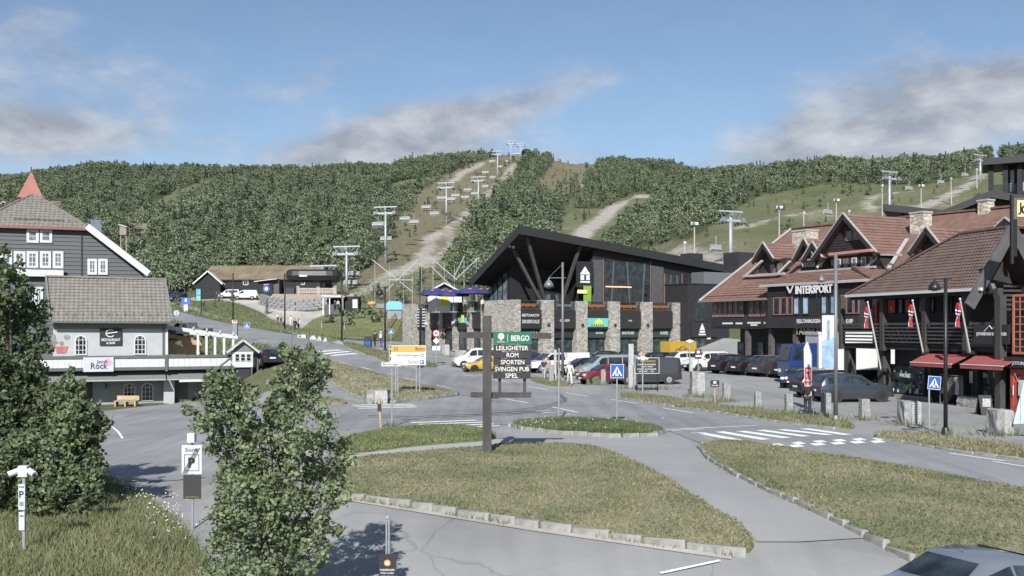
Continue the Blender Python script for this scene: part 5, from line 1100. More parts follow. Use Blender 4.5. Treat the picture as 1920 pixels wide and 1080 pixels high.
for s_ in (-1, 1): MB().slab([(-.1, -.8, 2.55), (-.1 + s_ * 1.35, -.8, 1.5), (-.1 + s_ * 1.35, .7, 1.5), (-.1, .7, 2.55)], .1).build('roof', GREYTRIM, hut); board(hut, Vector((-.1, -.83, 2.56)), Vector((-.1 + s_ * 1.35, -.83, 1.5)), .06, .18, plain('pale_trim', (.4, .42, .42), .6), 'bargeboard', (0, 1, 0))
for i in range(3): window(hut, -.75 + i * .47, -.35 + i * .47, .75, 1.4, -.51, 1, 2, WHITEP, GLASS, .05, .03, .04)
for x in (-.85, .65): MB().box(x - .07, x + .07, -.4, -.26, -3.2, .25).build('post', GREYTRIM, hut)
MB().beam((-2.9, -.5, -.4), (-1.0, -.5, 1.1), .12, .16).build('brace', GREYTRIM, hut)
MB().box(-.6, .5, -.3, .3, -2.6, .2).build('stand', DARKMETAL, hut)
# ================================================================== big grey house behind
f5 = Fr(*at(0, 600, 96)[:2], .93, .367, -1.0)
gh = root_of(f5, 'grey_house', 'large grey clapboard house with white windows, hipped tile roof and red spire', 'house')
CLAP = plain('grey_clapboard', (.085, .09, .095), .65, var=.15, scale=1.0, streak=(.4, 1, 5))
u_l, u_e, u_r = f5.u(-110), f5.u(163), f5.u(270); ze5 = f5.z(100, 427); zs5 = f5.z(270, 514)
MB().prism([(u_l, -1), (u_r, -1), (u_r, zs5), (u_e, ze5), (u_l, ze5)], 0, .3).build('wall', CLAP, gh); bx('house_body', gh, CLAP, u_l, u_e, .31, 10, -1, ze5)
mb = MB(); z = 1.0
while z < ze5 - .1:
    r_ = u_r if z < zs5 else u_r + (u_e - u_r) * (z - zs5) / (ze5 - zs5)
    mb.add([(u_l, -.08, z), (r_ - .1, -.08, z), (r_ - .1, -.02, z + .38), (u_l, -.02, z + .38), (u_l, 0, z), (r_ - .1, 0, z)], [(0, 1, 2, 3), (0, 4, 5, 1)]); z += .385
kind(mb.build('clapboards', CLAP, gh), 'stuff')
pk = f5.p3(67, 366, 5); pk2 = f5.p3(60, 366, 5); eR, eL = Vector((u_e + .3, -.5, ze5)), Vector((f5.u(-55, -.5), -.5, ze5))
tiles('roof_tiles', gh, [eL, eR, pk, pk2], TILE_GREY, .42, .5, .06, .06); tiles('roof_tiles', gh, [eR, Vector((u_e + .3, 10.5, ze5)), pk], TILE_GREY, .42, .5, .06, .06); tiles('roof_tiles', gh, [Vector((eL.x, 10.5, ze5)), eL, pk2], TILE_GREY, .42, .5, .06, .06)
board(gh, eL + Vector((0, -.05, -.08)), eR + Vector((0, -.05, -.08)), .14, .26, plain('rust_fascia', (.22, .1, .08), .6), 'fascia'); board(gh, eR + Vector((0, 0, .1)), pk + Vector((0, 0, .1)), .25, .12, TILE_GREY, 'hip_cap'); board(gh, eL + Vector((0, 0, .1)), pk2 + Vector((0, 0, .1)), .25, .12, TILE_GREY, 'hip_cap')
mb = MB()
for i in range(22): x = eL.x + 4 + i * .55; mb.box(x, x + .06, .35, .5, ze5 + .55, ze5 + .85)
mb.box(eL.x + 3.5, eR.x - 2.5, .42, .46, ze5 + .75, ze5 + .8); mb.build('snow_guard', DARKMETAL, gh)
a_, b_ = f5.p3(163, 424, -.7), f5.p3(279, 513, -.7); board(gh, a_, b_, .12, .62, WHITEP, 'bargeboard', (0, 1, 0)); MB().slab([a_ + Vector((0, 0, .35)), b_ + Vector((0, 0, .35)), b_ + Vector((0, 8, .35)), a_ + Vector((0, 8, .35))], .15).build('side_roof', TILE_GREY, gh)
bx('end_wall', gh, CLAP, u_r - .3, u_r - .02, .32, 8, -1, zs5)
for a, b, y0, y1, n_ in [(50, 73, 455, 430, 1), (75, 98, 455, 430, 1), (0, 23, 503, 471, 2), (26, 48, 503, 471, 2), (50, 72, 503, 471, 2), (75, 96, 503, 471, 2), (99, 119, 503, 471, 2), (164, 182, 515, 485, 2), (184, 202, 515, 485, 2), (46, 62, 578, 538, 2), (64, 81, 578, 538, 2)]:
    window(gh, f5.u(a), f5.u(b), f5.z(a, y0), f5.z(a, y1), -.09, n_, 2 if n_ == 1 else 3, WHITEP, GLASS_LIGHT, .24, .06, .08)
bx('balcony_front', gh, WHITEP, f5.u(18, -.6), f5.u(119, -.6), -.65, -.55, f5.z(60, 518, -.6), f5.z(60, 505, -.6)); bx('balcony_rail', gh, GREYTRIM, f5.u(18, -.6), f5.u(120, -.6), -.68, -.5, f5.z(60, 505, -.6) + .003, f5.z(60, 502, -.6)); bx('balcony_floor', gh, GREYTRIM, f5.u(18, -.6), f5.u(119, -.6), -.54, -.09, f5.z(60, 519, -.6), f5.z(60, 517, -.6))
bx('drainpipe', gh, DARKMETAL, f5.u(152), f5.u(154), -.16, -.09, 1, ze5); u0 = f5.u(180, 4); bx('vent_box', gh, plain('blue_grey_box', (.13, .17, .2), .5), f5.u(170, 4), f5.u(190, 4), 4, 5.5, ze5 - 1, f5.z(180, 412, 4))
SPIRE = plain('red_spire', (.28, .115, .09), .65, var=.15, scale=.6); dt_ = 7
u0, u1 = f5.u(35, dt_), f5.u(79, dt_); c_ = (u0 + u1) / 2; hw = (u1 - u0) / 2; zb_ = f5.z(57, 371, dt_); zt_ = f5.z(57, 321, dt_); zm_ = zb_ + (zt_ - zb_) * .45
prof = [(hw * 1.12, zb_), (hw * .62, zm_), (.08, zt_)]; mb = MB()
for (r0, z0_), (r1, z1_) in zip(prof, prof[1:]):
    s4 = [(-1, -1), (1, -1), (1, 1), (-1, 1)]
    vs = [(c_ + x * r0, dt_ + hw + y * r0, z0_) for x, y in s4] + [(c_ + x * r1, dt_ + hw + y * r1, z1_) for x, y in s4]
    mb.add(vs, [(0, 1, 5, 4), (1, 2, 6, 5), (2, 3, 7, 6), (3, 0, 4, 7)])
mb.build('spire', SPIRE, gh); bx('spire_base', gh, plain('spire_wall', (.2, .075, .055), .7), c_ - hw * .9, c_ + hw * .9, dt_ + hw * .1, dt_ + hw * 1.9, ze5, zb_ + .05); MB().tube([(c_, dt_ + hw, zt_ - .2), (c_, dt_ + hw, zt_ + .6)], .06, 5).build('spire_rod', DARKMETAL, gh)
# ================================================================== cabins, huts and the lift station
CABIN = plain('brown_log', (.06, .045, .035), .8, var=.3, scale=1.5); SOD = grassmat('sod', (.085, .08, .045), (.235, .19, .14), .55, .35)
def cabin(px, py, w, d, hw, hr, rz, label, roofm=SOD, wallm=CABIN, Y=None, trim=WHITEP, name='cabin', cat='cabin', nwin=2):
    g = G(px, py) if Y is None else GX(px, Y); c = thing(name, label, cat, g, rz)
    MB().box(-w / 2, w / 2, -d / 2, d / 2, -2, hw).build('wall', wallm, c)
    MB().prism([(-d / 2, hw), (d / 2, hw), (0, hr)], -w / 2, w / 2).build('gable_wall', wallm, c, None, R(90))
    for s_ in (-1, 1): MB().slab([(-w / 2 - .5, 0, hr + .12), (w / 2 + .5, 0, hr + .12), (w / 2 + .5, s_ * (d / 2 + .5), hw - .2), (-w / 2 - .5, s_ * (d / 2 + .5), hw - .2)], .25).build('roof', roofm, c)
    for e_ in (-1, 1):
        for s_ in (-1, 1): board(c, Vector((e_ * (w / 2 + .52), 0, hr + .05)), Vector((e_ * (w / 2 + .52), s_ * (d / 2 + .5), hw - .28)), .08, .28, trim, 'bargeboard', (1, 0, 0))
    for i in range(nwin): x = -w / 2 + w * (i + .5) / nwin; window(c, x - .6, x + .6, hw * .4, hw * .85, -d / 2 - .01, 2, 1, trim, GLASS, .14)
    return c
cabin(108, 398, 7, 6, 2.6, 4.8, R(20), 'turf roofed brown cabin on the hillside right of the red spire')
cabin(16, 402, 5, 6, 2.6, 5.0, R(75), 'small hillside cabin with white gable edges at the left edge of the photo')
cabin(20, 362, 10, 6, 2.6, 4.6, R(5), 'long turf roofed cabin highest on the left hillside')
cabin(262, 442, 6, 5, 2.2, 4.0, R(10), 'low turf roofed cabin half hidden in birches above the white gable edge')
cb = cabin(505, 552, 25, 12, 2.4, 5.4, R(-6), 'long low black building with a sod roof beside the lift station', wallm=BLACKWOOD, Y=224, name='sod_roof_building', cat='building', nwin=4)
cabin(392, 552, 4.2, 5, 3.2, 5.6, R(-80), 'black gabled porch with white edges at the left end of the sod roofed building', roofm=BLACKWOOD, wallm=BLACKWOOD, Y=214, name='gabled_porch', cat='porch', nwin=1)
g = GX(233, 150); wb = thing('shed_on_post', 'small wooden box shed raised on posts above the white gable edge', 'shed', g)
zt_ = CH + (HOR - 437) / F * 150 - g.z; MB().box(-.5, .5, -.5, .5, zt_ - .3, zt_ + .9).build('box', plain('grey_plank', (.25, .2, .17), .8, var=.3), wb); MB().slab([(-.7, -.7, zt_ + 1.3), (.6, -.7, zt_ + .9), (.6, .7, zt_ + .9), (-.7, .7, zt_ + 1.3)], .1).build('roof', WHITEP, wb)
for x in (-.4, .4): MB().box(x - .08, x + .08, -.3, -.14, -1, zt_ - .3).build('post', MATS['grey_plank'], wb)
Ys = 208; g = GX(590, Ys); ls = thing('lift_station', 'black rounded chairlift station shell on a wooden platform', 'lift station', g, R(4))
def ls_at(px, py): p = at(px, py, Ys) - g; return p.x, p.z
x0, z1_ = ls_at(537, 506); x1, z0_ = ls_at(640, 529)
mb = MB(); n = 20; rings = [(0.0, .55), (.12, .85), (.5, 1.0), (.85, .92), (1.0, .6)]
ov = []
for (h, k) in rings:
    for i in range(n): t = 2 * math.pi * i / n; cx = (x0 + x1) / 2; a_ = (x1 - x0) / 2 - (1 - k) * 1.2; ov.append((cx + a_ * np.sign(math.cos(t)) * abs(math.cos(t)) ** .6, 2.6 * k * np.sign(math.sin(t)) * abs(math.sin(t)) ** .6, z0_ + (z1_ - z0_) * h))
fs = [(r * n + i, r * n + (i + 1) % n, (r + 1) * n + (i + 1) % n, (r + 1) * n + i) for r in range(4) for i in range(n)] + [tuple(range(n)), tuple(range(4 * n, 5 * n))]
mb.add(ov, fs); mb.build('shell', plain('gloss_black', (.02, .02, .022), .45, var=.1), ls)
a_, b_ = ls_at(565, 520); c_, d__ = ls_at(579, 517); MB().box(a_, c_, -2.72, -2.64, b_, b_ + .35).build('name_plate', SIGNWHITE, ls)
for px_ in (560, 597, 628): x = ls_at(px_, 520)[0]; MB().box(x - .35, x + .35, -.5, .5, -2, z0_ + .1).build('support', GREYMETAL, ls)
a_, b_ = ls_at(566, 552); c_, d__ = ls_at(634, 541)
pf = bx('platform', ls, plain('platform_wood', (.3, .25, .2), .8, var=.2), x0 - 2, x1 + 3, -5, 3, -2.5, b_ - .1)
for i in range(15): x = a_ + (c_ - a_) * i / 14; MB().box(x - .05, x + .05, -4.6, -4.5, b_ - .1, b_ + 1.1).build('fence_post', plain('pale_wood', (.42, .36, .3), .8), ls)
for k in range(4): MB().box(a_, c_, -4.68, -4.62, b_ + .1 + k * .28, b_ + .27 + k * .28).build('fence_rail', MATS['pale_wood'], ls)
for px_ in (547, 575, 612): x = ls_at(px_, 545)[0]; MB().box(x - .8, x + .8, -2, 0, b_ - .1, b_ + 1.3).build('control_box', DARKMETAL, ls)
dw_ = thing('dry_stone_wall', 'grey dry stone retaining wall curving below the lift station', 'stone wall'); rnd = random.Random(9); BL = plain('grey_block', (.2, .2, .205), .9, var=.35, scale=1.0, bump=.5, bscale=6)
wl = [G(489, 571), G(505, 577), G(530, 582), G(560, 583), G(590, 581), G(618, 576)]; top = at(540, 563, 195).z
wp = densify(wl, 1.15, False)
sm = [stone_mesh(1, 1, 1, 40 + i) for i in range(4)]
for s_ in sm: s_.materials[0] = BL
for row in range(4):
    for i in range(len(wp) - 1):
        p = wp[i].lerp(wp[i + 1], .5 if row % 2 else .1); q = wp[i + 1] - wp[i]; z = H(p.x, p.y) + .3 + row * .55
        if z > H(p.x, p.y) + 2.2: continue
        k_ = link('stone', rnd.choice(sm), dw_, (p.x, p.y + row * .12, z), math.atan2(q.y, q.x) + rnd.uniform(-.08, .08)); k_.scale = (q.length * rnd.uniform(.88, 1.0), .7, .54 * rnd.uniform(.9, 1.05))
g = G(505, 557); Yh = g.y; th_ = thing('ticket_hut', 'black ticket hut with a tilted white edged roof and round blue emblem', 'hut', g)
px2 = lambda x: (x - 505) / F * Yh; hz = lambda y: (553 - y) / F * Yh
MB().box(px2(487), px2(514), -1.2, 2.5, -2, hz(521)).build('wall', BLACKWOOD, th_); MB().box(px2(514) + .003, px2(525), -.8, 2.5, -2, hz(522)).build('side_wall', MATS['grey_board'], th_)
MB().slab([(px2(480), -2, hz(524)), (px2(523), -2, hz(519)), (px2(523), 3, hz(519)), (px2(480), 3, hz(524))], .14).build('roof', WHITEP, th_)
MB().lathe([(.75, 0), (.75, .03), (.6, .035)], (px2(502), -1.235, hz(538)), 20, 'y').build('emblem', plain('blue_disc', (.05, .1, .32), .5), th_); MB().lathe([(.36, 0), (.36, .02)], (px2(502), -1.28, hz(538)), 16, 'y').build('emblem_centre', SIGNWHITE, th_)
lettering('BILLETT', th_, SIGNWHITE, px2(502), hz(530), w=1.1, dep=-1.23, bold=.02); MB().box(px2(486), px2(514), -1.24, -1.205, -.2, .2).build('skirting', WHITEP, th_)
Yk = 178; g = GX(640, Yk); g.z = at(640, 581, Yk).z; ks = thing('kiosk', 'open kiosk with a black roof and white fascia on the grass slope', 'kiosk', g)
kx = lambda x: (x - 640) / F * Yk; kz = lambda y: (581 - y) / F * Yk
MB().slab([(kx(606), -2.2, kz(556)), (kx(652), -2.2, kz(554)), (kx(652), 2, kz(551)), (kx(606), 2, kz(553))], .12).build('roof', BLACKWOOD, ks); MB().box(kx(607), kx(648), -2.28, -2.2, kz(557), kz(554.5)).build('fascia', WHITEP, ks); MB().box(kx(648), kx(674), -1, 2, -1, kz(556)).build('wall', BLACKWOOD, ks); MB().box(kx(612), kx(648), .8, 1.8, -1, kz(558)).build('back_wall', MATS['interior_shade_black'], ks)  # kiosk back wall coloured near-black in place of interior shade
MB().box(kx(663), kx(672), -1.1, -1.01, .3, 1.8).build('poster', SIGNWHITE, ks)
for x in (610, 622, 646): MB().box(kx(x) - .1, kx(x) + .1, -2.1, -1.9, -1, kz(557)).build('post', WHITEP, ks)
MB().box(kx(612), kx(646), -1.8, -1.2, -1, .9).build('counter', MATS['grey_board'], ks)
bd = 17.0; bu = fl.u(838, bd); bh_ = thing('bar_hut', 'small white walled bar hut with dark gabled roof behind blue parasols', 'hut', fl.world(bu, bd, zf), 0)
sc_ = F / fl.world(bu, bd, 0).y
MB().box(-2.4, 2.0, -1.3, 2.2, 0, 2.5).build('wall', WHITEP, bh_); MB().prism([(-2.4, 2.503), (2.0, 2.503), (-.2, 3.7)], -1.29, 2.2).build('gable', MATS['grey_board'], bh_)
for s_ in (-1, 1): MB().slab([(-.2, -1.8, 3.85), (-.2 + s_ * 2.7, -1.8, 2.35), (-.2 + s_ * 2.7, 2.6, 2.35), (-.2, 2.6, 3.85)], .14).build('roof', DARKMETAL, bh_); board(bh_, Vector((-.2, -1.83, 3.87)), Vector((-.2 + s_ * 2.7, -1.83, 2.37)), .06, .18, WHITEP, 'bargeboard', (0, 1, 0))
for x0, c0 in ((-1.9, (.6, .62, .6)), (-.7, (.62, .5, .1)), (.6, (.62, .64, .62))): MB().box(x0, x0 + .95, -1.36, -1.305, .9, 2.2).build('panel', plain('panel%d' % int(x0 * 10 + 30), c0, .6), bh_)
BLUEC = plain('blue_canvas', (.032, .042, .16), .75, var=.2, scale=1.2); REDC = plain('red_print', (.38, .07, .055), .7)
def parasol(px, dep, r, zt, label):
    u = fl.u(px, dep); p = thing('parasol', label, 'parasol', fl.world(u, dep, zf), fl.rz, 'blue parasols on the terrace')
    MB().tube([(0, 0, 0), (0, 0, zt)], .04, 6).build('pole', GREYMETAL, p)
    n = 8; vs = [(0, 0, zt + .12)]; fs = []
    for k, (rr, zz_) in enumerate([(.5, zt - .12), (1.0, zt - .62), (1.0, zt - .82)]):
        for i in range(n): t = 2 * math.pi * (i + .5) / n; vs.append((r * rr * math.cos(t), r * rr * math.sin(t), zz_))
    for i in range(n):
        j = (i + 1) % n; fs += [(0, 1 + i, 1 + j), (1 + i, 1 + n + i, 1 + n + j, 1 + j), (1 + n + i, 1 + 2 * n + i, 1 + 2 * n + j, 1 + n + j)]
    c_ = MB().add(vs, fs).build('canopy', BLUEC, p)
    for i in (4, 5, 6, 7):
        t = 2 * math.pi * (i + 1) / n; q = Vector((r * .72 * math.cos(t), r * .72 * math.sin(t), zt - .33)); tg = Vector((-math.sin(t), math.cos(t), 0)); up = Vector((-math.cos(t), -math.sin(t), .9)).normalized()
        MB().obox(q + Vector((math.cos(t), math.sin(t), 1)) * .05, tg * .26, up * .09, tg.cross(up) * .01).build('print', REDC, c_)
        MB().lathe([(.09, 0), (.09, .02)], (q.x + .06 * math.cos(t), q.y - .12, q.z + .12), 8, 'y').build('print', plain('yellow_print', (.42, .3, .07), .7), c_)
    MB().box(-.35, .35, -.35, .35, 0, .12).build('base', plain('concrete_base', (.3, .3, .3), .9), p)
parasol(818, 14.0, 2.3, 3.0, 'blue printed parasol nearest the left end of the lodge terrace'); parasol(850, 12.0, 2.0, 2.85, 'middle one of the three blue printed parasols on the lodge terrace'); parasol(888, 9.5, 2.4, 3.1, 'blue printed parasol nearest the black lodge wall')
# ================================================================== vegetation
LEAF_A = leafmat('leaf_near', (.27, .32, .175), (.078, .11, .052), .32)
LEAF_F = leafmat('leaf_forest', (.255, .295, .175), (.08, .11, .065), .22)
LEAF_S = leafmat('leaf_spruce', (.075, .095, .055), (.028, .042, .028), .08)
BLADE = leafmat('grass_blade', (.29, .265, .165), (.10, .135, .058), .25)
BLADE_G = leafmat('grass_blade_green', (.215, .235, .11), (.075, .105, .042), .25)
BARK = plain('birch_bark', (.34, .32, .29), .8, var=.45, scale=5, streak=(1, 1, .3))
BARKD = plain('dark_bark', (.13, .115, .10), .9, var=.35, scale=6)
def mesh_np(name, v, f, mats, shade=None, midx=None):
    me = bpy.data.meshes.new(name); nv, nf = len(v), len(f); k = f.shape[1]
    me.vertices.add(nv); me.vertices.foreach_set('co', np.ascontiguousarray(v, np.float32).ravel())
    me.loops.add(nf * k); me.loops.foreach_set('vertex_index', np.ascontiguousarray(f, np.int32).ravel())
    me.polygons.add(nf); me.polygons.foreach_set('loop_start', np.arange(0, nf * k, k, dtype=np.int32)); me.update(calc_edges=True)
    for m in mats: me.materials.append(m)
    if midx is not None: me.polygons.foreach_set('material_index', midx.astype(np.int32))
    if shade is not None: a = me.attributes.new('shade', 'FLOAT', 'FACE'); a.data.foreach_set('value', shade.astype(np.float32))
    me.validate(); return me
def leaf_quads(pts, size, rng, updir=None, elong=1.5, flat=.5):
    n = len(pts); a = rng.normal(size=(n, 3)); a[:, 2] *= flat; a /= np.linalg.norm(a, axis=1)[:, None] + 1e-9
    b = rng.normal(size=(n, 3)); b -= (b * a).sum(1)[:, None] * a; b /= np.linalg.norm(b, axis=1)[:, None] + 1e-9
    s = size * rng.uniform(.65, 1.25, n)[:, None]
    nn = np.cross(a, b) * s * .25
    v = np.stack([pts - a * s * elong / 2, pts + b * s * .5 + nn, pts + a * s * elong / 2, pts - b * s * .5 + nn], 1).reshape(-1, 3)
    return v, np.arange(4 * n).reshape(n, 4)
def far_tree(seed, h, w, nclump, nleaf, size, spruce=False):
    rng = np.random.default_rng(seed); mb = MB(); P = []; S = []
    if not spruce:
        lean = rng.uniform(-.25, .25, 2); mb.tube([(0, 0, -.5), (lean[0] * .4, lean[1] * .4, h * .4), (lean[0], lean[1], h * .8)], [.11, .08, .03], 5, False)
        for k in range(3): t = rng.uniform(0, 6.28); mb.tube([(lean[0] * .4, lean[1] * .4, h * .35), (w * .35 * math.cos(t), w * .35 * math.sin(t), h * .65)], [.05, .02], 4, False)
        for c in range(nclump):
            z = rng.uniform(.18, 1.0); rr = w / 2 * math.sin(math.pi * min(1, (z * .82 + .12))) ** .7 * rng.uniform(.35, 1.0); t = rng.uniform(0, 6.28)
            cc = np.array([lean[0] * z + rr * math.cos(t), lean[1] * z + rr * math.sin(t), z * h - .2]); r = rng.uniform(.14, .26) * w
            P.append(cc + rng.normal(size=(nleaf, 3)) * r * np.array([.6, .6, .5])); S.append(np.clip(rng.uniform(.1, .9) + rng.normal(size=nleaf) * .16, 0, 1))
    else:
        mb.tube([(0, 0, -.5), (0, 0, h)], [.14, .02], 5, False)
        for c in range(nclump):
            z = (c + .5) / nclump; rr = w / 2 * (1 - z) ** .85; m = max(4, int(nleaf * (1 - z * .7)))
            t = rng.uniform(0, 6.28, m); q = rng.uniform(.2, 1.0, m) * rr * rng.uniform(.75, 1.1, m)
            P.append(np.stack([q * np.cos(t), q * np.sin(t), z * h * .95 + .4 - q * .28], 1)); S.append(rng.uniform(0, 1, m))
    P = np.concatenate(P); S = np.concatenate(S); v, f = leaf_quads(P, size, rng, elong=1.3, flat=.6 if not spruce else .35)
    tv = np.array(mb.v); tf = np.array(mb.f); o = len(v)
    return mesh_np('birch_tree' if not spruce else 'spruce_tree', np.concatenate([v, tv]), np.concatenate([f, tf + o]), [LEAF_S if spruce else LEAF_F, BARKD if spruce else BARK], np.concatenate([S, np.zeros(len(tf))]), np.concatenate([np.zeros(len(f)), np.ones(len(tf))]))
BIRCH = [far_tree(10 + i, 5.6 + .5 * (i % 3), 3.4 + .35 * (i % 2), 22, 18, .47) for i in range(5)]
SPRUCE = [far_tree(30 + i, 8.0 + i, 3.3, 16, 26, .45, True) for i in range(2)]
rng = np.random.default_rng(5)
cand = []; low = []
def trk_at(x, y): i = int(min(max((x / y * F + 1360) / 10, 0), nA - 1)); j = min(int(np.searchsorted(YS, y)), nY - 1); return trk[i * nY + j]
tries = 0
while len(cand) < 16500 and tries < 70000:
    tries += 1
    px_ = rng.uniform(-330, 2330); y = math.sqrt(rng.uniform(165 ** 2, 760 ** 2)); x = (px_ - 960) / F * y
    z = H(x, y)
    py_ = HOR - (z - CH) / y * F
    if not is_wood(x, y, z):
        if y > 175 and rng.random() < (.16 if 640 < px_ else .05) and trk_at(x, y) > 2.5: low.append((x, y, z)); continue
        else: continue
    if px_ > 1240 and rng.random() < (.45 if y < 420 else .2): continue
    if rng.random() < .75 and math.sin(x * .045 + 3 * math.sin(y * .017)) * math.sin(y * .05 + 2 * math.sin(x * .02)) > .62: low.append((x, y, z)); continue
    cand.append((x, y, z, px_, py_))
cand.sort(key=lambda c: c[1])
near = [c for c in cand if -30 < c[3] < 1950][:295]; ns = set(map(id, near)); far = [c for c in cand if id(c) not in ns]
protoB = []
for i, (x, y, z, a_, b_) in enumerate(near):
    o_ = link('birch_tree', BIRCH[i % 5], None, (x, y, z), rng.uniform(0, 6.28)); s_ = rng.uniform(.6, 1.05); o_.scale = (s_ * rng.uniform(.9, 1.15), s_, s_ * rng.uniform(.9, 1.15))
    tag(o_, 'leafy green mountain birch at the front edge of the hillside forest', 'birch tree', 'birches along the forest edge')
    if i < 5: protoB.append(o_)
SPR = [(728, 372), (1296, 345), (1372, 338), (340, 412), (388, 412), (412, 416), (630, 425), (510, 362), (588, 400), (402, 385), (625, 352), (560, 345), (747, 300), (1190, 348), (680, 330), (450, 430), (1452, 330)]
protoS = []
ORD = 'first second third fourth fifth sixth seventh eighth ninth tenth eleventh twelfth thirteenth fourteenth fifteenth sixteenth seventeenth'.split()
for i, (sx, sy) in enumerate(SPR):
    g = G(sx, sy + 12); o_ = link('spruce_tree', SPRUCE[i % 2], None, g, i * 1.1); s_ = rng.uniform(.8, 1.15) * (1.2 if g.y > 400 else 1.0); o_.scale = (s_, s_, s_)
    tag(o_, 'dark pointed spruce above the hillside birches, %s from the left' % ORD[sorted(q[0] for q in SPR).index(sx)], 'spruce tree', 'lone spruces in the birch forest')
    if i < 2: protoS.append(o_)
nfar = len(far); pts = np.array([(c[0], c[1], c[2]) for c in far] + low); me = bpy.data.meshes.new('forest'); me.from_pydata(pts.tolist(), [], [])
n_ = len(pts); ii = rng.integers(0, 5, n_); ii[rng.random(n_) < .07] = 5
for nm, ty, val in [('idx', 'INT', ii), ('rot', 'FLOAT', rng.uniform(0, 6.28, n_)), ('scl', 'FLOAT', np.where(np.arange(n_) < nfar, rng.uniform(.4, 1.02, n_), rng.uniform(.1, .38, n_) * rng.choice([1, 1, 1, 1.8], n_)))]:
    a_ = me.attributes.new(nm, ty, 'POINT'); a_.data.foreach_set('value', val)
forest = kind(link('forest', me), 'stuff'); forest['label'] = 'birch forest covering the hillside behind the village'; forest['category'] = 'forest'
ng = bpy.data.node_groups.new('forest', 'GeometryNodeTree'); ng.interface.new_socket('Geometry', in_out='INPUT', socket_type='NodeSocketGeometry'); ng.interface.new_socket('Geometry', in_out='OUTPUT', socket_type='NodeSocketGeometry')
gi = ng.nodes.new('NodeGroupInput'); go = ng.nodes.new('NodeGroupOutput'); iop = ng.nodes.new('GeometryNodeInstanceOnPoints'); m2p = ng.nodes.new('GeometryNodeMeshToPoints'); jn = ng.nodes.new('GeometryNodeJoinGeometry')
for o_ in reversed(protoB + protoS[:1]):
    oi = ng.nodes.new('GeometryNodeObjectInfo'); oi.inputs['Object'].default_value = o_; oi.inputs['As Instance'].default_value = True; oi.transform_space = 'ORIGINAL'; ng.links.new(oi.outputs['Geometry'], jn.inputs[0])
def attr(nm, ty): n = ng.nodes.new('GeometryNodeInputNamedAttribute'); n.data_type = ty; n.inputs['Name'].default_value = nm; return n.outputs['Attribute']
ng.links.new(gi.outputs[0], m2p.inputs[0]); ng.links.new(m2p.outputs[0], iop.inputs['Points']); ng.links.new(jn.outputs[0], iop.inputs['Instance']); iop.inputs['Pick Instance'].default_value = True
ng.links.new(attr('idx', 'INT'), iop.inputs['Instance Index'])
cx = ng.nodes.new('ShaderNodeCombineXYZ'); ng.links.new(attr('rot', 'FLOAT'), cx.inputs[2]); ng.links.new(cx.outputs[0], iop.inputs['Rotation']); ng.links.new(attr('scl', 'FLOAT'), iop.inputs['Scale'])
ng.links.new(iop.outputs[0], go.inputs[0]); md = forest.modifiers.new('forest', 'NODES'); md.node_group = ng
# ---- near broadleaf trees
def near_tree(name, label, cat, base, blobs, Y, nleaf, lsize, seed, spread=1.0, mat=LEAF_A, bark=BARK, tr=.1, group=None):
    """blobs: (px, py, radius px) of crown masses; each gets its own distance around Y"""
    rng = np.random.default_rng(seed); o = thing(name, label, cat, base, 0, group); b = Vector(base); P = []; S = []; tot = sum(r * r for _, _, r in blobs)
    mb = MB(); sc = Y / F; top = max(blobs, key=lambda q: -q[1]); tp = at(top[0], top[1], Y) - b
    trunk = [Vector((0, 0, -.3)), Vector((tp.x * .15 + .06, .05, tp.z * .3)), Vector((tp.x * .5, -.05, tp.z * .62)), Vector((tp.x, 0, tp.z))]
    mb.tube(trunk, [tr, tr * .8, tr * .5, tr * .15], 8, False)
    for (x, y, r) in blobs:
        dy = rng.uniform(-1, 1) * spread; c = at(x, y, Y + dy) - b; rm = r * sc
        f = min(.85, max(.08, (c.z / tp.z) * .6)); k = f * 3; i = min(2, int(k)); st = trunk[i].lerp(trunk[i + 1], k - i)
        mid = st.lerp(c, .5) + Vector((0, 0, .12)); mb.tube([st, mid, c, c + (c - mid) * .4], [tr * .42, tr * .28, tr * .14, .006], 5, False)
        for q in range(5):
            d = Vector(rng.normal(size=3)).normalized() * rm * .8; mb.tube([c.lerp(mid, .3), c + d * .6, c + d], [tr * .12, tr * .07, .004], 4, False)
        n = int(nleaf * r * r / tot); m = max(1, int(n / 26)); cc = rng.normal(size=(m, 3)); cc /= np.linalg.norm(cc, axis=1)[:, None]; cc *= (rng.uniform(.25, 1.05, m) ** .6)[:, None] * rm
        sh = rng.uniform(.1, .9, m)
        k_ = rng.integers(0, m, n); p = cc[k_] + rng.normal(size=(n, 3)) * rm * .135 + np.array(c); P.append(p); S.append(np.clip(sh[k_] + rng.normal(size=n) * .2, 0, 1))
    v, f = leaf_quads(np.concatenate(P), lsize, rng, elong=1.35, flat=.7)
    link('crown', mesh_np('crown', v, f, [mat], np.concatenate(S)), o); mb.build('trunk', bark, o, smooth=True); return o
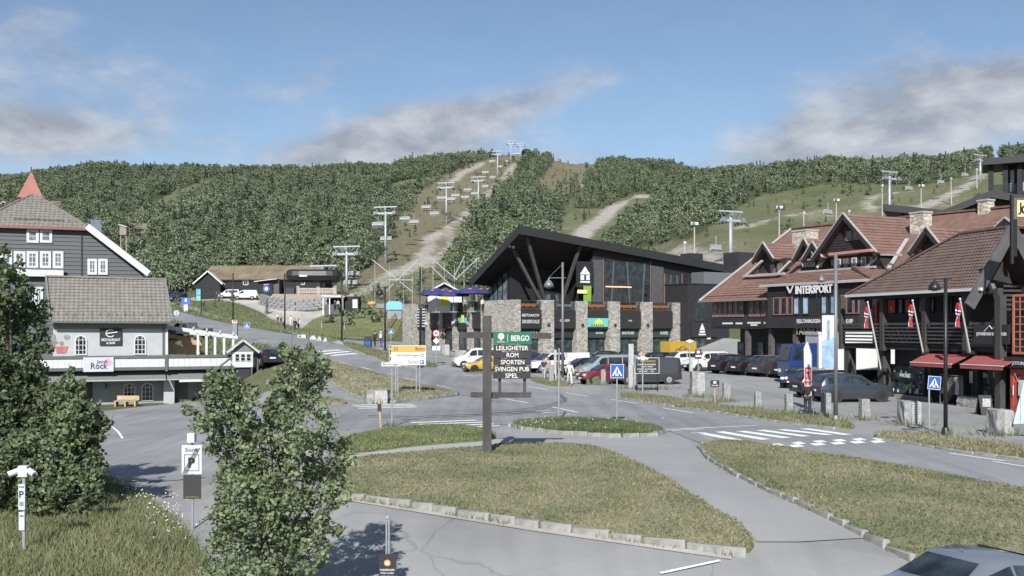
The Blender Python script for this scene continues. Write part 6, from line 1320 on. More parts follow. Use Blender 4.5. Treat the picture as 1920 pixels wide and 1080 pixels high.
near_tree('birch_tree', 'tall bushy green birch standing alone in the left foreground', 'birch tree', (-4.3, 17.5, H(-4.3, 17.5)),
    [(572, 668, 34), (545, 672, 30), (580, 705, 48), (540, 715, 40), (560, 745, 52), (420, 735, 44), (455, 742, 36), (392, 775, 45), (445, 795, 52), (384, 800, 20), (505, 800, 44), (572, 800, 55), (610, 835, 48), (640, 860, 26), (440, 845, 48), (500, 860, 50), (560, 880, 55), (434, 905, 44), (470, 930, 58), (600, 905, 50), (630, 930, 34), (560, 965, 50), (428, 975, 46), (480, 1000, 60), (596, 985, 42), (430, 1040, 55), (520, 1050, 62), (580, 1040, 38), (470, 1085, 60), (540, 1110, 50), (520, 765, 34), (490, 835, 42), (530, 925, 48), (545, 1010, 50), (450, 885, 42), (500, 960, 46)], 17.5, 21000, .064, 2, .8, tr=.055, bark=BARKD)
near_tree('leafy_tree', 'tall dark green tree at the left edge in front of the grey house', 'tree', (-15.6, 32.0, H(-15.6, 32)),
    [(0, 500, 34), (18, 545, 44), (48, 580, 40), (-20, 600, 60), (40, 640, 52), (72, 640, 26), (15, 700, 58), (62, 700, 36), (45, 755, 52), (-10, 780, 60), (78, 770, 38), (30, 830, 60), (-60, 700, 70), (-60, 560, 60)], 32.0, 12500, .12, 3, 1.5, tr=.13, bark=BARKD)
near_tree('shrub', 'bright green bushy sapling in front of the white restaurant door', 'shrub', (-12.8, 31, H(-12.8, 31)),
    [(133, 702, 15), (140, 732, 24), (118, 750, 36), (155, 772, 28), (188, 786, 20), (206, 790, 12), (140, 805, 44), (176, 815, 26), (100, 800, 44), (150, 850, 46), (110, 870, 44)], 31.0, 9000, .11, 4, .9, tr=.07, bark=BARKD)
near_tree('shrub', 'wide low dark shrub at the foot of the left trees above the grass bank', 'shrub', (-13.6, 29, H(-13.6, 29)),
    [(40, 860, 56), (95, 880, 50), (150, 905, 40), (10, 930, 60), (70, 940, 52), (130, 940, 38), (-40, 880, 70), (20, 990, 40), (175, 925, 22)], 29.0, 10000, .11, 6, .9, tr=.06, bark=BARKD)
near_tree('shrub', 'small green bush beside the deck hut, behind the foreground birch', 'shrub', G(412, 748), [(400, 722, 24), (425, 718, 26), (450, 728, 20), (415, 738, 22)], G(412, 748).y, 2600, .16, 8, .6, tr=.06, bark=BARKD)
for i, (sx, sy, r_) in enumerate(sorted([(640, 588, 9), (665, 590, 10), (690, 586, 9), (712, 592, 8), (620, 600, 9), (655, 606, 8), (735, 590, 7), (545, 520, 9), (575, 500, 10), (612, 496, 10), (660, 500, 12), (690, 482, 12), (530, 508, 8), (702, 600, 7)])):
    g = G(sx, sy + r_); near_tree('shrub', 'small green bush near the lift station, %s of its kind from the left' % ORD[i], 'shrub', g, [(sx - r_ * .6, sy, r_), (sx + r_ * .5, sy - 2, r_), (sx, sy - r_ * .5, r_ * .8)], g.y, 260, .42, 50 + i, .8, mat=LEAF_F, tr=.05, bark=BARKD, group='bushes on the lift slope')
# ---- grass
def poly_area(p): return abs(sum(p[i][0] * p[(i + 1) % len(p)][1] - p[(i + 1) % len(p)][0] * p[i][1] for i in range(len(p)))) / 2
def grass(name, spec, dens, h, mat, label, seed, edge=0.0, ylim=None, w=.022):
    pts, off, dome = spec; pl = [(p[0], p[1]) for p in densify(pts, .4)]; pa = np.array(pl); rng = np.random.default_rng(seed); n = int(poly_area(pl) * dens)
    x = rng.uniform(pa[:, 0].min(), pa[:, 0].max(), n * 3); y = rng.uniform(pa[:, 1].min(), pa[:, 1].max(), n * 3); B = []
    j = np.roll(pa, 1, 0); ins = np.zeros(len(x), bool)
    for (x0, y0), (x1, y1) in zip(pa, j):
        c = ((y0 > y) != (y1 > y)); ins ^= c & (x < (x1 - x0) * (y - y0) / (y1 - y0 + 1e-12) + x0)
    x, y = x[ins][:n], y[ins][:n]
    if ylim is not None: k = (y > ylim[0]) & (y < ylim[1]) & (np.abs(x / y * F) < 1010); x, y = x[k], y[k]
    d = np.array([np.sqrt(((pa - (a, b)) ** 2).sum(1).min()) for a, b in zip(x, y)])
    z = np.array([H(a, b) for a, b in zip(x, y)]) + off + dome * (1 - np.exp(-d / .9)) - .01
    keep = np.ones(len(x), bool)
    if edge: keep = rng.random(len(x)) < np.clip(np.exp(-d / edge) + .25, 0, 1)
    x, y, z, d = x[keep], y[keep], z[keep], d[keep]
    pat = np.sin(x * .7 + 2 * np.sin(y * .5)) * np.sin(y * .8 + x * .3) + .6 * np.sin(x * 2.1 + y) * np.sin(y * 2.6 - x * .8)
    V = []; S = []
    for b in range(3):
        t = rng.uniform(0, 6.28, len(x)); hh = h * rng.uniform(.45, 1.3, len(x)) * (1 + .8 * np.exp(-d / .15)); ln = rng.normal(size=(len(x), 2)) * hh[:, None] * .45
        ox = rng.normal(size=(len(x), 2)) * h * .35; bx_, by_ = x + ox[:, 0], y + ox[:, 1]; ww = w * rng.uniform(.6, 1.4, len(x))
        V.append(np.stack([np.stack([bx_ - ww * np.cos(t), by_ - ww * np.sin(t), z], 1), np.stack([bx_ + ww * np.cos(t), by_ + ww * np.sin(t), z], 1), np.stack([bx_ + ln[:, 0], by_ + ln[:, 1], z + hh], 1)], 1).reshape(-1, 3))
        S.append(np.clip(rng.uniform(0, 1, len(x)) * .6 + pat * .34 + .3, 0, 1))
    V = np.concatenate(V); f = np.arange(len(V)).reshape(-1, 3)
    o = kind(link(name, mesh_np(name, V, f, [mat], np.concatenate(S))), 'stuff'); o['label'] = label; o['category'] = 'grass'; return o
grass('grass', LAWNS['a'], 170, .055, BLADE, 'short dry mown grass on the large central lawn', 1)
grass('grass', LAWNS['d'], 150, .06, BLADE, 'short dry mown grass on the lawn beside the road at right', 2, ylim=(9, 60))
grass('grass', LAWNS['b'], 150, .09, BLADE_G, 'green grass on the narrow strip left of the sign post', 3)
grass('grass', LAWNS['c'], 170, .12, BLADE_G, 'green grass and clover on the traffic island', 4)
grass('grass', LAWNS['e'], 70, .13, BLADE, 'dry verge grass along the parking lot', 5); grass('grass', LAWNS['f'], 70, .12, BLADE, 'dry verge grass in front of the log shop', 6, ylim=(9, 60))
grass('grass', LAWNS['g'], 30, .12, BLADE, 'straw coloured grass on the triangle by the yellow road sign', 7)
grass('grass', LAWNS['m'], 130, .2, BLADE_G, 'tall wild green grass on the bank at lower left', 8, ylim=(14, 42), w=.02); grass('grass', LAWNS['m'], 70, .24, BLADE, 'straw coloured grass stalks on the bank at lower left', 18, ylim=(14, 42), w=.012)
for k, i in (('h', 9), ('i', 10), ('j', 11), ('k', 12)): grass('grass', LAWNS[k], 25, .14, BLADE, ['green grass on the small verge before the restaurant lane', 'dry grass on the verge below the lamp by the lodge', 'grass on the small verge left of the sign boards', 'grass on the small verge behind the sign boards'][i - 9], 20 + i)
kl = densify(gp([(640, 939), (740, 952), (850, 970), (1000, 994), (1140, 1014), (1250, 1030), (1372, 1047)]), .06, False); V = []; S = []; rng = np.random.default_rng(77)
for ln, dn in ((kl, 3), (densify(gp([(1312, 843), (1330, 868), (1380, 898), (1450, 932), (1530, 967), (1620, 1012), (1690, 1047)]), .08, False), 2)):
    for i, p in enumerate(ln):
        if math.sin(i * .11) + math.sin(i * .037 + 1) * .8 < -.3: continue
        for b in range(dn):
            q = np.array([p.x, p.y]) + rng.normal(size=2) * .05; t = rng.uniform(0, 6.28); hh = rng.uniform(.04, .2); z = H(*q) + .03; w_ = .014
            V += [(q[0] - w_ * math.cos(t), q[1] - w_ * math.sin(t), z), (q[0] + w_ * math.cos(t), q[1] + w_ * math.sin(t), z), (q[0] + rng.normal() * .05, q[1] + rng.normal() * .05, z + hh)]; S.append(rng.random())
o_ = kind(link('kerb_weeds', mesh_np('kerb_weeds', np.array(V), np.arange(len(V)).reshape(-1, 3), [BLADE_G], np.array(S))), 'stuff'); o_['label'] = 'weeds growing along the lawn kerbs'; o_['category'] = 'weeds'
V = []; F_ = [];
for (cx_, cy_, sx, sy, n) in [(235, 945, 22, 8, 45), (262, 950, 22, 10, 40), (300, 965, 30, 12, 35), (150, 1040, 60, 20, 50), (320, 1000, 20, 15, 40), (100, 1000, 60, 15, 20), (1060, 806, 60, 5, 60), (1000, 803, 20, 3, 30)]:
    for i in range(n):
        g = G(rng.normal(cx_, sx), rng.normal(cy_, sy)); r_ = .022 if cx_ < 500 else .02; z = g.z + (rng.uniform(.3, .5) if cx_ < 500 else rng.uniform(.24, .36)); o = len(V)
        tl = rng.normal(size=2) * .3
        for k in range(6): t = k * 1.047; V.append((g.x + r_ * math.cos(t), g.y + r_ * math.sin(t), z + r_ * (tl[0] * math.cos(t) + tl[1] * math.sin(t)) + r_ * .7 * math.sin(t)))
        F_.append(tuple(range(o, o + 6)))
me = bpy.data.meshes.new('daisies'); me.from_pydata(V, [], F_); me.materials.append(plain('petal', (.45, .45, .4), .7, var=0)); o_ = kind(link('daisies', me), 'stuff'); o_['label'] = 'scattered white daisies in the grass'; o_['category'] = 'flowers'
# ---- wild grass on the slopes by the hill road
polys = [[(q.x, q.y) for q in pp] for pp in (main_pts, lot_pts, GP_PTS)]; V = []; S = []; rng = np.random.default_rng(31); n = 0
while n < 16000:
    px_ = rng.uniform(300, 770); y = rng.uniform(88, 232); x = (px_ - 960) / F * y; n += 1
    if any(inpoly(x, y, q) for q in polys) or (x > -17 and y > 115 and y < 150 and px_ > 740): continue
    z = H(x, y) + .1
    for b in range(3):
        t_ = rng.uniform(0, 6.28); hh = rng.uniform(.12, .5); w_ = .05; ox, oy = rng.normal(size=2) * .15
        V += [(x + ox - w_ * math.cos(t_), y + oy - w_ * math.sin(t_), z), (x + ox + w_ * math.cos(t_), y + oy + w_ * math.sin(t_), z), (x + ox * 1.6, y + oy * 1.6, z + hh)]; S.append(rng.random() * .8)
o_ = kind(link('grass', mesh_np('grass', np.array(V), np.arange(len(V)).reshape(-1, 3), [BLADE_G], np.array(S))), 'stuff'); o_['label'] = 'wild grass on the slopes beside the hill road'; o_['category'] = 'grass'
# ================================================================== chairlifts
GALV = plain('galvanised', (.40, .43, .46), .5, .25, var=.12, scale=1.0)
GALVD = plain('dull_steel', (.22, .23, .24), .55, .3, var=.15)
def pylon(px, ytop, Y, width, rz, label, group, col_r=.32):
    g = GX(px, Y); top = CH + (HOR - ytop) / F * Y - g.z; p = thing('lift_pylon', label, 'lift pylon', g, rz, group)
    MB().tube([(0, 0, -2), (0, 0, top - .9)], [col_r, col_r * .8], 10).build('column', GALV, p, smooth=True)
    w = width / 2
    MB().box(-w, w, -.14, .14, top - .28, top).build('top_beam', GALV, p)
    MB().box(-w * .82, w * .82, -.2, .2, top - 2.0, top - 1.55).build('cross_arm', GALV, p)
    for s in (-1, 1):
        MB().beam((s * w * .62, 0, top - 1.6), (s * w * .95, 0, top - .2), .14, .14).build('strut', GALVD, p)
        MB().beam((s * w * .2, 0, top - 1.6), (s * w * .6, 0, top - .2), .1, .1).build('strut', GALVD, p)
        sh = MB().box(s * w * .8 - .18, s * w * .8 + .18, -1.6, 1.6, top - 2.3, top - 2.02).build('sheave_train', GALVD, p)
        for k in range(4): MB().lathe([(.2, -.06), (.2, .06)], (s * w * .8, -1.3 + k * .87, top - 2.35), 8, 'x').build('sheave', DARKMETAL, sh)
        MB().box(s * w * .82 - .5, s * w * .82 + .5, -.9, -.82, top - 2.1, top - 1.3).build('catwalk_rail', GALVD, p)
    MB().box(-.3, .3, -.5, .5, top - 1.0, top - .3).build('head', GALVD, p)
    for k in (-.22, .22): MB().box(k - .02, k + .02, -col_r - .06, -col_r - .02, 0, top - 1.5).build('ladder_rail', GALVD, p)
    return g.z + top - 2.4, g
MAINP = [(650, 461, 218), (723, 387, 258), (837, 342, 340), (897, 331, 414), (933, 283, 527), (958, 264, 640), (977, 268, 690)]
words = ['lowest', 'second lowest', 'third', 'fourth', 'third from the top', 'second from the top', 'topmost']
cab = []
for i, (x, yt, Y) in enumerate(MAINP):
    z, g = pylon(x, yt, Y, 6.1, R(-14), 'grey steel pylon of the main chairlift, %s one up the ski run' % words[i], 'main chairlift pylons'); cab.append((g, z))
z0, g0 = pylon(606, 497, 212, 6.0, R(-14), 'grey portal pylon standing right behind the black lift station', 'main chairlift pylons'); cab.insert(0, (g0, z0))
def cable_runs(cab, off, name, label):
    for s in (-1, 1):
        pts = []
        for k, (g, z) in enumerate(cab):
            a = Vector((g.x + s * off, g.y, z))
            if pts:
                b = pts[-1]; m_ = 6
                for q in range(1, m_): t = q / m_; v = b.lerp(a, t); v.z -= 4 * t * (1 - t) * (a - b).length * .012; pts.append(v)
            pts.append(a)
        c_ = MB().tube(pts, .035, 5, False).build(name, plain('cable_steel', (.12, .12, .125), .6), None); tag(c_, label % ('left' if s < 0 else 'right'), 'cable')
cable_runs(cab, 2.45, 'lift_cable', 'thin steel cable of the main chairlift, %s hand run up the hill')
CH_R = plain('chair_back', (.30, .30, .32), .6); CH_S = plain('chair_seat', (.42, .38, .38), .6)
def chair(px, py, Y, w, label, group, rz=0.0, seat=CH_S):
    c0 = at(px, py, Y); c = thing('lift_chair', label, 'lift chair', c0, rz, group); h = w / 2
    MB().tube([(0, 0, 2.6), (.05, -.05, 1.9), (0, 0, 1.05)], .05, 5).build('hanger', GALV, c)
    fr = MB(); fr.tube([(-h, 0, .1), (-h, 0, .95), (h, 0, .95), (h, 0, .1), (-h, 0, .1)], .075, 5); fr.build('frame', WHITEP, c)
    MB().box(-h + .08, h - .08, -.12, -.04, .3, .8).build('backrest', CH_R, c); MB().box(-h + .08, h - .08, -.5, -.05, .16, .28).build('seat', seat, c)
    MB().tube([(-h * .9, -.5, .55), (h * .9, -.5, .55)], .03, 5).build('safety_bar', GALV, c); MB().box(-h * .8, h * .8, -.65, -.4, -.35, -.28).build('foot_rest', GALV, c)
    return c
yi = lambda px: float(np.interp(px, [650, 723, 837, 897, 933, 958], [218, 258, 340, 414, 527, 640]))
chs = [(709, 419), (724, 446), (759, 408), (776, 414), (799, 386), (815, 398), (828, 369), (846, 371), (854, 364), (872, 367), (877, 353), (890, 360), (910, 346), (924, 329), (910, 320), (937, 309), (923, 299), (662, 513), (657, 529), (948, 299), (966, 285)]
seen_ = {}
for i, (x, y) in enumerate(sorted(chs)):
    k = min(range(7), key=lambda q: abs(MAINP[q][0] - x)); sd_ = 'left' if x < MAINP[k][0] else 'right'; seen_[k, sd_] = seen_.get((k, sd_), 0) + 1
    chair(x, y + 5, yi(x), 3.1, 'chair hanging %s of the %s main pylon, %s on that side' % (sd_, words[k], ORD[seen_[k, sd_] - 1]), 'main chairlift chairs', R(-14))
g = GX(982, 700); st = thing('summit_station', 'dark rounded summit station of the main chairlift on the skyline', 'lift station', g, R(-14))
zz = CH + (HOR - 288) / F * 700 - g.z; MB().lathe([(1.6, zz - 2.8), (3.4, zz - 2), (3.7, zz + .8), (2.8, zz + 2.4), (1.0, zz + 3.2)], (2.0, 0, 0), 14).build('shell', plain('gloss_black', (.02, .02, .022), .3), st)
for x in (-1, 2.6): MB().box(x - .3, x + .3, -.3, .3, -2, zz - 1.6).build('support', GALV, st)
MB().box(-6, -1, -1.5, 1.5, zz - .6, zz + .2).build('cross_arm', GALV, st)
cab2 = []
for i, (x, yt, Y) in enumerate([(1370, 395, 183), (1668, 321, 240), (1838, 290, 300)]):
    z, g = pylon(x, yt, Y, 5.4, R(28), 'grey pylon of the right hand chairlift, %s' % ['lowest one left of the tiled roofs', 'middle one above the big gable', 'highest one beside the black tower'][i], 'right chairlift pylons', .34); cab2.append((g, z))
cable_runs(cab2, 2.1, 'lift_cable', 'thin steel cable of the right hand chairlift, %s hand run')
for i, (x, y, Y) in enumerate([(1342, 470, 180), (1552, 402, 222), (1704, 357, 250), (1764, 345, 272), (1809, 331, 285)]):
    chair(x, y, Y, 2.4, 'four seat chair of the right hand lift, %s from the left' % ORD[i], 'right chairlift chairs', R(28), CH_R)
for i, (x, yt, yb, hd) in enumerate([(1302, 422, 462, 1), (1461, 391, 424, 1), (1568, 377, 410, 1), (1285, 455, 481, 0), (1508, 399, 425, 0), (1655, 348, 404, 0), (1727, 350, 382, 1), (1784, 335, 366, 0), (1832, 318, 360, 0), (1593, 396, 412, 0)]):
    Y = [180, 205, 235, 180, 215, 235, 250, 265, 285, 240][i]; t_ = at(x, yt, Y); g = GX(x, Y)
    p = thing('slope_pole', 'pale pole on the right ski slope, %s from the left' % ORD[sorted([1302, 1461, 1568, 1285, 1508, 1655, 1727, 1784, 1832, 1593]).index(x)], 'pole', g, 0, 'poles on the right slope')
    ln = -.5 if not hd else 0; MB().tube([(0, 0, -1), (ln * .3, 0, t_.z - g.z)], [.17, .11], 6).build('shaft', plain('pale_timber', (.38, .36, .33), .7), p)
    zz = t_.z - g.z
    if hd: MB().box(-.65, .65, -.35, .35, zz, zz + .5).build('lamp_head', WHITEP, p); MB().lathe([(.3, -.3), (.35, 0)], (-.2, -.2, zz + .2), 8, 'y').build('lamp_glass', GLASS_LIGHT, p)
    else: MB().box(-.2 + ln * .3, .3 + ln * .3, -.2, .2, zz - .2, zz + .25).build('head', GALV, p)
PALE = plain('pale_pole', (.40, .42, .43), .5, var=.1)
def bungee(label, Y, cpx, cpy, diag, vert):
    g = at(cpx, cpy, Y); g.z = H(g.x, g.y); b = thing('trampoline_rig', label, 'trampoline rig', g)
    for (x0, y0, x1, y1) in diag: MB().tube([at(x0, y0, Y) - g, at(x1, y1, Y + 1) - g], .085, 6).build('pole', PALE, b)
    for (x, y0) in vert: a = at(x, y0, Y + 2) - g; MB().tube([a, (a.x, a.y, H(a.x + g.x, a.y + g.y) - g.z - .5)], .05, 5).build('mast', GALV, b)
    MB().box(-2.5, 2.5, -2.5, 2.5, 0, .8).build('base', plain('rig_base', (.2, .2, .22), .7), b)
bungee('pale crossed trampoline poles left of the bar hut', 185, 735, 555, [(697, 486, 773, 547), (785, 487, 735, 535), (735, 535, 715, 556), (728, 525, 775, 525)], [(703, 488), (730, 500), (757, 498), (773, 505), (790, 485)])
bungee('pale slanting trampoline poles right of the bar hut by the lodge', 175, 853, 540, [(805, 481, 857, 525), (871, 480, 850, 522), (899, 482, 856, 522), (809, 500, 845, 535)], [(812, 486), (833, 492), (852, 498), (870, 490), (893, 482)])
g = at(740, 573, 170); tp_ = thing('tarpaulin_cover', 'light blue tarpaulin cover on the slope left of the stone wing', 'tarpaulin', (g.x, g.y, H(g.x, g.y)))
k = g.z - H(g.x, g.y); MB().lathe([(1.2, 0), (1.2, .01)], (0, 0, 0), 4) ; prof = [(-1.35 + .0, k - .7), (-1.35, k + .3), (-.9, k + .75), (.9, k + .7), (1.35, k + .3), (1.35, k - .7)]
MB().prism(prof, -.6, .8).build('cover', plain('aqua_tarp', (.17, .42, .52), .6, var=.2), tp_); MB().box(-1.2, 1.2, -.4, .6, -.5, k - .7).build('stand', GREYMETAL, tp_)
g = at(697, 569, 176); ob = thing('orange_buoy', 'orange oval play buoy on the slope beside the kiosk', 'buoy', (g.x, g.y, H(g.x, g.y))); k = g.z - ob.location.z
MB().lathe([(.05, -.75), (.3, -.6), (.42, 0), (.3, .6), (.05, .75)], (0, 0, k), 10, 'x').build('body', plain('orange_plastic', (.5, .26, .1), .5), ob, smooth=True); MB().box(-.2, .2, -.2, .2, -.3, k - .35).build('stand', GREYMETAL, ob)
# ================================================================== vehicles
def paint(name, c, metal=.0): return plain('paint_' + name, c, .28, metal, var=.05, scale=1, spec=.5, coat=.6)
RUBBER = plain('rubber', (.022, .022, .023), .8, var=.2); ALLOY = plain('alloy_rim', (.42, .43, .44), .35, .7, var=.1); DRIM = plain('dark_rim', (.04, .04, .043), .4, .4); PLAST = plain('black_plastic', (.03, .03, .031), .6)
CARGLASS = glassmat('car_glass', (.02, .026, .032), .04); HEADL = plain('headlight', (.55, .57, .6), .15, var=.1); TAILL = plain('taillight', (.26, .012, .01), .25, var=.1); PLATE = plain('number_plate', (.68, .68, .66), .5)
SPEC = {  # L, W, H, belt, roof width, tops along the length (s, z), cabin: windscreen foot/top, roof end, rear glass foot, wheel r
 'suv': (4.6, 1.88, 1.66, 1.05, .78, [(0, .62), (.08, .86), (.35, .98), (1.2, 1.08), (1.95, 1.56), (2.6, 1.66), (3.8, 1.62), (4.2, 1.52), (4.5, 1.12), (4.58, .85), (4.6, .5)], 1.25, 1.98, 4.15, 4.48, .36, [1.75, 2.75, 3.65, 4.15]),
 'hatch': (4.1, 1.76, 1.46, .93, .76, [(0, .58), (.08, .74), (.35, .84), (1.05, .95), (1.8, 1.38), (2.4, 1.46), (3.4, 1.41), (3.7, 1.32), (4.0, .95), (4.08, .75), (4.1, .45)], 1.1, 1.83, 3.65, 3.98, .32, [1.6, 2.45, 3.3, 3.7]),
 'mini': (3.9, 1.75, 1.44, .95, .82, [(0, .6), (.06, .8), (.3, .9), (1.05, .97), (1.55, 1.38), (2.0, 1.44), (3.4, 1.42), (3.7, 1.34), (3.85, .95), (3.9, .5)], 1.1, 1.58, 3.66, 3.83, .32, [1.45, 2.4, 3.2, 3.6]),
 'sedan': (4.7, 1.82, 1.44, .93, .74, [(0, .55), (.08, .7), (.4, .82), (1.35, .93), (2.15, 1.36), (2.75, 1.44), (3.3, 1.41), (4.1, 1.03), (4.5, .98), (4.66, .85), (4.7, .45)], 1.4, 2.18, 3.38, 4.08, .33, [1.95, 2.8, 3.6]),
 'van': (4.9, 1.92, 1.95, 1.15, .88, [(0, .65), (.06, .95), (.35, 1.08), (.85, 1.22), (1.6, 1.82), (2.1, 1.93), (4.6, 1.94), (4.8, 1.86), (4.88, 1.2), (4.9, .5)], .9, 1.63, 4.78, 4.87, .34, [1.35, 2.2, 3.4, 4.6]),
 'compact_van': (4.4, 1.82, 1.83, 1.08, .86, [(0, .62), (.06, .88), (.3, 1.0), (.9, 1.12), (1.55, 1.68), (2.0, 1.8), (4.0, 1.83), (4.25, 1.74), (4.37, 1.15), (4.4, .5)], .95, 1.58, 4.22, 4.36, .32, [1.35, 2.15, 3.1, 4.05]),
}
def car(kind_, paintm, loc, heading, label, group=None, rim=ALLOY, cat='car', panel=False, bars=False, cladding=False, name='parked_car', box_=False, lights=(True, True)):
    Lc, W, Hh, belt, rw, tops, s_w, s_r, s_e, s_g, wr, pill = SPEC[kind_]; root = thing(name, label, cat, loc, heading, group)
    xs = [t[0] for t in tops]; zt_ = lambda s: float(np.interp(s, xs, [t[1] for t in tops])); zb = lambda s: .24 + .14 * max(0, 1 - s / .5) + .16 * max(0, 1 - (Lc - s) / .5)
    def kw(s): return 1 - .16 * max(0, 1 - s / .7) ** 2 - .10 * max(0, 1 - (Lc - s) / .5) ** 2
    def sec(s):
        z = zt_(s); b = min(belt, z - .05); w = W / 2 * kw(s); r = w * (rw if z > belt + .05 else .93); f = min(1, max(0, (z - belt) / (Hh - belt))); r = w * (.93 + (rw - .93) * f)
        lo = min(zb(s), b - .1)
        return [(0, lo), (w * .9, lo), (w, lo + (b - lo) * .3), (w * 1.0, lo + (b - lo) * .7), (w * .97, b), (r, z - .045 * (1 + f)), (r * .8, z), (0, z + .015)]
    st = sorted(set(xs + [.2, .6, .9, Lc * .35, Lc * .5, Lc * .65, Lc - .3] + [s_w, s_r, s_e, s_g])); V = []; Fc = []
    for s in st:
        h = sec(s); V += [(Lc / 2 - s, y, z) for y, z in h] + [(Lc / 2 - s, -y, z) for y, z in h[1:-1]][::-1]
    m = 14
    for i in range(len(st) - 1):
        for k in range(m): Fc.append((i * m + k, i * m + (k + 1) % m, (i + 1) * m + (k + 1) % m, (i + 1) * m + k))
    Fc += [tuple(range(m)), tuple(range((len(st) - 1) * m, len(st) * m))]
    bd = MB().add(V, Fc).build('body', paintm, root, smooth=True)
    try: bd.data.set_sharp_from_angle(angle=R(32))
    except Exception: pass
    def pt(s, sd, f, o=.012):     # point on the greenhouse side: f 0 belt .. 1 roof edge
        h = sec(s); a, b = h[4], h[5]; return (Lc / 2 - s, sd * (a[0] + (b[0] - a[0]) * f + o), a[1] + (b[1] - a[1]) * f)
    for sd in (-1, 1):
        for a, b in zip(pill, pill[1:]):
            if panel and a > pill[0] + .01: continue
            a2, b2 = a + .04, b - .04; f0 = .1; q = [pt(a2, sd, f0), pt(b2, sd, f0), pt(b2, sd, .88), pt(a2, sd, .88)]
            if a == pill[0]:
                fs = s_w + .32; q = [pt(max(fs, s_w + .2), sd, .1)] + [pt(b2, sd, f0), pt(b2, sd, .88), pt(max(a2 + .25, s_r + .06), sd, .88)]
            MB().add(q, [(0, 1, 2, 3)]).build('side_window', CARGLASS, root)
        MB().box(Lc / 2 - s_w - .55, Lc / 2 - s_w - .35, min(sd * W * .46, sd * W * .56), max(sd * W * .46, sd * W * .56), belt + .02, belt + .2).build('mirror', paintm if not panel else PLAST, root)
    def across(s0, s1, k0, k1, name_, off=.014):
        z0, z1 = zt_(s0), zt_(s1); w0 = sec(s0)[6][0] * k0; w1 = sec(s1)[6][0] * k1; n = Vector((s1 - s0, 0, z1 - z0)); nn = Vector((n.z, 0, n.x)).normalized() * off
        if name_ == 'rear_window': nn = Vector((-abs(nn.x), 0, abs(nn.z)))
        else: nn = Vector((abs(nn.x), 0, abs(nn.z)))
        q = [Vector((Lc / 2 - s0, -w0, z0)) + nn, Vector((Lc / 2 - s0, w0, z0)) + nn, Vector((Lc / 2 - s1, w1, z1)) + nn, Vector((Lc / 2 - s1, -w1, z1)) + nn]
        MB().add(q, [(0, 1, 2, 3)]).build(name_, CARGLASS, root)
    across(s_w + .05, s_r - .03, 1.12, 1.05, 'windscreen', .03)
    if not panel: across(s_g - .03, s_e + .05, 1.05, 1.0, 'rear_window', .02)
    for s in (Lc * .185, Lc * .80):
        for sd in (-1, 1):
            y = sd * (W / 2 - .09)
            MB().lathe([(wr + .07, -.115), (wr + .07, .115)], (Lc / 2 - s, y, wr + .01), 20, 'y').build('wheel_arch', PLAST, root)
            w = MB().lathe([(wr * .6, -.125), (wr * .94, -.135), (wr, -.1), (wr, .1), (wr * .94, .135), (wr * .6, .125)], (Lc / 2 - s, y, wr), 20, 'y').build('wheel', RUBBER, root, smooth=False)
            rm = MB(); cy_ = y + sd * .128
            for k in range(5): t = k * 1.2566; rm.beam((Lc / 2 - s, cy_, wr), (Lc / 2 - s + wr * .62 * math.cos(t), cy_, wr + wr * .62 * math.sin(t)), wr * .26, .03, (0, 1, 0))
            rm.lathe([(wr * .64, 0), (wr * .64, sd * .01), (wr * .55, sd * .012)], (Lc / 2 - s, cy_ - sd * .012, wr), 18, 'y'); rm.build('rim', rim, w)
    MB().box(-Lc / 2 + .6, Lc / 2 - .6, -W / 2 + .04, W / 2 - .04, .2, .36).build('sill', PLAST, root)
    if cladding:
        for sg in (-1, 1): MB().box(sg * (Lc / 2 - .12) - .14, sg * (Lc / 2 - .12) + .14, -W * .44, W * .44, .3, .55).build('bumper', PLAST, root)
    zf_ = zt_(.05)
    for sd in (-1, 1):
        MB().box(Lc / 2 - .16, Lc / 2 - .005, min(sd * W * .26, sd * W * .42), max(sd * W * .26, sd * W * .42), .62, .78).build('headlight', HEADL, root)
        MB().box(-Lc / 2 - .012, -Lc / 2 + .22, min(sd * W * .34, sd * W * .455), max(sd * W * .34, sd * W * .455), belt - .19, belt - .05).build('taillight', TAILL, root)
    MB().box(Lc / 2 - .08, Lc / 2 + .015, -W * .28, W * .28, .42, .62).build('grille', PLAST, root); MB().box(Lc / 2 + .017, Lc / 2 + .03, -.26, .26, .4, .51).build('number_plate', PLATE, root)
    MB().box(-Lc / 2 - .03, -Lc / 2 - .002, -.26, .26, .62, .74).build('number_plate', PLATE, root)
    if bars:
        for sd in (-1, 1): MB().tube([(Lc / 2 - s_r - .2, sd * W * .35, Hh - .02), (Lc / 2 - s_r - .4, sd * W * .35, Hh + .06), (Lc / 2 - s_e + .2, sd * W * .35, Hh + .04), (Lc / 2 - s_e, sd * W * .35, Hh - .04)], .025, 5).build('roof_rail', ALLOY, root)
    if box_: MB().box(-1.1, .9, -.4, .4, Hh + .08, Hh + .42).build('roof_box', PLAST, root)
    return root
def on(x, y, off=.04): return Vector((x, y, H(x, y) + off))
def onpx(px, Y, off=.04): g = GX(px, Y); g.z += off; return g
BLK = paint('black', (.012, .012, .013)); GREYB = paint('grey_blue', (.06, .075, .10), .5); WHT = paint('white', (.62, .62, .61)); SIL = paint('silver', (.34, .36, .36), .3); RED = paint('red', (.16, .014, .018)); NAVY = paint('navy', (.022, .028, .06)); YEL = paint('yellow', (.45, .29, .04)); DGR = paint('dark_grey', (.035, .036, .038)); SGREY = paint('silver_blue', (.20, .225, .26), .4)
hd = math.atan2(.44, .898)
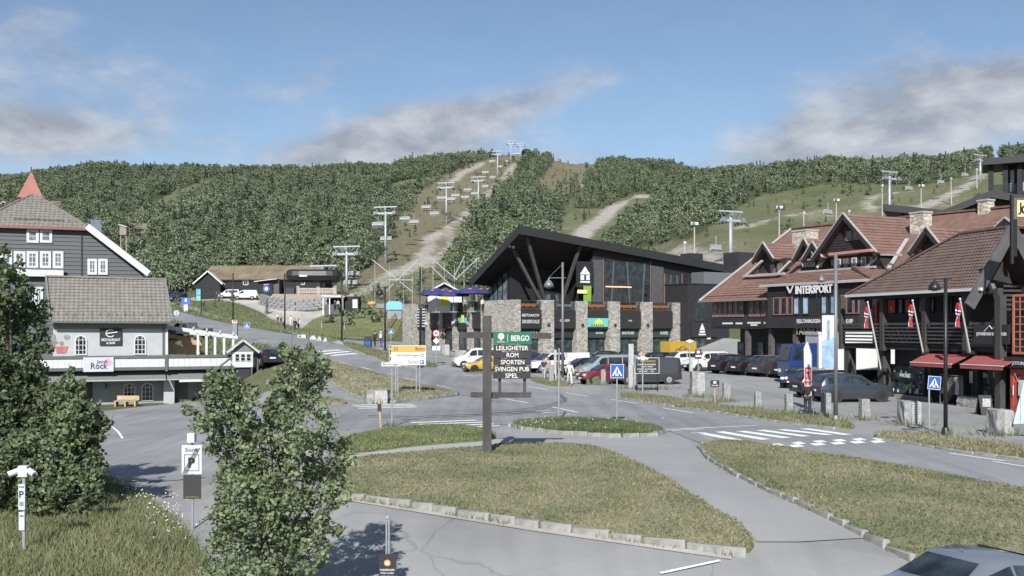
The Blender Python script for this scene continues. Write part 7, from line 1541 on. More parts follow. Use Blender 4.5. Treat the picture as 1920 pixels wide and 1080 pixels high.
for i, (bars, m_, lab) in enumerate([(True, BLK, 'black estate car parked next to the white compact van, farthest of the row of four'), (False, BLK, 'black car second from the white compact van in the parked row'), (True, DGR, 'dark grey sports utility car with silver rims, third in the row'), (True, BLK, 'black sports utility car nearest the camera in the row of four')]):
    c = Vector((17.1 + 1.2 * i, 89 - 2.47 * i)) + Vector((.898, .44)) * 2.3 + Vector((.44, -.898)) * .93
    car('suv', m_, on(c.x, c.y), hd, lab, 'cars parked nose in along the arcade', bars=bars, rim=ALLOY if i == 2 else DRIM)
car('compact_van', WHT, onpx(1322, 94), R(206), 'white compact van with black bumpers facing left', cladding=True, panel=False)
car('suv', WHT, onpx(1272, 99), R(204), 'white car parked behind the black panel van, left of the compact van', cladding=True)
car('van', DGR, onpx(1212, 75), R(186), 'dark grey panel van parked behind the black notice board', panel=True, rim=ALLOY, cat='van', name='panel_van')
car('van', SIL, onpx(1138, 80), R(196), 'silver camper van with pale roof behind the tall stone post', cat='van', name='camper_van')
car('hatch', BLK, onpx(1092, 86), R(203), 'black car half hidden behind the silver camper van')
car('hatch', RED, onpx(1135, 75.2), R(200), 'small red car behind the stone bollards')
car('suv', NAVY, onpx(972, 96), R(200), 'dark blue car behind the sign boards', bars=True)
car('mini', BLK, onpx(1226, 104), R(190), 'small black hatchback parked in front of the lodge shops', rim=DRIM)
car('hatch', DGR, onpx(1170, 108), R(188), 'dark car at the lodge wall left of the small black hatchback'); car('hatch', BLK, onpx(1126, 107), R(188), 'black car at the lodge wall in front of the green screen')
car('van', WHT, onpx(897, 97), R(192), 'white van nearest the corner pillar of the lodge, behind stone blocks', cat='van', name='parked_van', cladding=True)
car('hatch', YEL, onpx(912, 90), R(196), 'small yellow car beside the white van by the lodge corner', rim=DRIM, cladding=True)
car('suv', GREYB, onpx(1595, 59.5), R(9), 'metallic grey blue sports utility car parked side on behind the granite bollards', rim=DRIM, bars=False)
car('suv', BLK, onpx(1556, 63.0), R(9), 'black sports utility car with roof rails parked behind the grey blue one', bars=True)
car('mini', NAVY, onpx(1500, 71.5), R(236), 'dark navy small car with two round spotlights facing the camera', rim=DRIM, bars=False)
c = onpx(1500, 71.5); q = thing('spotlight_bar', 'pair of round white spotlights on the navy small car nose', 'spotlights', c, R(236))
for s in (-1, 1): MB().lathe([(.1, 0), (.1, .05), (.02, .06)], (1.97, s * .3, .72), 12, 'x').build('spotlight', SIGNWHITE, q)
MB().box(1.94, 1.965, -.45, .45, .66, .7).build('bracket', PLAST, q)
car('hatch', BLK, onpx(500, 88, .06), R(118), 'black car driving uphill beside the restaurant deck', name='passing_car')
car('sedan', SGREY, on(8.9, 18.7, .04), R(26), 'silver blue saloon in the bottom right corner')
MB().tube([(-.75, 0, 1.40), (-.87, 0, 1.5)], [.03, .012], 6).build('antenna', SGREY, bpy.data.objects[[o.name for o in bpy.data.objects if o.get('label') == 'silver blue saloon in the bottom right corner'][0]])
car('van', WHT, onpx(461, 211, .06), R(184), 'white delivery van beside the sod roofed building', panel=True, cat='van', name='parked_van')
car('compact_van', WHT, onpx(430, 213, .06), R(186), 'smaller white van left of the white delivery van by the sod roof', cat='van', name='parked_van')
car('van', NAVY, onpx(331, 203, .06), R(250), 'dark blue van on the track at the forest edge', cat='van', name='parked_van'); car('van', DGR, onpx(316, 206, .06), R(250), 'dark grey van left of the dark blue one at the forest edge', cat='van', name='parked_van')
def pickup(loc, rz, paintm, label, flat=False):
    p = thing('pickup_truck', label, 'pickup truck', loc, rz)
    MB().prism([(2.6, .45), (2.6, .95), (1.5, 1.1), (.75, 1.72), (-.55, 1.75), (-.75, 1.1), (-.75, .45)], -.9, .9).build('cab', paintm, p)
    for sd in (-1, 1): MB().prism([(1.3, 1.12), (.72, 1.62), (-.5, 1.65), (-.62, 1.12)], sd * .905 - .01, sd * .905 + .01).build('side_window', CARGLASS, p); MB().box(-2.6, -.76, sd * .86 - .05, sd * .86 + .05, .5, 1.12).build('bed_side', paintm, p)
    MB().add([(1.52, -.8, 1.12), (1.52, .8, 1.12), (.82, .75, 1.7), (.82, -.75, 1.7)], [(0, 1, 2, 3)]).build('windscreen', CARGLASS, p)
    MB().box(-2.6, -.76, -.8, .8, .45, .7).build('bed', PLAST, p); MB().box(-2.66, -2.57, -.88, .88, .5, 1.1).build('tailgate', paintm, p)
    if flat: MB().box(-3.0, -.8, -.92, .92, .9, 1.75).build('canopy', WHT, p)
    for x in (1.7, -1.7):
        for sd in (-1, 1):
            w = MB().lathe([(.2, -.12), (.36, -.13), (.37, 0), (.36, .13), (.2, .12)], (x, sd * .82, .37), 16, 'y').build('wheel', RUBBER, p); MB().lathe([(.22, 0), (.2, sd * .02)], (x, sd * .95, .37), 12, 'y').build('rim', ALLOY, w)
    for sd in (-1, 1): MB().box(2.5, 2.62, sd * .6 - .2, sd * .6 + .2, .72, .92).build('headlight', HEADL, p); MB().box(-2.68, -2.6, sd * .78 - .08, sd * .78 + .08, .75, 1.0).build('taillight', TAILL, p)
    return p
pickup(onpx(352, 112, .1), R(160), paint('olive_grey', (.13, .14, .13)), 'grey pickup truck on the hill road left of the lift path')
pickup(onpx(1040, 90), R(203), WHT, 'white pickup truck with a long white box behind the walking people', True)
c = onpx(1272, 113); yt = thing('yellow_trailer', 'yellow box trailer with a bicycle drawing parked at the lodge wall', 'trailer', c, R(28)); MB().box(-1.8, 1.8, -.9, .9, .5, 2.4).build('box', YEL, yt)
for x in (-.6, .6):
    for sd in (-1, 1): MB().lathe([(.3, -.1), (.3, .1)], (x, sd * .85, .3), 14, 'y').build('wheel', RUBBER, yt)
MB().tube([(1.8, 0, .55), (2.8, 0, .5)], .05, 6).build('drawbar', PLAST, yt)
for x in (-.75, .35): MB().tube([(x + .35 * math.cos(t), -.92, 1.25 + .35 * math.sin(t)) for t in np.linspace(0, 6.28, 15)], .035, 5, False).build('bicycle_print', PLAST, yt)
MB().tube([(-.75, -.92, 1.25), (-.4, -.92, 1.8), (.2, -.92, 1.8), (.35, -.92, 1.25), (-.2, -.92, 1.25), (-.4, -.92, 1.8)], .03, 5, False).build('bicycle_print', PLAST, yt)
c = onpx(1575, 76); tr = thing('lorry', 'white box lorry with a blue cab standing behind the log shop balcony', 'lorry', c, R(187))
MB().box(-4.2, 2.2, -1.2, 1.2, 1.0, 3.75).build('cargo_box', plain('cargo_white', (.55, .56, .54), .5, var=.06), tr); MB().box(-4.25, 2.25, -1.22, 1.22, 3.6, 3.8).build('box_edge', plain('pale_alu', (.6, .6, .6), .4, .3), tr)
MB().prism([(2.3, .5), (4.4, .5), (4.45, 1.6), (4.1, 2.9), (2.3, 3.0)], -1.12, 1.12).build('cab', paint('cab_blue', (.02, .04, .14)), tr)
MB().add([(4.47, -1, 1.7), (4.47, 1, 1.7), (4.16, .95, 2.75), (4.16, -.95, 2.75)], [(0, 1, 2, 3)]).build('windscreen', CARGLASS, tr)
for sd in (-1, 1): MB().prism([(3.0, 1.75), (4.2, 1.75), (3.95, 2.7), (3.0, 2.7)], sd * 1.13 - .008, sd * 1.13 + .008).build('side_window', CARGLASS, tr); MB().box(4.35, 4.48, sd * .8 - .2, sd * .8 + .2, .8, 1.05).build('headlight', HEADL, tr)
MB().box(-4.1, 2.3, -.5, .5, .6, .98).build('chassis', PLAST, tr)
for x in (-2.8, 3.4):
    for sd in (-1, 1):
        w = MB().lathe([(.28, -.15), (.46, -.16), (.48, 0), (.46, .16), (.28, .15)], (x, sd * 1.0, .48), 18, 'y').build('wheel', RUBBER, tr); MB().lathe([(.28, 0), (.24, sd * .02)], (x, sd * 1.15, .48), 14, 'y').build('rim', ALLOY, w)
# ================================================================== signs and street furniture
WOODG = plain('weathered_timber', (.06, .055, .054), .85, var=.4, scale=3, bump=.4, streak=(1, 1, .25)); POLE = plain('galv_pole', (.34, .355, .36), .5, .4, var=.12)
SGREEN = plain('sign_green', (.015, .115, .065), .5, var=.06); SBLUE = plain('sign_blue', (.015, .095, .36), .45, var=.05); SYEL = plain('sign_yellow', (.46, .30, .06), .5, var=.05); SREDR = plain('sign_red', (.5, .03, .03), .5, var=0)
INKB = plain('sign_ink', (.02, .02, .022), .5, var=0); STAKE = plain('raw_stake', (.36, .25, .17), .8, var=.3, scale=4)
def gth(name, label, cat, px, py, group=None, Y=None, rz=0.0):
    g = G(px, py) if Y is None else GX(px, Y); t = thing(name, label, cat, g, rz, group); return t, g, F / g.y
# ---- timber sign post with boards
t, g, s = gth('signpost', 'tall timber signpost with a green board over five black boards', 'signpost', 913, 861)
X = lambda px: (px - 913) / s; Z = lambda py: (861 - py) / s + .0
MB().box(X(905), X(921.5), -.15, .13, -.4, Z(592)).build('post', WOODG, t)
MB().beam((X(860), .2, Z(628)), (X(1034), .2, Z(630)), .14, .2).build('top_beam', WOODG, t); MB().beam((X(882), .2, Z(741)), (X(996), .2, Z(741.5)), .16, .17).build('bottom_beam', WOODG, t)
MB().box(X(905), X(935), .1, .2, Z(748), Z(742)).build('bracket', WOODG, t)
for a in (934, 981): MB().box(X(a), X(a + 5.5), .14, .24, Z(741), Z(628)).build('upright', WOODG, t)
bd = [(622, 645.5, SGREEN, 'BERGO'), (646.2, 659, SIGNBLACK, 'LEILIGHETER'), (660, 671.5, SIGNBLACK, 'ROM'), (673, 685.2, SIGNBLACK, 'SPORTEN'), (686.2, 698, SIGNBLACK, 'SVINGEN PUB'), (698.8, 710, SIGNBLACK, 'SPEL')]
for i, (y0, y1, m_, tx) in enumerate(bd):
    b = MB().box(X(925.5 - i * .25), X(996.5 - i * .3), .02, .09, Z(y1), Z(y0)).build('board', m_, t)
    h = (y1 - y0) / s
    if i == 0:
        lettering(tx, t, SIGNWHITE, X(975.5), Z(634), w=34 / s, h=10.5 / s, dep=.012, bold=.012)
        MB().box(X(951.5), X(952.3), .008, .018, Z(641), Z(627)).build('divider', SIGNWHITE, t)
        tr_ = MB(); tr_.lathe([(6 / s, 0), (6 / s, .008)], (X(939.5), .008, Z(630.5)), 16, 'y'); tr_.box(X(938.6), X(940.4), .004, .015, Z(639), Z(634)); tr_.build('tree_emblem', SIGNWHITE, t); lettering('Beitostølen', t, SIGNWHITE, X(939.5), Z(641), w=14 / s, dep=.012, bold=.02)
    else: lettering(tx, t, SIGNWHITE, X([0, 960.5, 961, 961, 960, 959.5][i]), Z((y0 + y1) / 2), w=[0, 60, 22, 44, 64, 24][i] / s, h=8.4 / s, dep=.012, bold=.01)
# ---- direction sign
t, g, s = gth('direction_sign', 'yellow and white road direction sign on four grey posts in dry grass', 'road sign', 766, 742)
X = lambda px: (px - 766) / s; Z = lambda py: (742 - py) / s + .15
for a in (742, 746, 780.5, 787): MB().tube([(X(a), .06, -.4), (X(a), .06, Z(654))], .045, 8).build('post', POLE, t)
MB().box(X(729.5), X(798.5), -.02, .015, Z(689.5), Z(652)).build('backing', plain('sign_backing', (.55, .56, .55), .5), t)
for y0, y1, m_ in [(652.8, 664.3, SYEL), (665.3, 676.5, SIGNWHITE), (677.5, 688.8, SIGNWHITE)]: MB().box(X(730.5), X(797.5), -.04, -.022, Z(y1), Z(y0)).build('panel', m_, t); MB().prism([(X(730.5), Z(y0)), (X(734), Z(y0)), (X(731), Z((y0 + y1) / 2)), (X(734), Z(y1)), (X(730.5), Z(y1))], -.05, -.041).build('arrow_notch', INKB, t)
lettering('23', t, INKB, X(742), Z(658.5), h=6 / s, dep=-.046); lettering('Beito', t, INKB, X(788), Z(658.5), h=6 / s, dep=-.046); lettering('Slettefjellvegen', t, INKB, X(765), Z(671), w=43 / s, h=7 / s, dep=-.046); lettering('Skiheis', t, INKB, X(775), Z(683), w=20 / s, h=6.5 / s, dep=-.046)
MB().box(X(788), X(795), -.05, -.042, Z(687.5), Z(679.5)).build('parking_symbol', SBLUE, t); lettering('P', t, SIGNWHITE, X(791.5), Z(683.5), h=5.5 / s, dep=-.054, bold=.02)
k = MB(); k.tube([(X(791.5 + 3 * math.cos(a)), -.05, Z(671 + 3 * math.sin(a))) for a in np.linspace(0, 6.28, 13)], .02, 5, False); k.build('camping_symbol', INKB, t)
# ---- street name plate
t, g, s = gth('street_name_sign', 'narrow white street name plate on a thin grey pole', 'street sign', 735, 803)
MB().tube([(0, 0, -.3), (0, 0, 124 / s)], .038, 8).build('pole', POLE, t); MB().box(-20 / s, 17.5 / s, -.06, -.04, 116 / s, 124 / s).build('plate', SIGNWHITE, t); MB().box(-19.4 / s, 16.9 / s, -.064, -.061, 116.6 / s, 123.4 / s).build('rim', INKB, t); MB().box(-18.8 / s, 16.3 / s, -.068, -.065, 117.2 / s, 122.8 / s).build('face', SIGNWHITE, t)
lettering('Bentevegen', t, INKB, -1.2 / s, 120 / s, w=30 / s, h=4.6 / s, dep=-.072)
# ---- stone planter box with a stake
GRAN = plain('granite', (.24, .24, .235), .85, var=.45, scale=5, bump=.7, bscale=18); GRANW = plain('cut_granite', (.36, .36, .35), .8, var=.35, scale=6, bump=.5, bscale=24)
def rough_block(name, w, d, h, parent, mat, seed, loc=(0, 0, 0), grooves=0, taper=.95):
    rnd = random.Random(seed); bm = bmesh.new(); bmesh.ops.create_cube(bm, size=1); bmesh.ops.subdivide_edges(bm, edges=bm.edges[:], cuts=3, use_grid_fill=True)
    for v in bm.verts:
        k = 1 + (taper - 1) * (v.co.z + .5); v.co.x *= k * w; v.co.y *= k * d; v.co.z = (v.co.z + .5) * h
        v.co += Vector([rnd.uniform(-1, 1) * min(w, d) * .045 for _ in range(3)])
    bmesh.ops.bevel(bm, geom=[e for e in bm.edges if len(e.link_faces) == 2 and e.calc_face_angle() > .8], offset=.012, segments=1, affect='EDGES')
    me = bpy.data.meshes.new(name); bm.to_mesh(me); bm.free(); me.materials.append(mat); o = link(name, me, parent, loc); return o
def grooves(parent, w, d, h, n, vertical, y, mat=GRANW):   # split-drill ribs on a cut face
    for i in range(n):
        if vertical: x = -w * .44 + w * .88 * i / (n - 1); MB().box(x - w / n * .3, x + w / n * .22, y - .025, y + .02, h * .06, h * .93).build('rib', mat, parent)
        else: z = h * .08 + h * .84 * i / (n - 1); MB().box(-w * .46, w * .46, y - .025, y + .02, z - h / n * .3, z + h / n * .2).build('rib', mat, parent)
def granite(px, pb, wpx, hpx, label, ribs=None, rz=0.0, taper=.93, tuft=True, dpx=None, split=True):
    t, g, s = gth('granite_bollard' if wpx < 25 else 'granite_block', label, 'stone bollard' if wpx < 25 else 'stone block', px, pb, 'granite stones along the pavement', rz=rz)
    w, h = wpx / s, hpx / s; d = min(w * 1.1, .9); rough_block('stone', w, d, h + .2, t, GRAN, int(px), (0, 0, -.2), taper=taper)
    if ribs:
        q = bpy.data.objects.new('cut_face', None); COL.objects.link(q); q.parent = t; q.location = (w * .2, -d / 2 - .015, 0)
        MB().box(-w * .28, w * .28, .0, .05, h * .02, h * .96).build('slab', GRANW, q); grooves(q, w * .56, d, h, ribs[1], ribs[0] == 'v', 0)
    return t, g
LIST = [(1362, 752, 13, 34, 'granite bollard with dark split face, first right of the small black sign'), (1421, 768, 12, 34, 'slim granite bollard in the open lot, second right of the small black sign'), (1479, 775, 13, 36, 'granite bollard just left of the standing man'), (1549, 781, 15, 44, 'granite bollard between the standing man and the banner lamp post'), (1621, 786, 17, 38, 'rounded granite bollard right of the banner lamp post'), (1131, 722, 9, 29, 'granite bollard in front of the red car'), (1090, 716, 9, 25, 'small granite bollard at the nose of the silver camper'), (1191, 729, 8, 42, 'slim pale granite bollard beside the tall stone post'), (1034, 718, 9, 34, 'thin granite bollard among the walking people'), (858, 676, 9, 20, 'low granite bollard left of the white van')]
for x, y, w, h, lab in LIST: granite(x, y, w, h, lab)
granite(1704, 796, 32, 44, 'big granite block with ribbed right face in front of the awnings', ('h', 9), R(4)); granite(1874, 815, 33, 48, 'big granite block with dotted right face at the right edge', ('v', 7), R(6)); granite(1307, 742, 25, 45, 'ribbed granite block at the lot entrance', ('h', 12)); granite(868, 689, 17, 32, 'striped granite block in front of the yellow car', ('v', 6)); granite(836, 668, 15, 22, 'granite block with chequered face near the speed sign', ('h', 8)); granite(709, 757, 40, 26, 'wide granite block with striped right half beside the direction sign', ('v', 8), taper=.97)
for x, y, w, h, lab in [(1183, 728, 10, 83, 'tall pale stone post standing behind the crossing sign'), (1296, 738, 5.5, 68, 'tall thin pale stone post beside the ribbed block'), (1041, 716, 5, 60, 'thin pale timber post among the walking people')]:
    t, g, s = gth('stone_post', lab, 'post', x, y); rough_block('shaft', w / s, w / s, h / s + .2, t, GRANW, int(x), (0, 0, -.2), taper=.95)
t, g, s = gth('green_planter', 'low green planter box between the stone bollards', 'planter', 1112, 722); MB().box(-13 / s, 13 / s, -.4, .4, 0, 12 / s).build('box', plain('planter_green', (.07, .1, .06), .8, var=.2), t); rough_block('soil', 26 / s * .9, .7, .2, t, plain('soil', (.12, .09, .06), .9), 5, (0, 0, 11 / s))
t, g, s = gth('wooden_stake', 'leaning raw wooden stake with a black strap in the junction', 'stake', 715, 803); MB().beam((0, 0, -.2), (-.1, 0, 57 / s), .09, .09).build('stake', STAKE, t); MB().box(-.16, 0, -.07, .03, 32 / s, 46 / s).build('strap', PLAST, t)
V = []; S = []; rng = np.random.default_rng(12)
for (x, y, r_, n) in [(1362, 754, .7, 90), (1421, 770, .6, 70), (1479, 777, .7, 90), (1549, 783, .7, 90), (1621, 788, .8, 90), (1704, 798, 1.0, 120), (1874, 817, 1.2, 140), (1307, 745, 1.3, 140), (868, 690, 1.2, 80), (836, 669, 1.0, 60), (709, 758, 1.2, 120), (1131, 723, .7, 60), (1183, 729, .9, 60), (1565, 792, .6, 60), (1775, 818, .6, 60), (1743, 816, .4, 40), (735, 803, .4, 40), (913, 862, .3, 40), (1157, 797, .25, 30), (1238, 730, 1.2, 60), (1340, 757, .5, 40)]:
    g = G(x, y)
    for i in range(n):
        a = rng.normal(size=2) * r_ * .45; t_ = rng.uniform(0, 6.28); z = H(g.x + a[0], g.y + a[1]) + .03; hh = rng.uniform(.1, .45); w_ = .025
        V += [(g.x + a[0] - w_ * math.cos(t_), g.y + a[1] - w_ * math.sin(t_), z), (g.x + a[0] + w_ * math.cos(t_), g.y + a[1] + w_ * math.sin(t_), z), (g.x + a[0] * 1.25, g.y + a[1] * 1.25, z + hh)]; S.append(rng.random())
o_ = kind(link('grass_tufts', mesh_np('grass_tufts', np.array(V), np.arange(len(V)).reshape(-1, 3), [BLADE], np.array(S))), 'stuff'); o_['label'] = 'dry grass tufts growing round the granite stones'; o_['category'] = 'grass'
# ---- crossing signs
def crossing(px, pb, yt, wpx, label, rot=0.0, Y=None):
    t, g, s = gth('crossing_sign', label, 'road sign', px, pb, 'pedestrian crossing signs', Y); h = CH + (HOR - yt) / F * g.y - g.z; w = wpx / s / 2
    MB().tube([(0, .05, -.4), (0, .05, h - .05)], .035 if Y is None else .05, 8).build('pole', POLE, t)
    p = MB().box(-w, w, -.015, .015, h - 2 * w * 1.04, h).build('plate', SBLUE, t); c = h - w * 1.04; p.rotation_euler = (0, rot, 0)
    rim = MB()
    for a, b, c_, d in ((-w, w, h - .02, h), (-w, w, h - 2 * w * 1.04, h - 2 * w * 1.04 + .02), (-w, -w + .02, h - 2 * w * 1.04 + .02, h - .02), (w - .02, w, h - 2 * w * 1.04 + .02, h - .02)): rim.box(a, b, -.02, -.016, c_, d)
    rim.build('rim', SIGNWHITE, p); MB().prism([(-w * .78, c - w * .7), (w * .78, c - w * .7), (0, c + w * .75)], -.022, -.016).build('triangle', SIGNWHITE, p)
    m_ = MB(); y0, y1 = -.03, -.023; m_.lathe([(w * .09, y0), (w * .09, y1)], (0, 0, c + w * .3), 10, 'y'); m_.prism([(-w * .1, c - w * .2), (w * .1, c - w * .2), (w * .12, c + w * .18), (-w * .08, c + w * .2)], y0, y1)
    m_.prism([(-w * .08, c - w * .2), (w * .02, c - w * .2), (-w * .16, c - w * .62), (-w * .26, c - w * .62)], y0, y1); m_.prism([(0, c - w * .2), (w * .1, c - w * .2), (w * .26, c - w * .62), (w * .16, c - w * .62)], y0, y1)
    m_.build('walking_figure', INKB, p)
    for q in (-.45, .38): MB().prism([(w * q - w * .1, c - w * .68), (w * q + w * .12, c - w * .68), (w * q * .75 + w * .06, c - w * .35), (w * q * .75 - w * .04, c - w * .35)], -.03, -.023).build('stripe', INKB, p)
crossing(1157, 797, 683, 25, 'blue pedestrian crossing sign on the traffic island'); crossing(1743, 816, 705, 24, 'slightly tilted blue pedestrian crossing sign beside the black lamp post', R(5)); crossing(463, 640, 605, 11, 'small far blue pedestrian crossing sign above the restaurant deck'); crossing(733, 652, 617, 9, 'small far crossing sign beside the end of the stone wing', Y=130)
t, g, s = gth('sign_pole', 'bare grey sign pole with an edge on plate on the traffic island', 'pole', 1048, 790); MB().tube([(0, 0, -.3), (0, 0, 137 / s)], .04, 8).build('pole', POLE, t); MB().box(-.015, .015, -.35, .35, 108 / s, 136 / s).build('plate', GREYMETAL, t)
t, g, s = gth('speed_sign', 'round 40 speed limit sign over a diamond priority sign', 'road sign', 818, 682); MB().tube([(0, .05, -.3), (0, .05, 64 / s)], .05, 8).build('pole', POLE, t)
d1 = MB().lathe([(6.8 / s, -.02), (6.8 / s, .02)], (0, 0, 57 / s), 24, 'y').build('speed_disc', SREDR, t); MB().lathe([(5.2 / s, -.028), (5.2 / s, -.021)], (0, 0, 57 / s), 24, 'y').build('face', SIGNWHITE, d1); lettering('40', d1, INKB, 0, 57 / s, h=5.5 / s, dep=-.034, bold=.02)
d2 = MB().prism([(-6.3 / s, 43 / s), (0, 36.7 / s), (6.3 / s, 43 / s), (0, 49.3 / s)], -.02, .02).build('diamond', SIGNWHITE, t); MB().prism([(-3.6 / s, 43 / s), (0, 39.4 / s), (3.6 / s, 43 / s), (0, 46.6 / s)], -.03, -.021).build('centre', plain('soft_yellow', (.6, .5, .15), .5), d2)
for x in (-4.2, 4.2): MB().box((x - 3.2) / s, (x + 3.2) / s, -.02, .02, 25 / s, 33.5 / s).build('sub_plate', SIGNWHITE, t)
# ---- lamp posts
LBLK = plain('lamp_black', (.018, .018, .02), .4, var=.1); LGREY = plain('lamp_grey', (.16, .165, .17), .5, .3, var=.1)
def lamp(px, pb, yt, label, arm=None, side=-1, m_=LBLK, r_=.07, Y=None, bell=.34, stay=False, lamp_y=None):
    t, g, s = gth('lamp_post', label, 'lamp post', px, pb, 'street lamps', Y); h = CH + (HOR - yt) / F * g.y - g.z
    MB().tube([(0, 0, -.3), (0, 0, h)], [r_, r_ * .8], 10).build('post', m_, t, smooth=True); MB().lathe([(r_ * 2.4, 0), (r_ * 2.2, .06), (r_ * 1.4, .3)], (0, 0, .03), 12).build('base', m_, t)
    if arm:
        z = CH + (HOR - (lamp_y or yt + 2)) / F * g.y - g.z; x = side * arm / s
        MB().tube([(-side * .25, 0, z), (x, 0, z + (.0 if not stay else 0))], .03, 6).build('arm', m_, t)
        if stay: MB().tube([(0, 0, h - .1), (x, 0, z + .03)], .015, 5).build('stay', m_, t)
        l_ = MB().lathe([(bell * .15, -.0), (bell * .2, -bell * .35), (bell * .55, -bell * .65), (bell * .9, -bell * 1.25), (bell, -bell * 1.8), (bell * .96, -bell * 1.8), (bell * .6, -bell * .9)], (x, 0, z), 16).build('lamp_bell', m_, t, smooth=True); MB().lathe([(bell * .7, -bell * 1.6), (bell * .4, -bell * 1.95)], (x, 0, z), 12).build('bulb_glass', GLASS_LIGHT, l_)
    return t
lamp(1773, 817, 521, 'black lamp post with a bell lamp in front of the log shop', 21, -1, LBLK, .085, bell=.25); lamp(1567, 792, 478, 'grey lamp post carrying the white welcome banner', 27, -1, LGREY, .1, bell=.19, lamp_y=514)
lamp(1055, 716, 492, 'grey lamp post with a stayed arm in front of the lodge', 26, -1, LGREY, .11, bell=.4, stay=True, lamp_y=521); lamp(722, 659, 537, 'black lamp post with a bell lamp left of the stone wing', 10, -1, LBLK, .11, bell=.45); lamp(788, 690, 504, 'tall plain dark lamp post in front of the stone wing', None, 1, LBLK, .1); lamp(641, 641, 512, 'tall thin dark lamp post at the foot of the lift slope', None, 1, LBLK, .1); lamp(534, 622, 512, 'thin dark lamp post beside the group of hikers', None, 1, LBLK, .11); lamp(437, 603, 512, 'thin leaning dark lamp post on the hill road', None, 1, LBLK, .11)
# ---- welcome banner on the lamp
g = G(1567, 792); s = F / g.y; t = thing('welcome_banner', 'white welcome banner with a blue mountain foot hanging on the grey lamp post', 'banner', g); X = lambda px: (px - 1567) / s; Z = lambda py: (792 - py) / s
MB().box(X(1541), X(1565), -.03, -.01, Z(640), Z(591)).build('cloth', plain('banner_white', (.44, .47, .46), .7, var=.06), t)
MB().box(X(1541), X(1565), -.03, -.01, Z(690), Z(640) - .002).build('mountain_foot', plain('banner_blue', (.22, .33, .46), .7, var=.5, scale=2), t); MB().prism([(X(1541), Z(641)), (X(1553), Z(632)), (X(1558), Z(636)), (X(1565), Z(629)), (X(1565), Z(641))], -.036, -.031).build('mountain', MATS['banner_blue'], t)
lettering('VELKOMMEN', t, plain('banner_ink', (.08, .1, .14), .6), X(1552.5), Z(619), w=38 / s, h=5 / s, dep=-.04, rot=R(-90))
for y in (591, 690): MB().tube([(X(1567), 0, Z(y)), (X(1540), -.02, Z(y))], .015, 5).build('arm', LGREY, t)
# ---- beach flags
def beach_flag(px, pb, yt, wpx, m_, label, tx, lean=0, second=None):
    t, g, s = gth('beach_flag', label, 'flag', px, pb); h = (pb - yt) / s; w = wpx / s
    MB().tube([(0, 0, 0), (0, 0, h * .8), (-w * .5, 0, h)], .02, 6).build('pole', GREYMETAL, t); pts = [(-.02, h * .2), (-.02, h * .8), (-w * .3, h * .94), (-w * .62, h), (-w, h * .9), (-w * .9, h * .2)]
    MB().prism([(x + lean * z / h, z) for x, z in pts], -.012, .012).build('cloth', m_, t)
    if second: MB().prism([(-.03, h * .26), (-.03, h * .62), (-w * .88, h * .62), (-w * .86, h * .26)], -.02, -.013).build('band', second, t)
    if tx: lettering(tx, t, SIGNWHITE, -w * .45, h * .44, w=h * .3, h=w * .45, dep=-.025, rot=R(90), bold=.02)
    MB().box(-.2, .2, -.2, .2, 0, .05).build('base', PLAST, t)
beach_flag(1522, 768, 640, 15, plain('flag_white', (.48, .5, .48), .7, var=.08), 'white and red beach flag beside the standing man', 'SKI', second=plain('flag_red', (.45, .03, .04), .7)); beach_flag(1913, 818, 700, 22, plain('flag_ice', (.42, .52, .62), .7, var=.3), 'pale blue beach flag cut by the right edge of the photo', '', lean=.7)
# ---- flag poles with national flags on the log shop
def flagpole(x0, y0, x1, y1, label):
    b = f3.p3(x1, y1, -.45); tp = f3.p3(x0, y0, -1.9); t = thing('flagpole', label, 'flagpole', f3.world(b.x, b.y, b.z), f3.rz, 'slanting flagpoles on the log shop'); d = tp - b
    MB().tube([(0, 0, 0), d], [.055, .045], 8).build('pole', WHITEP, t); MB().lathe([(.03, -.05), (.07, 0), (.03, .07)], tuple(d), 8).build('knob', WHITEP, t); MB().box(-.1, .1, -.05, .4, -.05, .12).build('bracket', DARKMETAL, t)
    return t, d
for i, (x0, y0, x1, y1) in enumerate([(1627, 567, 1652, 694), (1711, 564, 1731, 662), (1800, 561, 1819, 662)]):
    t, d = flagpole(x0, y0, x1, y1, 'white slanting flagpole on the log shop, %s one' % ['left', 'middle', 'right'][i])
    fl_ = thing('national_flag', 'drooping red national flag on the %s slanting flagpole' % ['left', 'middle', 'right'][i], 'flag', f3.world(*(f3.loc(t.location) + d * .93)), f3.rz, 'flags on the log shop')
    n = 10; mb = {'red': [], 'white': [], 'blue': []}
    Wf, Hf = .15, 1.3
    def P(u, v): return (u * Wf + .07 * math.sin(v * 7 + u * 3) - .12 * v, .1 * math.sin(u * 9 + v * 2) - .05, -v * Hf - .05 * u)
    def patch(u0, u1, v0, v1, m_, nm, off=0):
        q = MB(); a, b = 4, 8
        for i_ in range(a):
            for j_ in range(b):
                c4 = [P(u0 + (u1 - u0) * (i_ + di) / a, v0 + (v1 - v0) * (j_ + dj) / b) for di, dj in ((0, 0), (1, 0), (1, 1), (0, 1))]; q.add([(x, y - off, z) for x, y, z in c4], [(0, 1, 2, 3)])
        q.build(nm, m_, fl_)
    patch(-1, 0, 0, 1, plain('flag_red_cloth', (.30, .03, .035), .8, var=.1), 'cloth'); patch(-.72, -.38, 0, 1, SIGNWHITE, 'white_cross', .012); patch(-1, 0, .3, .5, SIGNWHITE, 'white_cross', .014); patch(-.62, -.48, 0, 1, plain('flag_navy', (.02, .03, .14), .8), 'blue_cross', .022); patch(-1, 0, .36, .44, MATS['flag_navy'], 'blue_cross', .024)
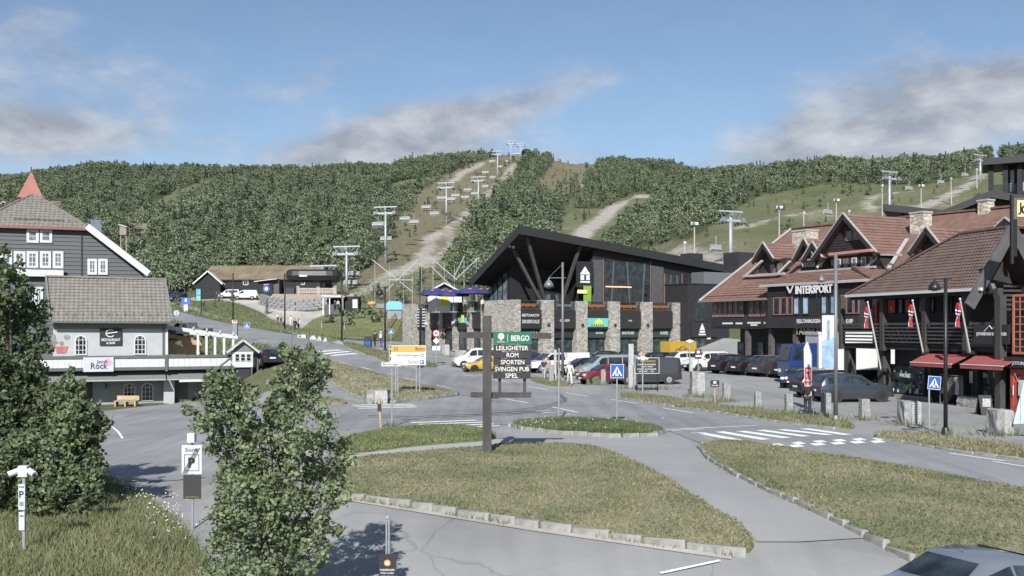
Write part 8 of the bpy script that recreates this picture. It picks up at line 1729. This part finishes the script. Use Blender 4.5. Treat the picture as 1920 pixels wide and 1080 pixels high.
# ---- notice boards
t, g, s = gth('notice_board', 'black notice board with white and yellow lines of text in front of the van', 'notice board', 1213, 735); X = lambda px: (px - 1213) / s; Z = lambda py: (735 - py) / s
MB().box(X(1190.5), X(1235.5), -.04, 0, Z(700), Z(671)).build('board', SIGNBLACK, t); rm = MB()
for a, b, c_, d in ((1190, 1236, 700.5, 699.7), (1190, 1236, 671.3, 670.5), (1190, 1190.8, 700, 671), (1235.2, 1236, 700, 671)): rm.box(X(a), X(b), -.055, -.041, Z(c_), Z(d))
rm.build('frame', SIGNWHITE, t)
lettering('PARKERING', t, SYEL, X(1215), Z(677), w=28 / s, h=3.4 / s, dep=-.05, bold=.01); lettering('KUN FOR KUNDER', t, SIGNWHITE, X(1212.5), Z(683.3), w=34 / s, h=2.8 / s, dep=-.05, bold=.01); lettering('MAKS 2 TIMER', t, SIGNWHITE, X(1213), Z(687.5), w=22 / s, h=2.4 / s, dep=-.05, bold=.01); lettering('AVGIFT ALLE DAGER', t, SIGNWHITE, X(1212.5), Z(692), w=36 / s, h=2.8 / s, dep=-.05, bold=.01); lettering('KL 08 - 22', t, SIGNWHITE, X(1212), Z(696.3), w=28 / s, h=2.4 / s, dep=-.05, bold=.01)
MB().box(X(1193.5), X(1196.5), -.05, -.042, Z(679), Z(674.5)).build('parking_symbol', SBLUE, t)
for a in (1194, 1233): MB().tube([(X(a), .03, -.3), (X(a), .03, Z(671))], .035, 6).build('post', LBLK, t)
def camera_post(px, pb, yt, label, scale=1.0):
    t, g, s = gth('camera_post', label, 'camera post', px, pb); h = (pb - yt) / s
    MB().tube([(0, 0, -.2), (0, 0, h)], .05 * scale, 8).build('pole', POLE, t); MB().box(-.12 * scale, .12 * scale, -.1 * scale, .1 * scale, h - .12, h + .16 * scale).build('head_box', WHITEP, t)
    for sx in (-1, 1):
        c_ = MB().tube([(sx * .14 * scale, 0, h + .02), (sx * .36 * scale, -.14 * scale, h - .06)], .085 * scale, 10).build('camera', WHITEP, t); MB().lathe([(.05 * scale, 0), (.05 * scale, .03)], (sx * .36 * scale, -.2 * scale, h - .07), 10, 'y').build('lens', GLASS, c_)
    return t, g, s
camera_post(1205, 740, 672, 'white twin camera post beside the black notice board'); camera_post(1293, 700, 640, 'white twin camera post by the end pillar of the lodge')
t, g, s = gth('small_sign', 'small black sign with a white symbol on a wooden stake', 'sign', 1340, 757); MB().beam((0, 0, -.2), (0, 0, 44 / s), .07, .07).build('stake', STAKE, t); MB().box(-8.3 / s, 8 / s, -.08, -.05, 31 / s, 44 / s).build('board', SIGNBLACK, t); MB().box(-3 / s, 2.5 / s, -.09, -.081, 38 / s, 42 / s).build('symbol', SIGNWHITE, t); lettering('INN HER', t, SIGNWHITE, 0, 34.4 / s, w=12 / s, h=2.6 / s, dep=-.086, bold=.01)
t, g, s = gth('small_sign', 'small dark sign with a red round symbol on a thin pole', 'sign', 1309, 712); MB().tube([(0, 0, -.2), (0, 0, 56 / s)], .04, 6).build('pole', POLE, t); MB().box(-6 / s, 6 / s, -.06, -.04, 39 / s, 57 / s).build('board', plain('sign_maroon', (.08, .03, .03), .5), t); MB().lathe([(3 / s, 0), (3 / s, .01)], (0, -.075, 52 / s), 14, 'y').build('symbol', SIGNWHITE, t); MB().box(-5 / s, 5 / s, -.07, -.061, 43 / s, 46 / s).build('text_line', SIGNWHITE, t)
# ---- parking signs, left
t, g, s = gth('zone_sign', 'tall parking zone sign with a crossed out P half behind the birch', 'parking sign', 360, 995); X = lambda px: (px - 360) / s; Z = lambda py: (995 - py) / s
MB().tube([(0, .04, -.3), (0, .04, Z(815))], .04, 8).build('pole', POLE, t); MB().box(X(341), X(379), -.02, .01, Z(889), Z(834.5)).build('plate', plain('plate_grey', (.5, .52, .53), .5, var=.05), t); MB().box(X(342), X(378), -.026, -.021, Z(888), Z(835.5)).build('face', plain('plate_face', (.46, .48, .5), .5, var=.05), t)
lettering('Sone', t, INKB, X(360), Z(843), w=24 / s, h=7 / s, dep=-.03); fr_ = MB()
for a, b, c_, d in ((346, 374, 883, 881.8), (346, 374, 853, 851.8), (346, 347.2, 882, 852), (372.8, 374, 882, 852)): fr_.box(X(a), X(b), -.03, -.027, Z(c_), Z(d))
fr_.build('parking_square', plain('sign_dark_blue', (.05, .07, .12), .5), t); lettering('P', t, INKB, X(360), Z(867), h=19 / s, dep=-.032, bold=.05)
for k in range(4): MB().beam((X(343 + k * 2.5), -.034, Z(888)), (X(368 + k * 2.5), -.034, Z(840)), .9 / s, .006, (0, 1, 0)).build('slash', INKB, t)
MB().box(X(344), X(377), -.02, .01, Z(935), Z(890.5)).build('sub_plate', plain('sub_dark', (.035, .035, .035), .5), t); lettering('AUTOMAT', t, plain('dull_yellow', (.3, .22, .08), .5), X(361), Z(931.5), w=26 / s, h=3 / s, dep=-.028)
MB().box(-.1, .1, -.12, .1, Z(829), Z(812)).build('camera_box', WHITEP, t)
t, g, s = camera_post(45, 1068, 884, 'white camera post with narrow parking plates on the grass bank', .9)
MB().box(-.1, .06, -.08, -.055, (1057 - 944) / s, (1057 - 896) / s).build('plate', plain('plate_face', (.46, .48, .5), .5), t); MB().box(-.09, .05, -.08, -.055, (1057 - 982) / s, (1057 - 948) / s).build('plate', MATS['plate_face'], t); lettering('P', t, INKB, -.02, (1057 - 915) / s, h=.17, dep=-.085, bold=.01); lettering('SONE', t, INKB, -.02, (1057 - 901) / s, w=.12, dep=-.085)
for k in range(6): MB().box(-.07, .03, -.084, -.081, (1057 - 930 - k * 2.2 - (16 if k > 3 else 0)) / s, (1057 - 929 - k * 2.2 - (16 if k > 3 else 0)) / s).build('text_line', INKB, t)
Yb = 16.0; g = GX(727, Yb); s = F / Yb; t = thing('parking_board', 'black parking board with an orange round symbol on a double pole at the bottom', 'parking sign', g); zz = lambda py: CH + (HOR - py) / F * Yb - g.z
for x in (-.02, .02): MB().tube([(x, 0, -.2), (x, 0, zz(968))], .016, 8).build('pole', POLE, t)
MB().box(-.03, .03, -.03, .03, zz(972), zz(966)).build('cap', POLE, t); MB().box(-.135, .14, -.05, -.03, zz(1092), zz(1038)).build('board', SIGNBLACK, t)
MB().lathe([(.052, 0), (.052, .006)], (0, -.058, zz(1054)), 20, 'y').build('orange_disc', plain('disc_orange', (.62, .25, .06), .5, var=0), t); MB().box(-.03, .03, -.064, -.059, zz(1057), zz(1051.5)).build('car_symbol', SIGNWHITE, t)
lettering('PARKERINGEN', t, SIGNWHITE, 0, zz(1067), w=.225, h=.03, dep=-.055, bold=.01); lettering('STYRES AV KAMERA', t, SIGNWHITE, 0, zz(1073), w=.21, h=.024, dep=-.055, bold=.01); lettering('DIGITAL BETALING', t, SIGNWHITE, 0, zz(1079), w=.2, h=.014, dep=-.055, bold=.01)
# ---- up the hill
t, g, s = gth('info_sign', 'blue square information sign on a white pillar by the hill road', 'sign', 349, 585); MB().box(-.35, .35, -.2, .2, -.3, 14 / s).build('pillar', WHITEP, t); MB().box(-8.5 / s, 8.5 / s, -.1, .1, 14 / s, 27 / s).build('board', plain('info_blue', (.05, .12, .4), .5, var=.3), t); MB().box(-2 / s, 2 / s, -.13, -.101, 19 / s, 25 / s).build('symbol', SIGNWHITE, t)
t, g, s = gth('double_banner', 'pole with a blue and a green banner by the hill path', 'banner', 377, 592); MB().tube([(0, 0, -.3), (0, 0, 50 / s)], .07, 6).build('pole', LBLK, t); MB().box(-9 / s, -.08, -.03, .03, 39 / s, 50 / s).build('cloth', plain('banner_teal', (.12, .35, .5), .6, var=.3), t); MB().box(-9 / s, -.08, -.03, .03, 28 / s, 38 / s).build('cloth', plain('banner_turq', (.15, .42, .4), .6, var=.3), t)
t, g, s = gth('round_sign', 'grey back of a round traffic sign left of the pickup', 'road sign', 331, 612); MB().tube([(0, 0, -.3), (0, 0, 28 / s)], .05, 6).build('pole', POLE, t); MB().lathe([(5.5 / s, -.02), (5.5 / s, .02)], (0, 0, 25 / s), 18, 'y').build('disc', GALV, t)
t, g, s = gth('red_topped_post', 'grey post with a white and red box beside the hill road', 'post', 441, 640); MB().box(-.25, .25, -.2, .2, -.3, 34 / s).build('post', GREYMETAL, t); MB().box(-5 / s, 5 / s, -.25, .25, 34 / s, 40 / s).build('box', WHITEP, t); MB().box(-3 / s, 4 / s, -.27, -.251, 37 / s, 39.5 / s).build('red_mark', SREDR, t)
CONCW = plain('white_concrete', (.44, .44, .42), .8, var=.15)
t, g, s = gth('concrete_barrier', 'long white concrete barrier beside the zebra on the hill road', 'barrier', 567, 634, 'white concrete blocks'); MB().prism([(-8 / s, 0), (8 / s, 0), (7.5 / s, 6.5 / s), (-7.5 / s, 6.5 / s)], -.4, .4).build('block', CONCW, t); MB().box(-5 / s, -2 / s, -.43, -.401, 2 / s, 5 / s).build('slot', DARKMETAL, t)
for i, (x, y, w) in enumerate([(588, 637, 7), (600, 639, 5), (611, 641, 4.5)]):
    t, g, s = gth('concrete_wedge', 'white pointed concrete block, %s of three beside the long barrier' % ['left and largest', 'middle', 'right'][i], 'barrier', x, y, 'white concrete blocks'); MB().prism([(-w / s, 0), (w / s, 0), (w * .35 / s, 7.5 / s), (-w * .35 / s, 7.5 / s)], -.45, .45).build('block', CONCW, t); MB().tube([(0, 0, 7 / s), (0, 0, 8.5 / s)], .06, 6).build('lifting_eye', GALV, t)
t, g, s = gth('sandwich_board', 'dark blue advertising stand beside the walking couple', 'advertising stand', 690, 652); MB().prism([(-.45, 0), (.45, 0), (.35, 1.25), (-.35, 1.25)], -.25, -.18).build('front_panel', SIGNBLACK, t); MB().prism([(-.45, 0), (.45, 0), (.35, 1.25), (-.35, 1.25)], .18, .25).build('back_panel', SIGNBLACK, t); MB().box(-.3, .3, -.27, -.251, .3, .7).build('print', SBLUE, t); MB().box(-.3, .3, -.18, .18, 1.2, 1.26).build('hinge', DARKMETAL, t)
t, g, s = gth('sandwich_board', 'small black chalk board stand outside the shop door', 'advertising stand', 1846, 779)
for k in (-1, 1): MB().beam((-.0 + .0, k * .35, 0), (0, 0, 1.0), .62, .05, (0, 1, 0)).build('panel', SIGNBLACK, t)
MB().box(-.2, .2, -.22, -.2, .4, .85).build('chalk_text', plain('chalk', (.35, .36, .34), .8, var=.6, scale=9), t)
b = f3.world(f3.u(1783, -.6), -.6, 0); t = thing('clothes_rail', 'clothes rail with a grey jacket outside the dark shop doorway', 'clothes rail', b, f3.rz); MB().tube([(-.9, 0, 0), (-.9, 0, 1.7), (.9, 0, 1.7), (.9, 0, 0)], .025, 6).build('frame', GREYMETAL, t)
for i in range(6): x = -.7 + i * .28; MB().prism([(x - .2, .65), (x + .2, .65), (x + .24, 1.2), (x + .1, 1.62), (x - .1, 1.62), (x - .24, 1.2)], -.05 + i * .01, .06 + i * .01).build('jacket', plain('jacket%d' % (i % 3), [(.05, .05, .055), (.33, .34, .34), (.1, .08, .07)][i % 3], .9), t)
b = f3.world(f3.u(1826, -.3), -.3, 0); t = thing('stone_trough', 'low rough stone trough between the shop doorway and window', 'stone block', b, f3.rz); rough_block('stone', 1.9, .7, .6, t, GRAN, 88)
t, g, s = gth('picnic_bench', 'yellow wooden pallet bench below the arched lower windows', 'bench', 237, 762); PAL = plain('pallet_wood', (.42, .32, .2), .8, var=.25)
for k in range(4): MB().box(-.9, .9, -.35 + k * .18, -.2 + k * .18, .42, .47).build('seat_slat', PAL, t)
for x in (-.8, 0, .8): MB().box(x - .05, x + .05, -.32, .32, 0, .42).build('leg', PAL, t)
MB().box(-.9, .9, .36, .42, .5, .85).build('backrest', PAL, t)
t, g, s = gth('fence', 'brown rail fence down the slope to the stone wing', 'fence', 740, 600);
for i in range(7): x, y = 752 - i * 6.5, 583 + i * 8.5; q = G(x, y) - g; MB().box(q.x - .08, q.x + .08, q.y - .08, q.y + .08, q.z - .3, q.z + 1.0).build('post', STAKE, t)
for k in (.45, .85): MB().beam(G(752, 583) - g + Vector((0, 0, k)), G(713, 634) - g + Vector((0, 0, k)), .06, .14).build('rail', STAKE, t)
for i, (x, y) in enumerate([(603, 620), (646, 622)]): t, g, s = gth('snow_stake', 'thin pale snow stake on the grass slope, %s one' % ['left', 'right'][i], 'stake', x, y); MB().tube([(0, 0, -.2), (0, 0, 17 / s)], .06, 6).build('shaft', plain('pale_timber', (.38, .36, .33), .7), t); MB().tube([(0, 0, 13 / s), (0, 0, 15 / s)], .065, 6).build('band', SREDR, t)
# ================================================================== people
def skin_obj(name, verts, edges, radii, mat, parent, root=0, sub=1):
    me = bpy.data.meshes.new(name); me.from_pydata(verts, edges, []); me.materials.append(mat); o = link(name, me, parent)
    o.modifiers.new('skin', 'SKIN'); sk = me.skin_vertices[0].data if me.skin_vertices else None
    if sk is None:
        bm = bmesh.new(); bm.from_mesh(me); bm.verts.layers.skin.verify(); bm.to_mesh(me); bm.free(); sk = me.skin_vertices[0].data
    for i, r in enumerate(radii): sk[i].radius = (r, r) if not isinstance(r, tuple) else r; sk[i].use_root = (i == root)
    o.modifiers['skin'].use_smooth_shade = True; s = o.modifiers.new('sub', 'SUBSURF'); s.levels = sub; s.render_levels = sub; return o
SKIN = plain('skin', (.42, .26, .19), .6, var=.06)
def person(loc, rz, height, top, legs, hair, label, walk=0.0, shirt_short=False, arm=0.0, bag=None, cap=None, group=None, shorts=False):
    """stands at loc facing local -y; walk swings the legs and arms"""
    t = thing('person', label, 'person', loc, rz, group); k = height / 1.75; S = lambda x, y, z: (x * k, y * k, z * k)
    w = walk; sw = .26 * w
    V = [S(0, 0, .96), S(0, 0, 1.13), S(0, -.01, 1.34), S(0, 0, 1.49), S(0, -.015, 1.58), S(0, -.02, 1.66), S(0, -.01, 1.73)]; E = [(0, 1), (1, 2), (2, 3), (3, 4), (4, 5), (5, 6)]; Rr = [(.14, .11), (.13, .10), (.165, .11), .055, .078, .09, .06]
    Rr = [tuple(a * k for a in r) if isinstance(r, tuple) else r * k for r in Rr]
    ids = {}
    for s, nm in ((-1, 'l'), (1, 'r')):
        o = len(V); q = -s * sw
        V += [S(s * .185, 0, 1.41), S(s * (.235 + .05 * arm), .04 + q * .3, 1.15), S(s * (.245 + .02 * arm), -.05 - arm * .1 + q * .8, .92 + arm * .12), S(s * .245, -.08 - arm * .12 + q * .9, .83 + arm * .14)]; E += [(2, o), (o, o + 1), (o + 1, o + 2), (o + 2, o + 3)]; Rr += [r * k for r in (.062, .047, .034, .036)]; ids['a' + nm] = o
        o = len(V); q = s * sw
        V += [S(s * .09, 0, .9), S(s * .1, -.03 - q * .6, .5), S(s * .1, .03 - q * 1.3, .09 + abs(min(q, 0)) * .12), S(s * .11, -.13 - q * 1.3, .035)]; E += [(0, o), (o, o + 1), (o + 1, o + 2), (o + 2, o + 3)]; Rr += [r * k for r in (.085, .058, .038, .032)]; ids['l' + nm] = o
    body = skin_obj('body', V, E, Rr, SKIN, t)
    fg = MB();
    for s, nm in ((-1, 'l'), (1, 'r')):
        p = Vector(V[ids['a' + nm] + 3]); d = (p - Vector(V[ids['a' + nm] + 2])).normalized(); sx = Vector((0, 1, 0))
        for j, ln in enumerate((.07, .08, .075, .06)): a = p + sx * (j - 1.5) * .017 * k; fg.tube([a, a + d * ln * .6 * k, a + d * ln * k + Vector((-s * .012, 0, 0)) * k], [.009 * k, .0085 * k, .007 * k], 5)
        fg.tube([p - sx * .03 * k, p - sx * .05 * k + d * .035 * k, p - sx * .05 * k + d * .06 * k], [.011 * k, .01 * k, .008 * k], 5)
    fg.tube([S(0, -.10, 1.66), S(0, -.125, 1.635)], [.012 * k, .016 * k], 5)
    for s in (-1, 1): fg.lathe([(.022 * k, 0), (.014 * k, .02 * k * s)], S(s * .083, 0, 1.645), 8, 'x')
    fg.build('hands_and_face_detail', SKIN, t); ey = MB()
    for s in (-1, 1): ey.lathe([(.009 * k, 0), (.006 * k, -.006 * k)], S(s * .03, -.1, 1.66), 6, 'y')
    ey.build('eyes', plain('eye_dark', (.02, .015, .012), .3, var=0), t)
    idx = [0, 1, 2] + [ids['al'], ids['al'] + 1, ids['ar'], ids['ar'] + 1] + ([] if shirt_short else [ids['al'] + 2, ids['ar'] + 2]); mp = {v: i for i, v in enumerate(idx)}
    vs = [V[i] for i in idx]; es = [(mp[a], mp[b]) for a, b in E if a in mp and b in mp]; rr = [tuple(x + .022 * k for x in Rr[i]) if isinstance(Rr[i], tuple) else Rr[i] + .02 * k for i in idx]; vs[0] = S(0, 0, .9)
    skin_obj('jacket' if not shirt_short else 'shirt', vs, es, rr, top, t)
    idx = [0, ids['ll'], ids['ll'] + 1, ids['lr'], ids['lr'] + 1] + ([] if shorts else [ids['ll'] + 2, ids['lr'] + 2]); mp = {v: i for i, v in enumerate(idx)}; vs = [V[i] for i in idx]; es = [(mp[a], mp[b]) for a, b in E if a in mp and b in mp]
    rr = [tuple(x + .01 * k for x in Rr[i]) if isinstance(Rr[i], tuple) else Rr[i] + .018 * k for i in idx]; skin_obj('trousers' if not shorts else 'shorts', vs, es, rr, legs, t)
    for nm in ('l', 'r'):
        a, b = Vector(V[ids['l' + nm] + 2]), Vector(V[ids['l' + nm] + 3]); MB().tube([a + Vector((0, .05, -.045)) * k, a + Vector((0, -.02, -.04)) * k, b + Vector((0, -.05, .0)) * k], [.045 * k, .05 * k, .035 * k], 8).build('shoe', plain('shoe', (.05, .045, .04), .7), t)
    hm = MB().lathe([(.088 * k, -.03 * k), (.098 * k, .02 * k), (.088 * k, .07 * k), (.05 * k, .105 * k), (.005, .115 * k)], S(0, .008, 1.67), 12).build('hair' if not cap else 'cap', cap or hair, t, smooth=True)
    if cap: MB().box(-.07 * k, .07 * k, -.17 * k, -.08 * k, 1.70 * k, 1.715 * k).build('cap_peak', cap, t)
    if bag:
        b_ = MB().box(-.15 * k, .15 * k, .13 * k, .3 * k, 1.02 * k, 1.45 * k).build('backpack', bag, t)
    return t
CL = lambda n, c: plain('cloth_' + n, c, .9, var=.12, scale=6)
HB = plain('hair_brown', (.09, .055, .035), .7); HG = plain('hair_grey', (.3, .29, .28), .7); HD = plain('hair_dark', (.03, .025, .022), .7)
def stand(px, py, Y=None, off=.05): g = G(px, py) if Y is None else GX(px, Y); g.z += off; return g
g = stand(1514, 783); p = person(g, R(160), 1.78, CL('black', (.02, .022, .024)), CL('dark_jeans', (.028, .03, .04)), HG, 'man in a dark jacket with a walking stick standing at the verge', arm=.6)
st = thing('walking_stick', 'wooden walking stick held by the man in the dark jacket', 'stick', g + Vector((.32, .1, 0))); MB().tube([(0, 0, 0), (-.03, .0, .93)], .014, 6).build('shaft', STAKE, st); MB().tube([(-.03, 0, .93), (-.05, .06, .98), (-.06, .12, .95)], .016, 6).build('handle', STAKE, st)
person(stand(1068, 723), R(10), 1.72, CL('white', (.5, .5, .48)), CL('cream', (.55, .54, .5)), HG, 'woman dressed all in white walking towards the road', walk=1, arm=.4)
person(stand(1020, 713), R(-15), 1.7, CL('navy', (.035, .045, .08)), CL('pale_jeans', (.3, .34, .38)), HB, 'woman in a navy shirt and pale jeans walking past the cars', walk=.8, shirt_short=True)
person(stand(1027, 711), R(20), 1.72, CL('beige', (.38, .3, .24)), CL('tan', (.36, .26, .2)), HB, 'person in beige clothes walking right behind the woman in the navy shirt', walk=.6, shirt_short=True, shorts=True)
person(stand(1046, 714), R(30), 1.66, CL('pink', (.42, .25, .23)), CL('rose', (.4, .26, .24)), HB, 'person in pink clothes left of the woman in white', walk=.5, shirt_short=True)
person(stand(703, 651), R(175), 1.78, CL('charcoal', (.04, .04, .045)), CL('charcoal2', (.035, .035, .04)), HD, 'walker in dark clothes seen from behind by the stone wing', walk=.8, bag=CL('pack_dark', (.04, .04, .045)))
person(stand(715, 651), R(170), 1.76, CL('blue', (.06, .10, .28)), CL('blue_jeans', (.06, .09, .17)), HD, 'walker in a blue jacket with a white cap by the stone wing', walk=.8, bag=CL('pack_white', (.5, .5, .5)), cap=CL('cap_white', (.65, .65, .63)))
for i, (x, y, rz, tp_, lg_, lab) in enumerate([(521, 606, 40, CL('white', (.5, .5, .48)), CL('black', (.02, .022, .024)), 'hiker in a white top, leftmost of the group on the path'), (527, 608, 20, CL('greyblue', (.2, .23, .28)), CL('black', (.02, .022, .024)), 'hiker in grey blue, second from the left in the group on the path'), (531, 614, 60, CL('pink', (.42, .25, .23)), CL('black', (.02, .022, .024)), 'child in pink in the group on the path'), (545, 612, -20, CL('white', (.5, .5, .48)), CL('cream', (.55, .54, .5)), 'hiker in white clothes in the middle of the path group'), (553, 621, 10, CL('black', (.02, .022, .024)), CL('dark_jeans', (.028, .03, .04)), 'hiker in black at the right of the path group'), (560, 621, -10, CL('white', (.5, .5, .48)), CL('black', (.02, .022, .024)), 'hiker with a white top and black trousers, rightmost of the path group'), (588, 581, 190, CL('brown', (.12, .08, .06)), CL('tan', (.36, .26, .2)), 'person in brown walking up the gravel path, left of a pair'), (594, 580, 170, CL('black', (.02, .022, .024)), CL('black2', (.03, .03, .03)), 'person in black walking up the gravel path, right of a pair'), (482, 564, 0, CL('hivis', (.45, .5, .08)), CL('black', (.02, .022, .024)), 'worker in a yellow vest beside the ticket hut')]):
    person(stand(x, y), R(rz), 1.25 if 'child' in lab else 1.74, tp_, lg_, [HB, HD, HG][i % 3], lab, walk=.7 if i % 2 else .3, bag=CL('pack_dark', (.04, .04, .045)) if i == 4 else None)
person(Vector((*at(628, 575, 176)[:2], at(628, 581, 178).z)), 0, 1.7, CL('black', (.02, .022, .024)), CL('dark_jeans', (.028, .03, .04)), HD, 'person in black standing at the open kiosk counter')
person(Vector((*at(634, 575, 175)[:2], at(634, 581, 178).z)), R(30), 1.7, CL('white', (.5, .5, .48)), CL('dark_jeans', (.028, .03, .04)), HB, 'person in a white top standing at the open kiosk counter')
person(stand(1202, 690, 101), R(5), 1.72, CL('tan2', (.4, .26, .2)), CL('black', (.02, .022, .024)), HB, 'person in a tan top between the cars by the lodge shops', shirt_short=True)
for i, (px_, dp, tp_) in enumerate([(800, 16, CL('white', (.5, .5, .48))), (872, 8.5, CL('greyblue', (.2, .23, .28))), (905, 6.5, CL('white', (.5, .5, .48)))]):
    person(fl.world(fl.u(px_, dp), dp, zf), R(20 * i), 1.72, tp_, CL('black', (.02, .022, .024)), HB, 'guest on the lodge terrace, %s' % ['left of the bar hut', 'under the right hand parasol', 'at the rail above the stone corner'][i])
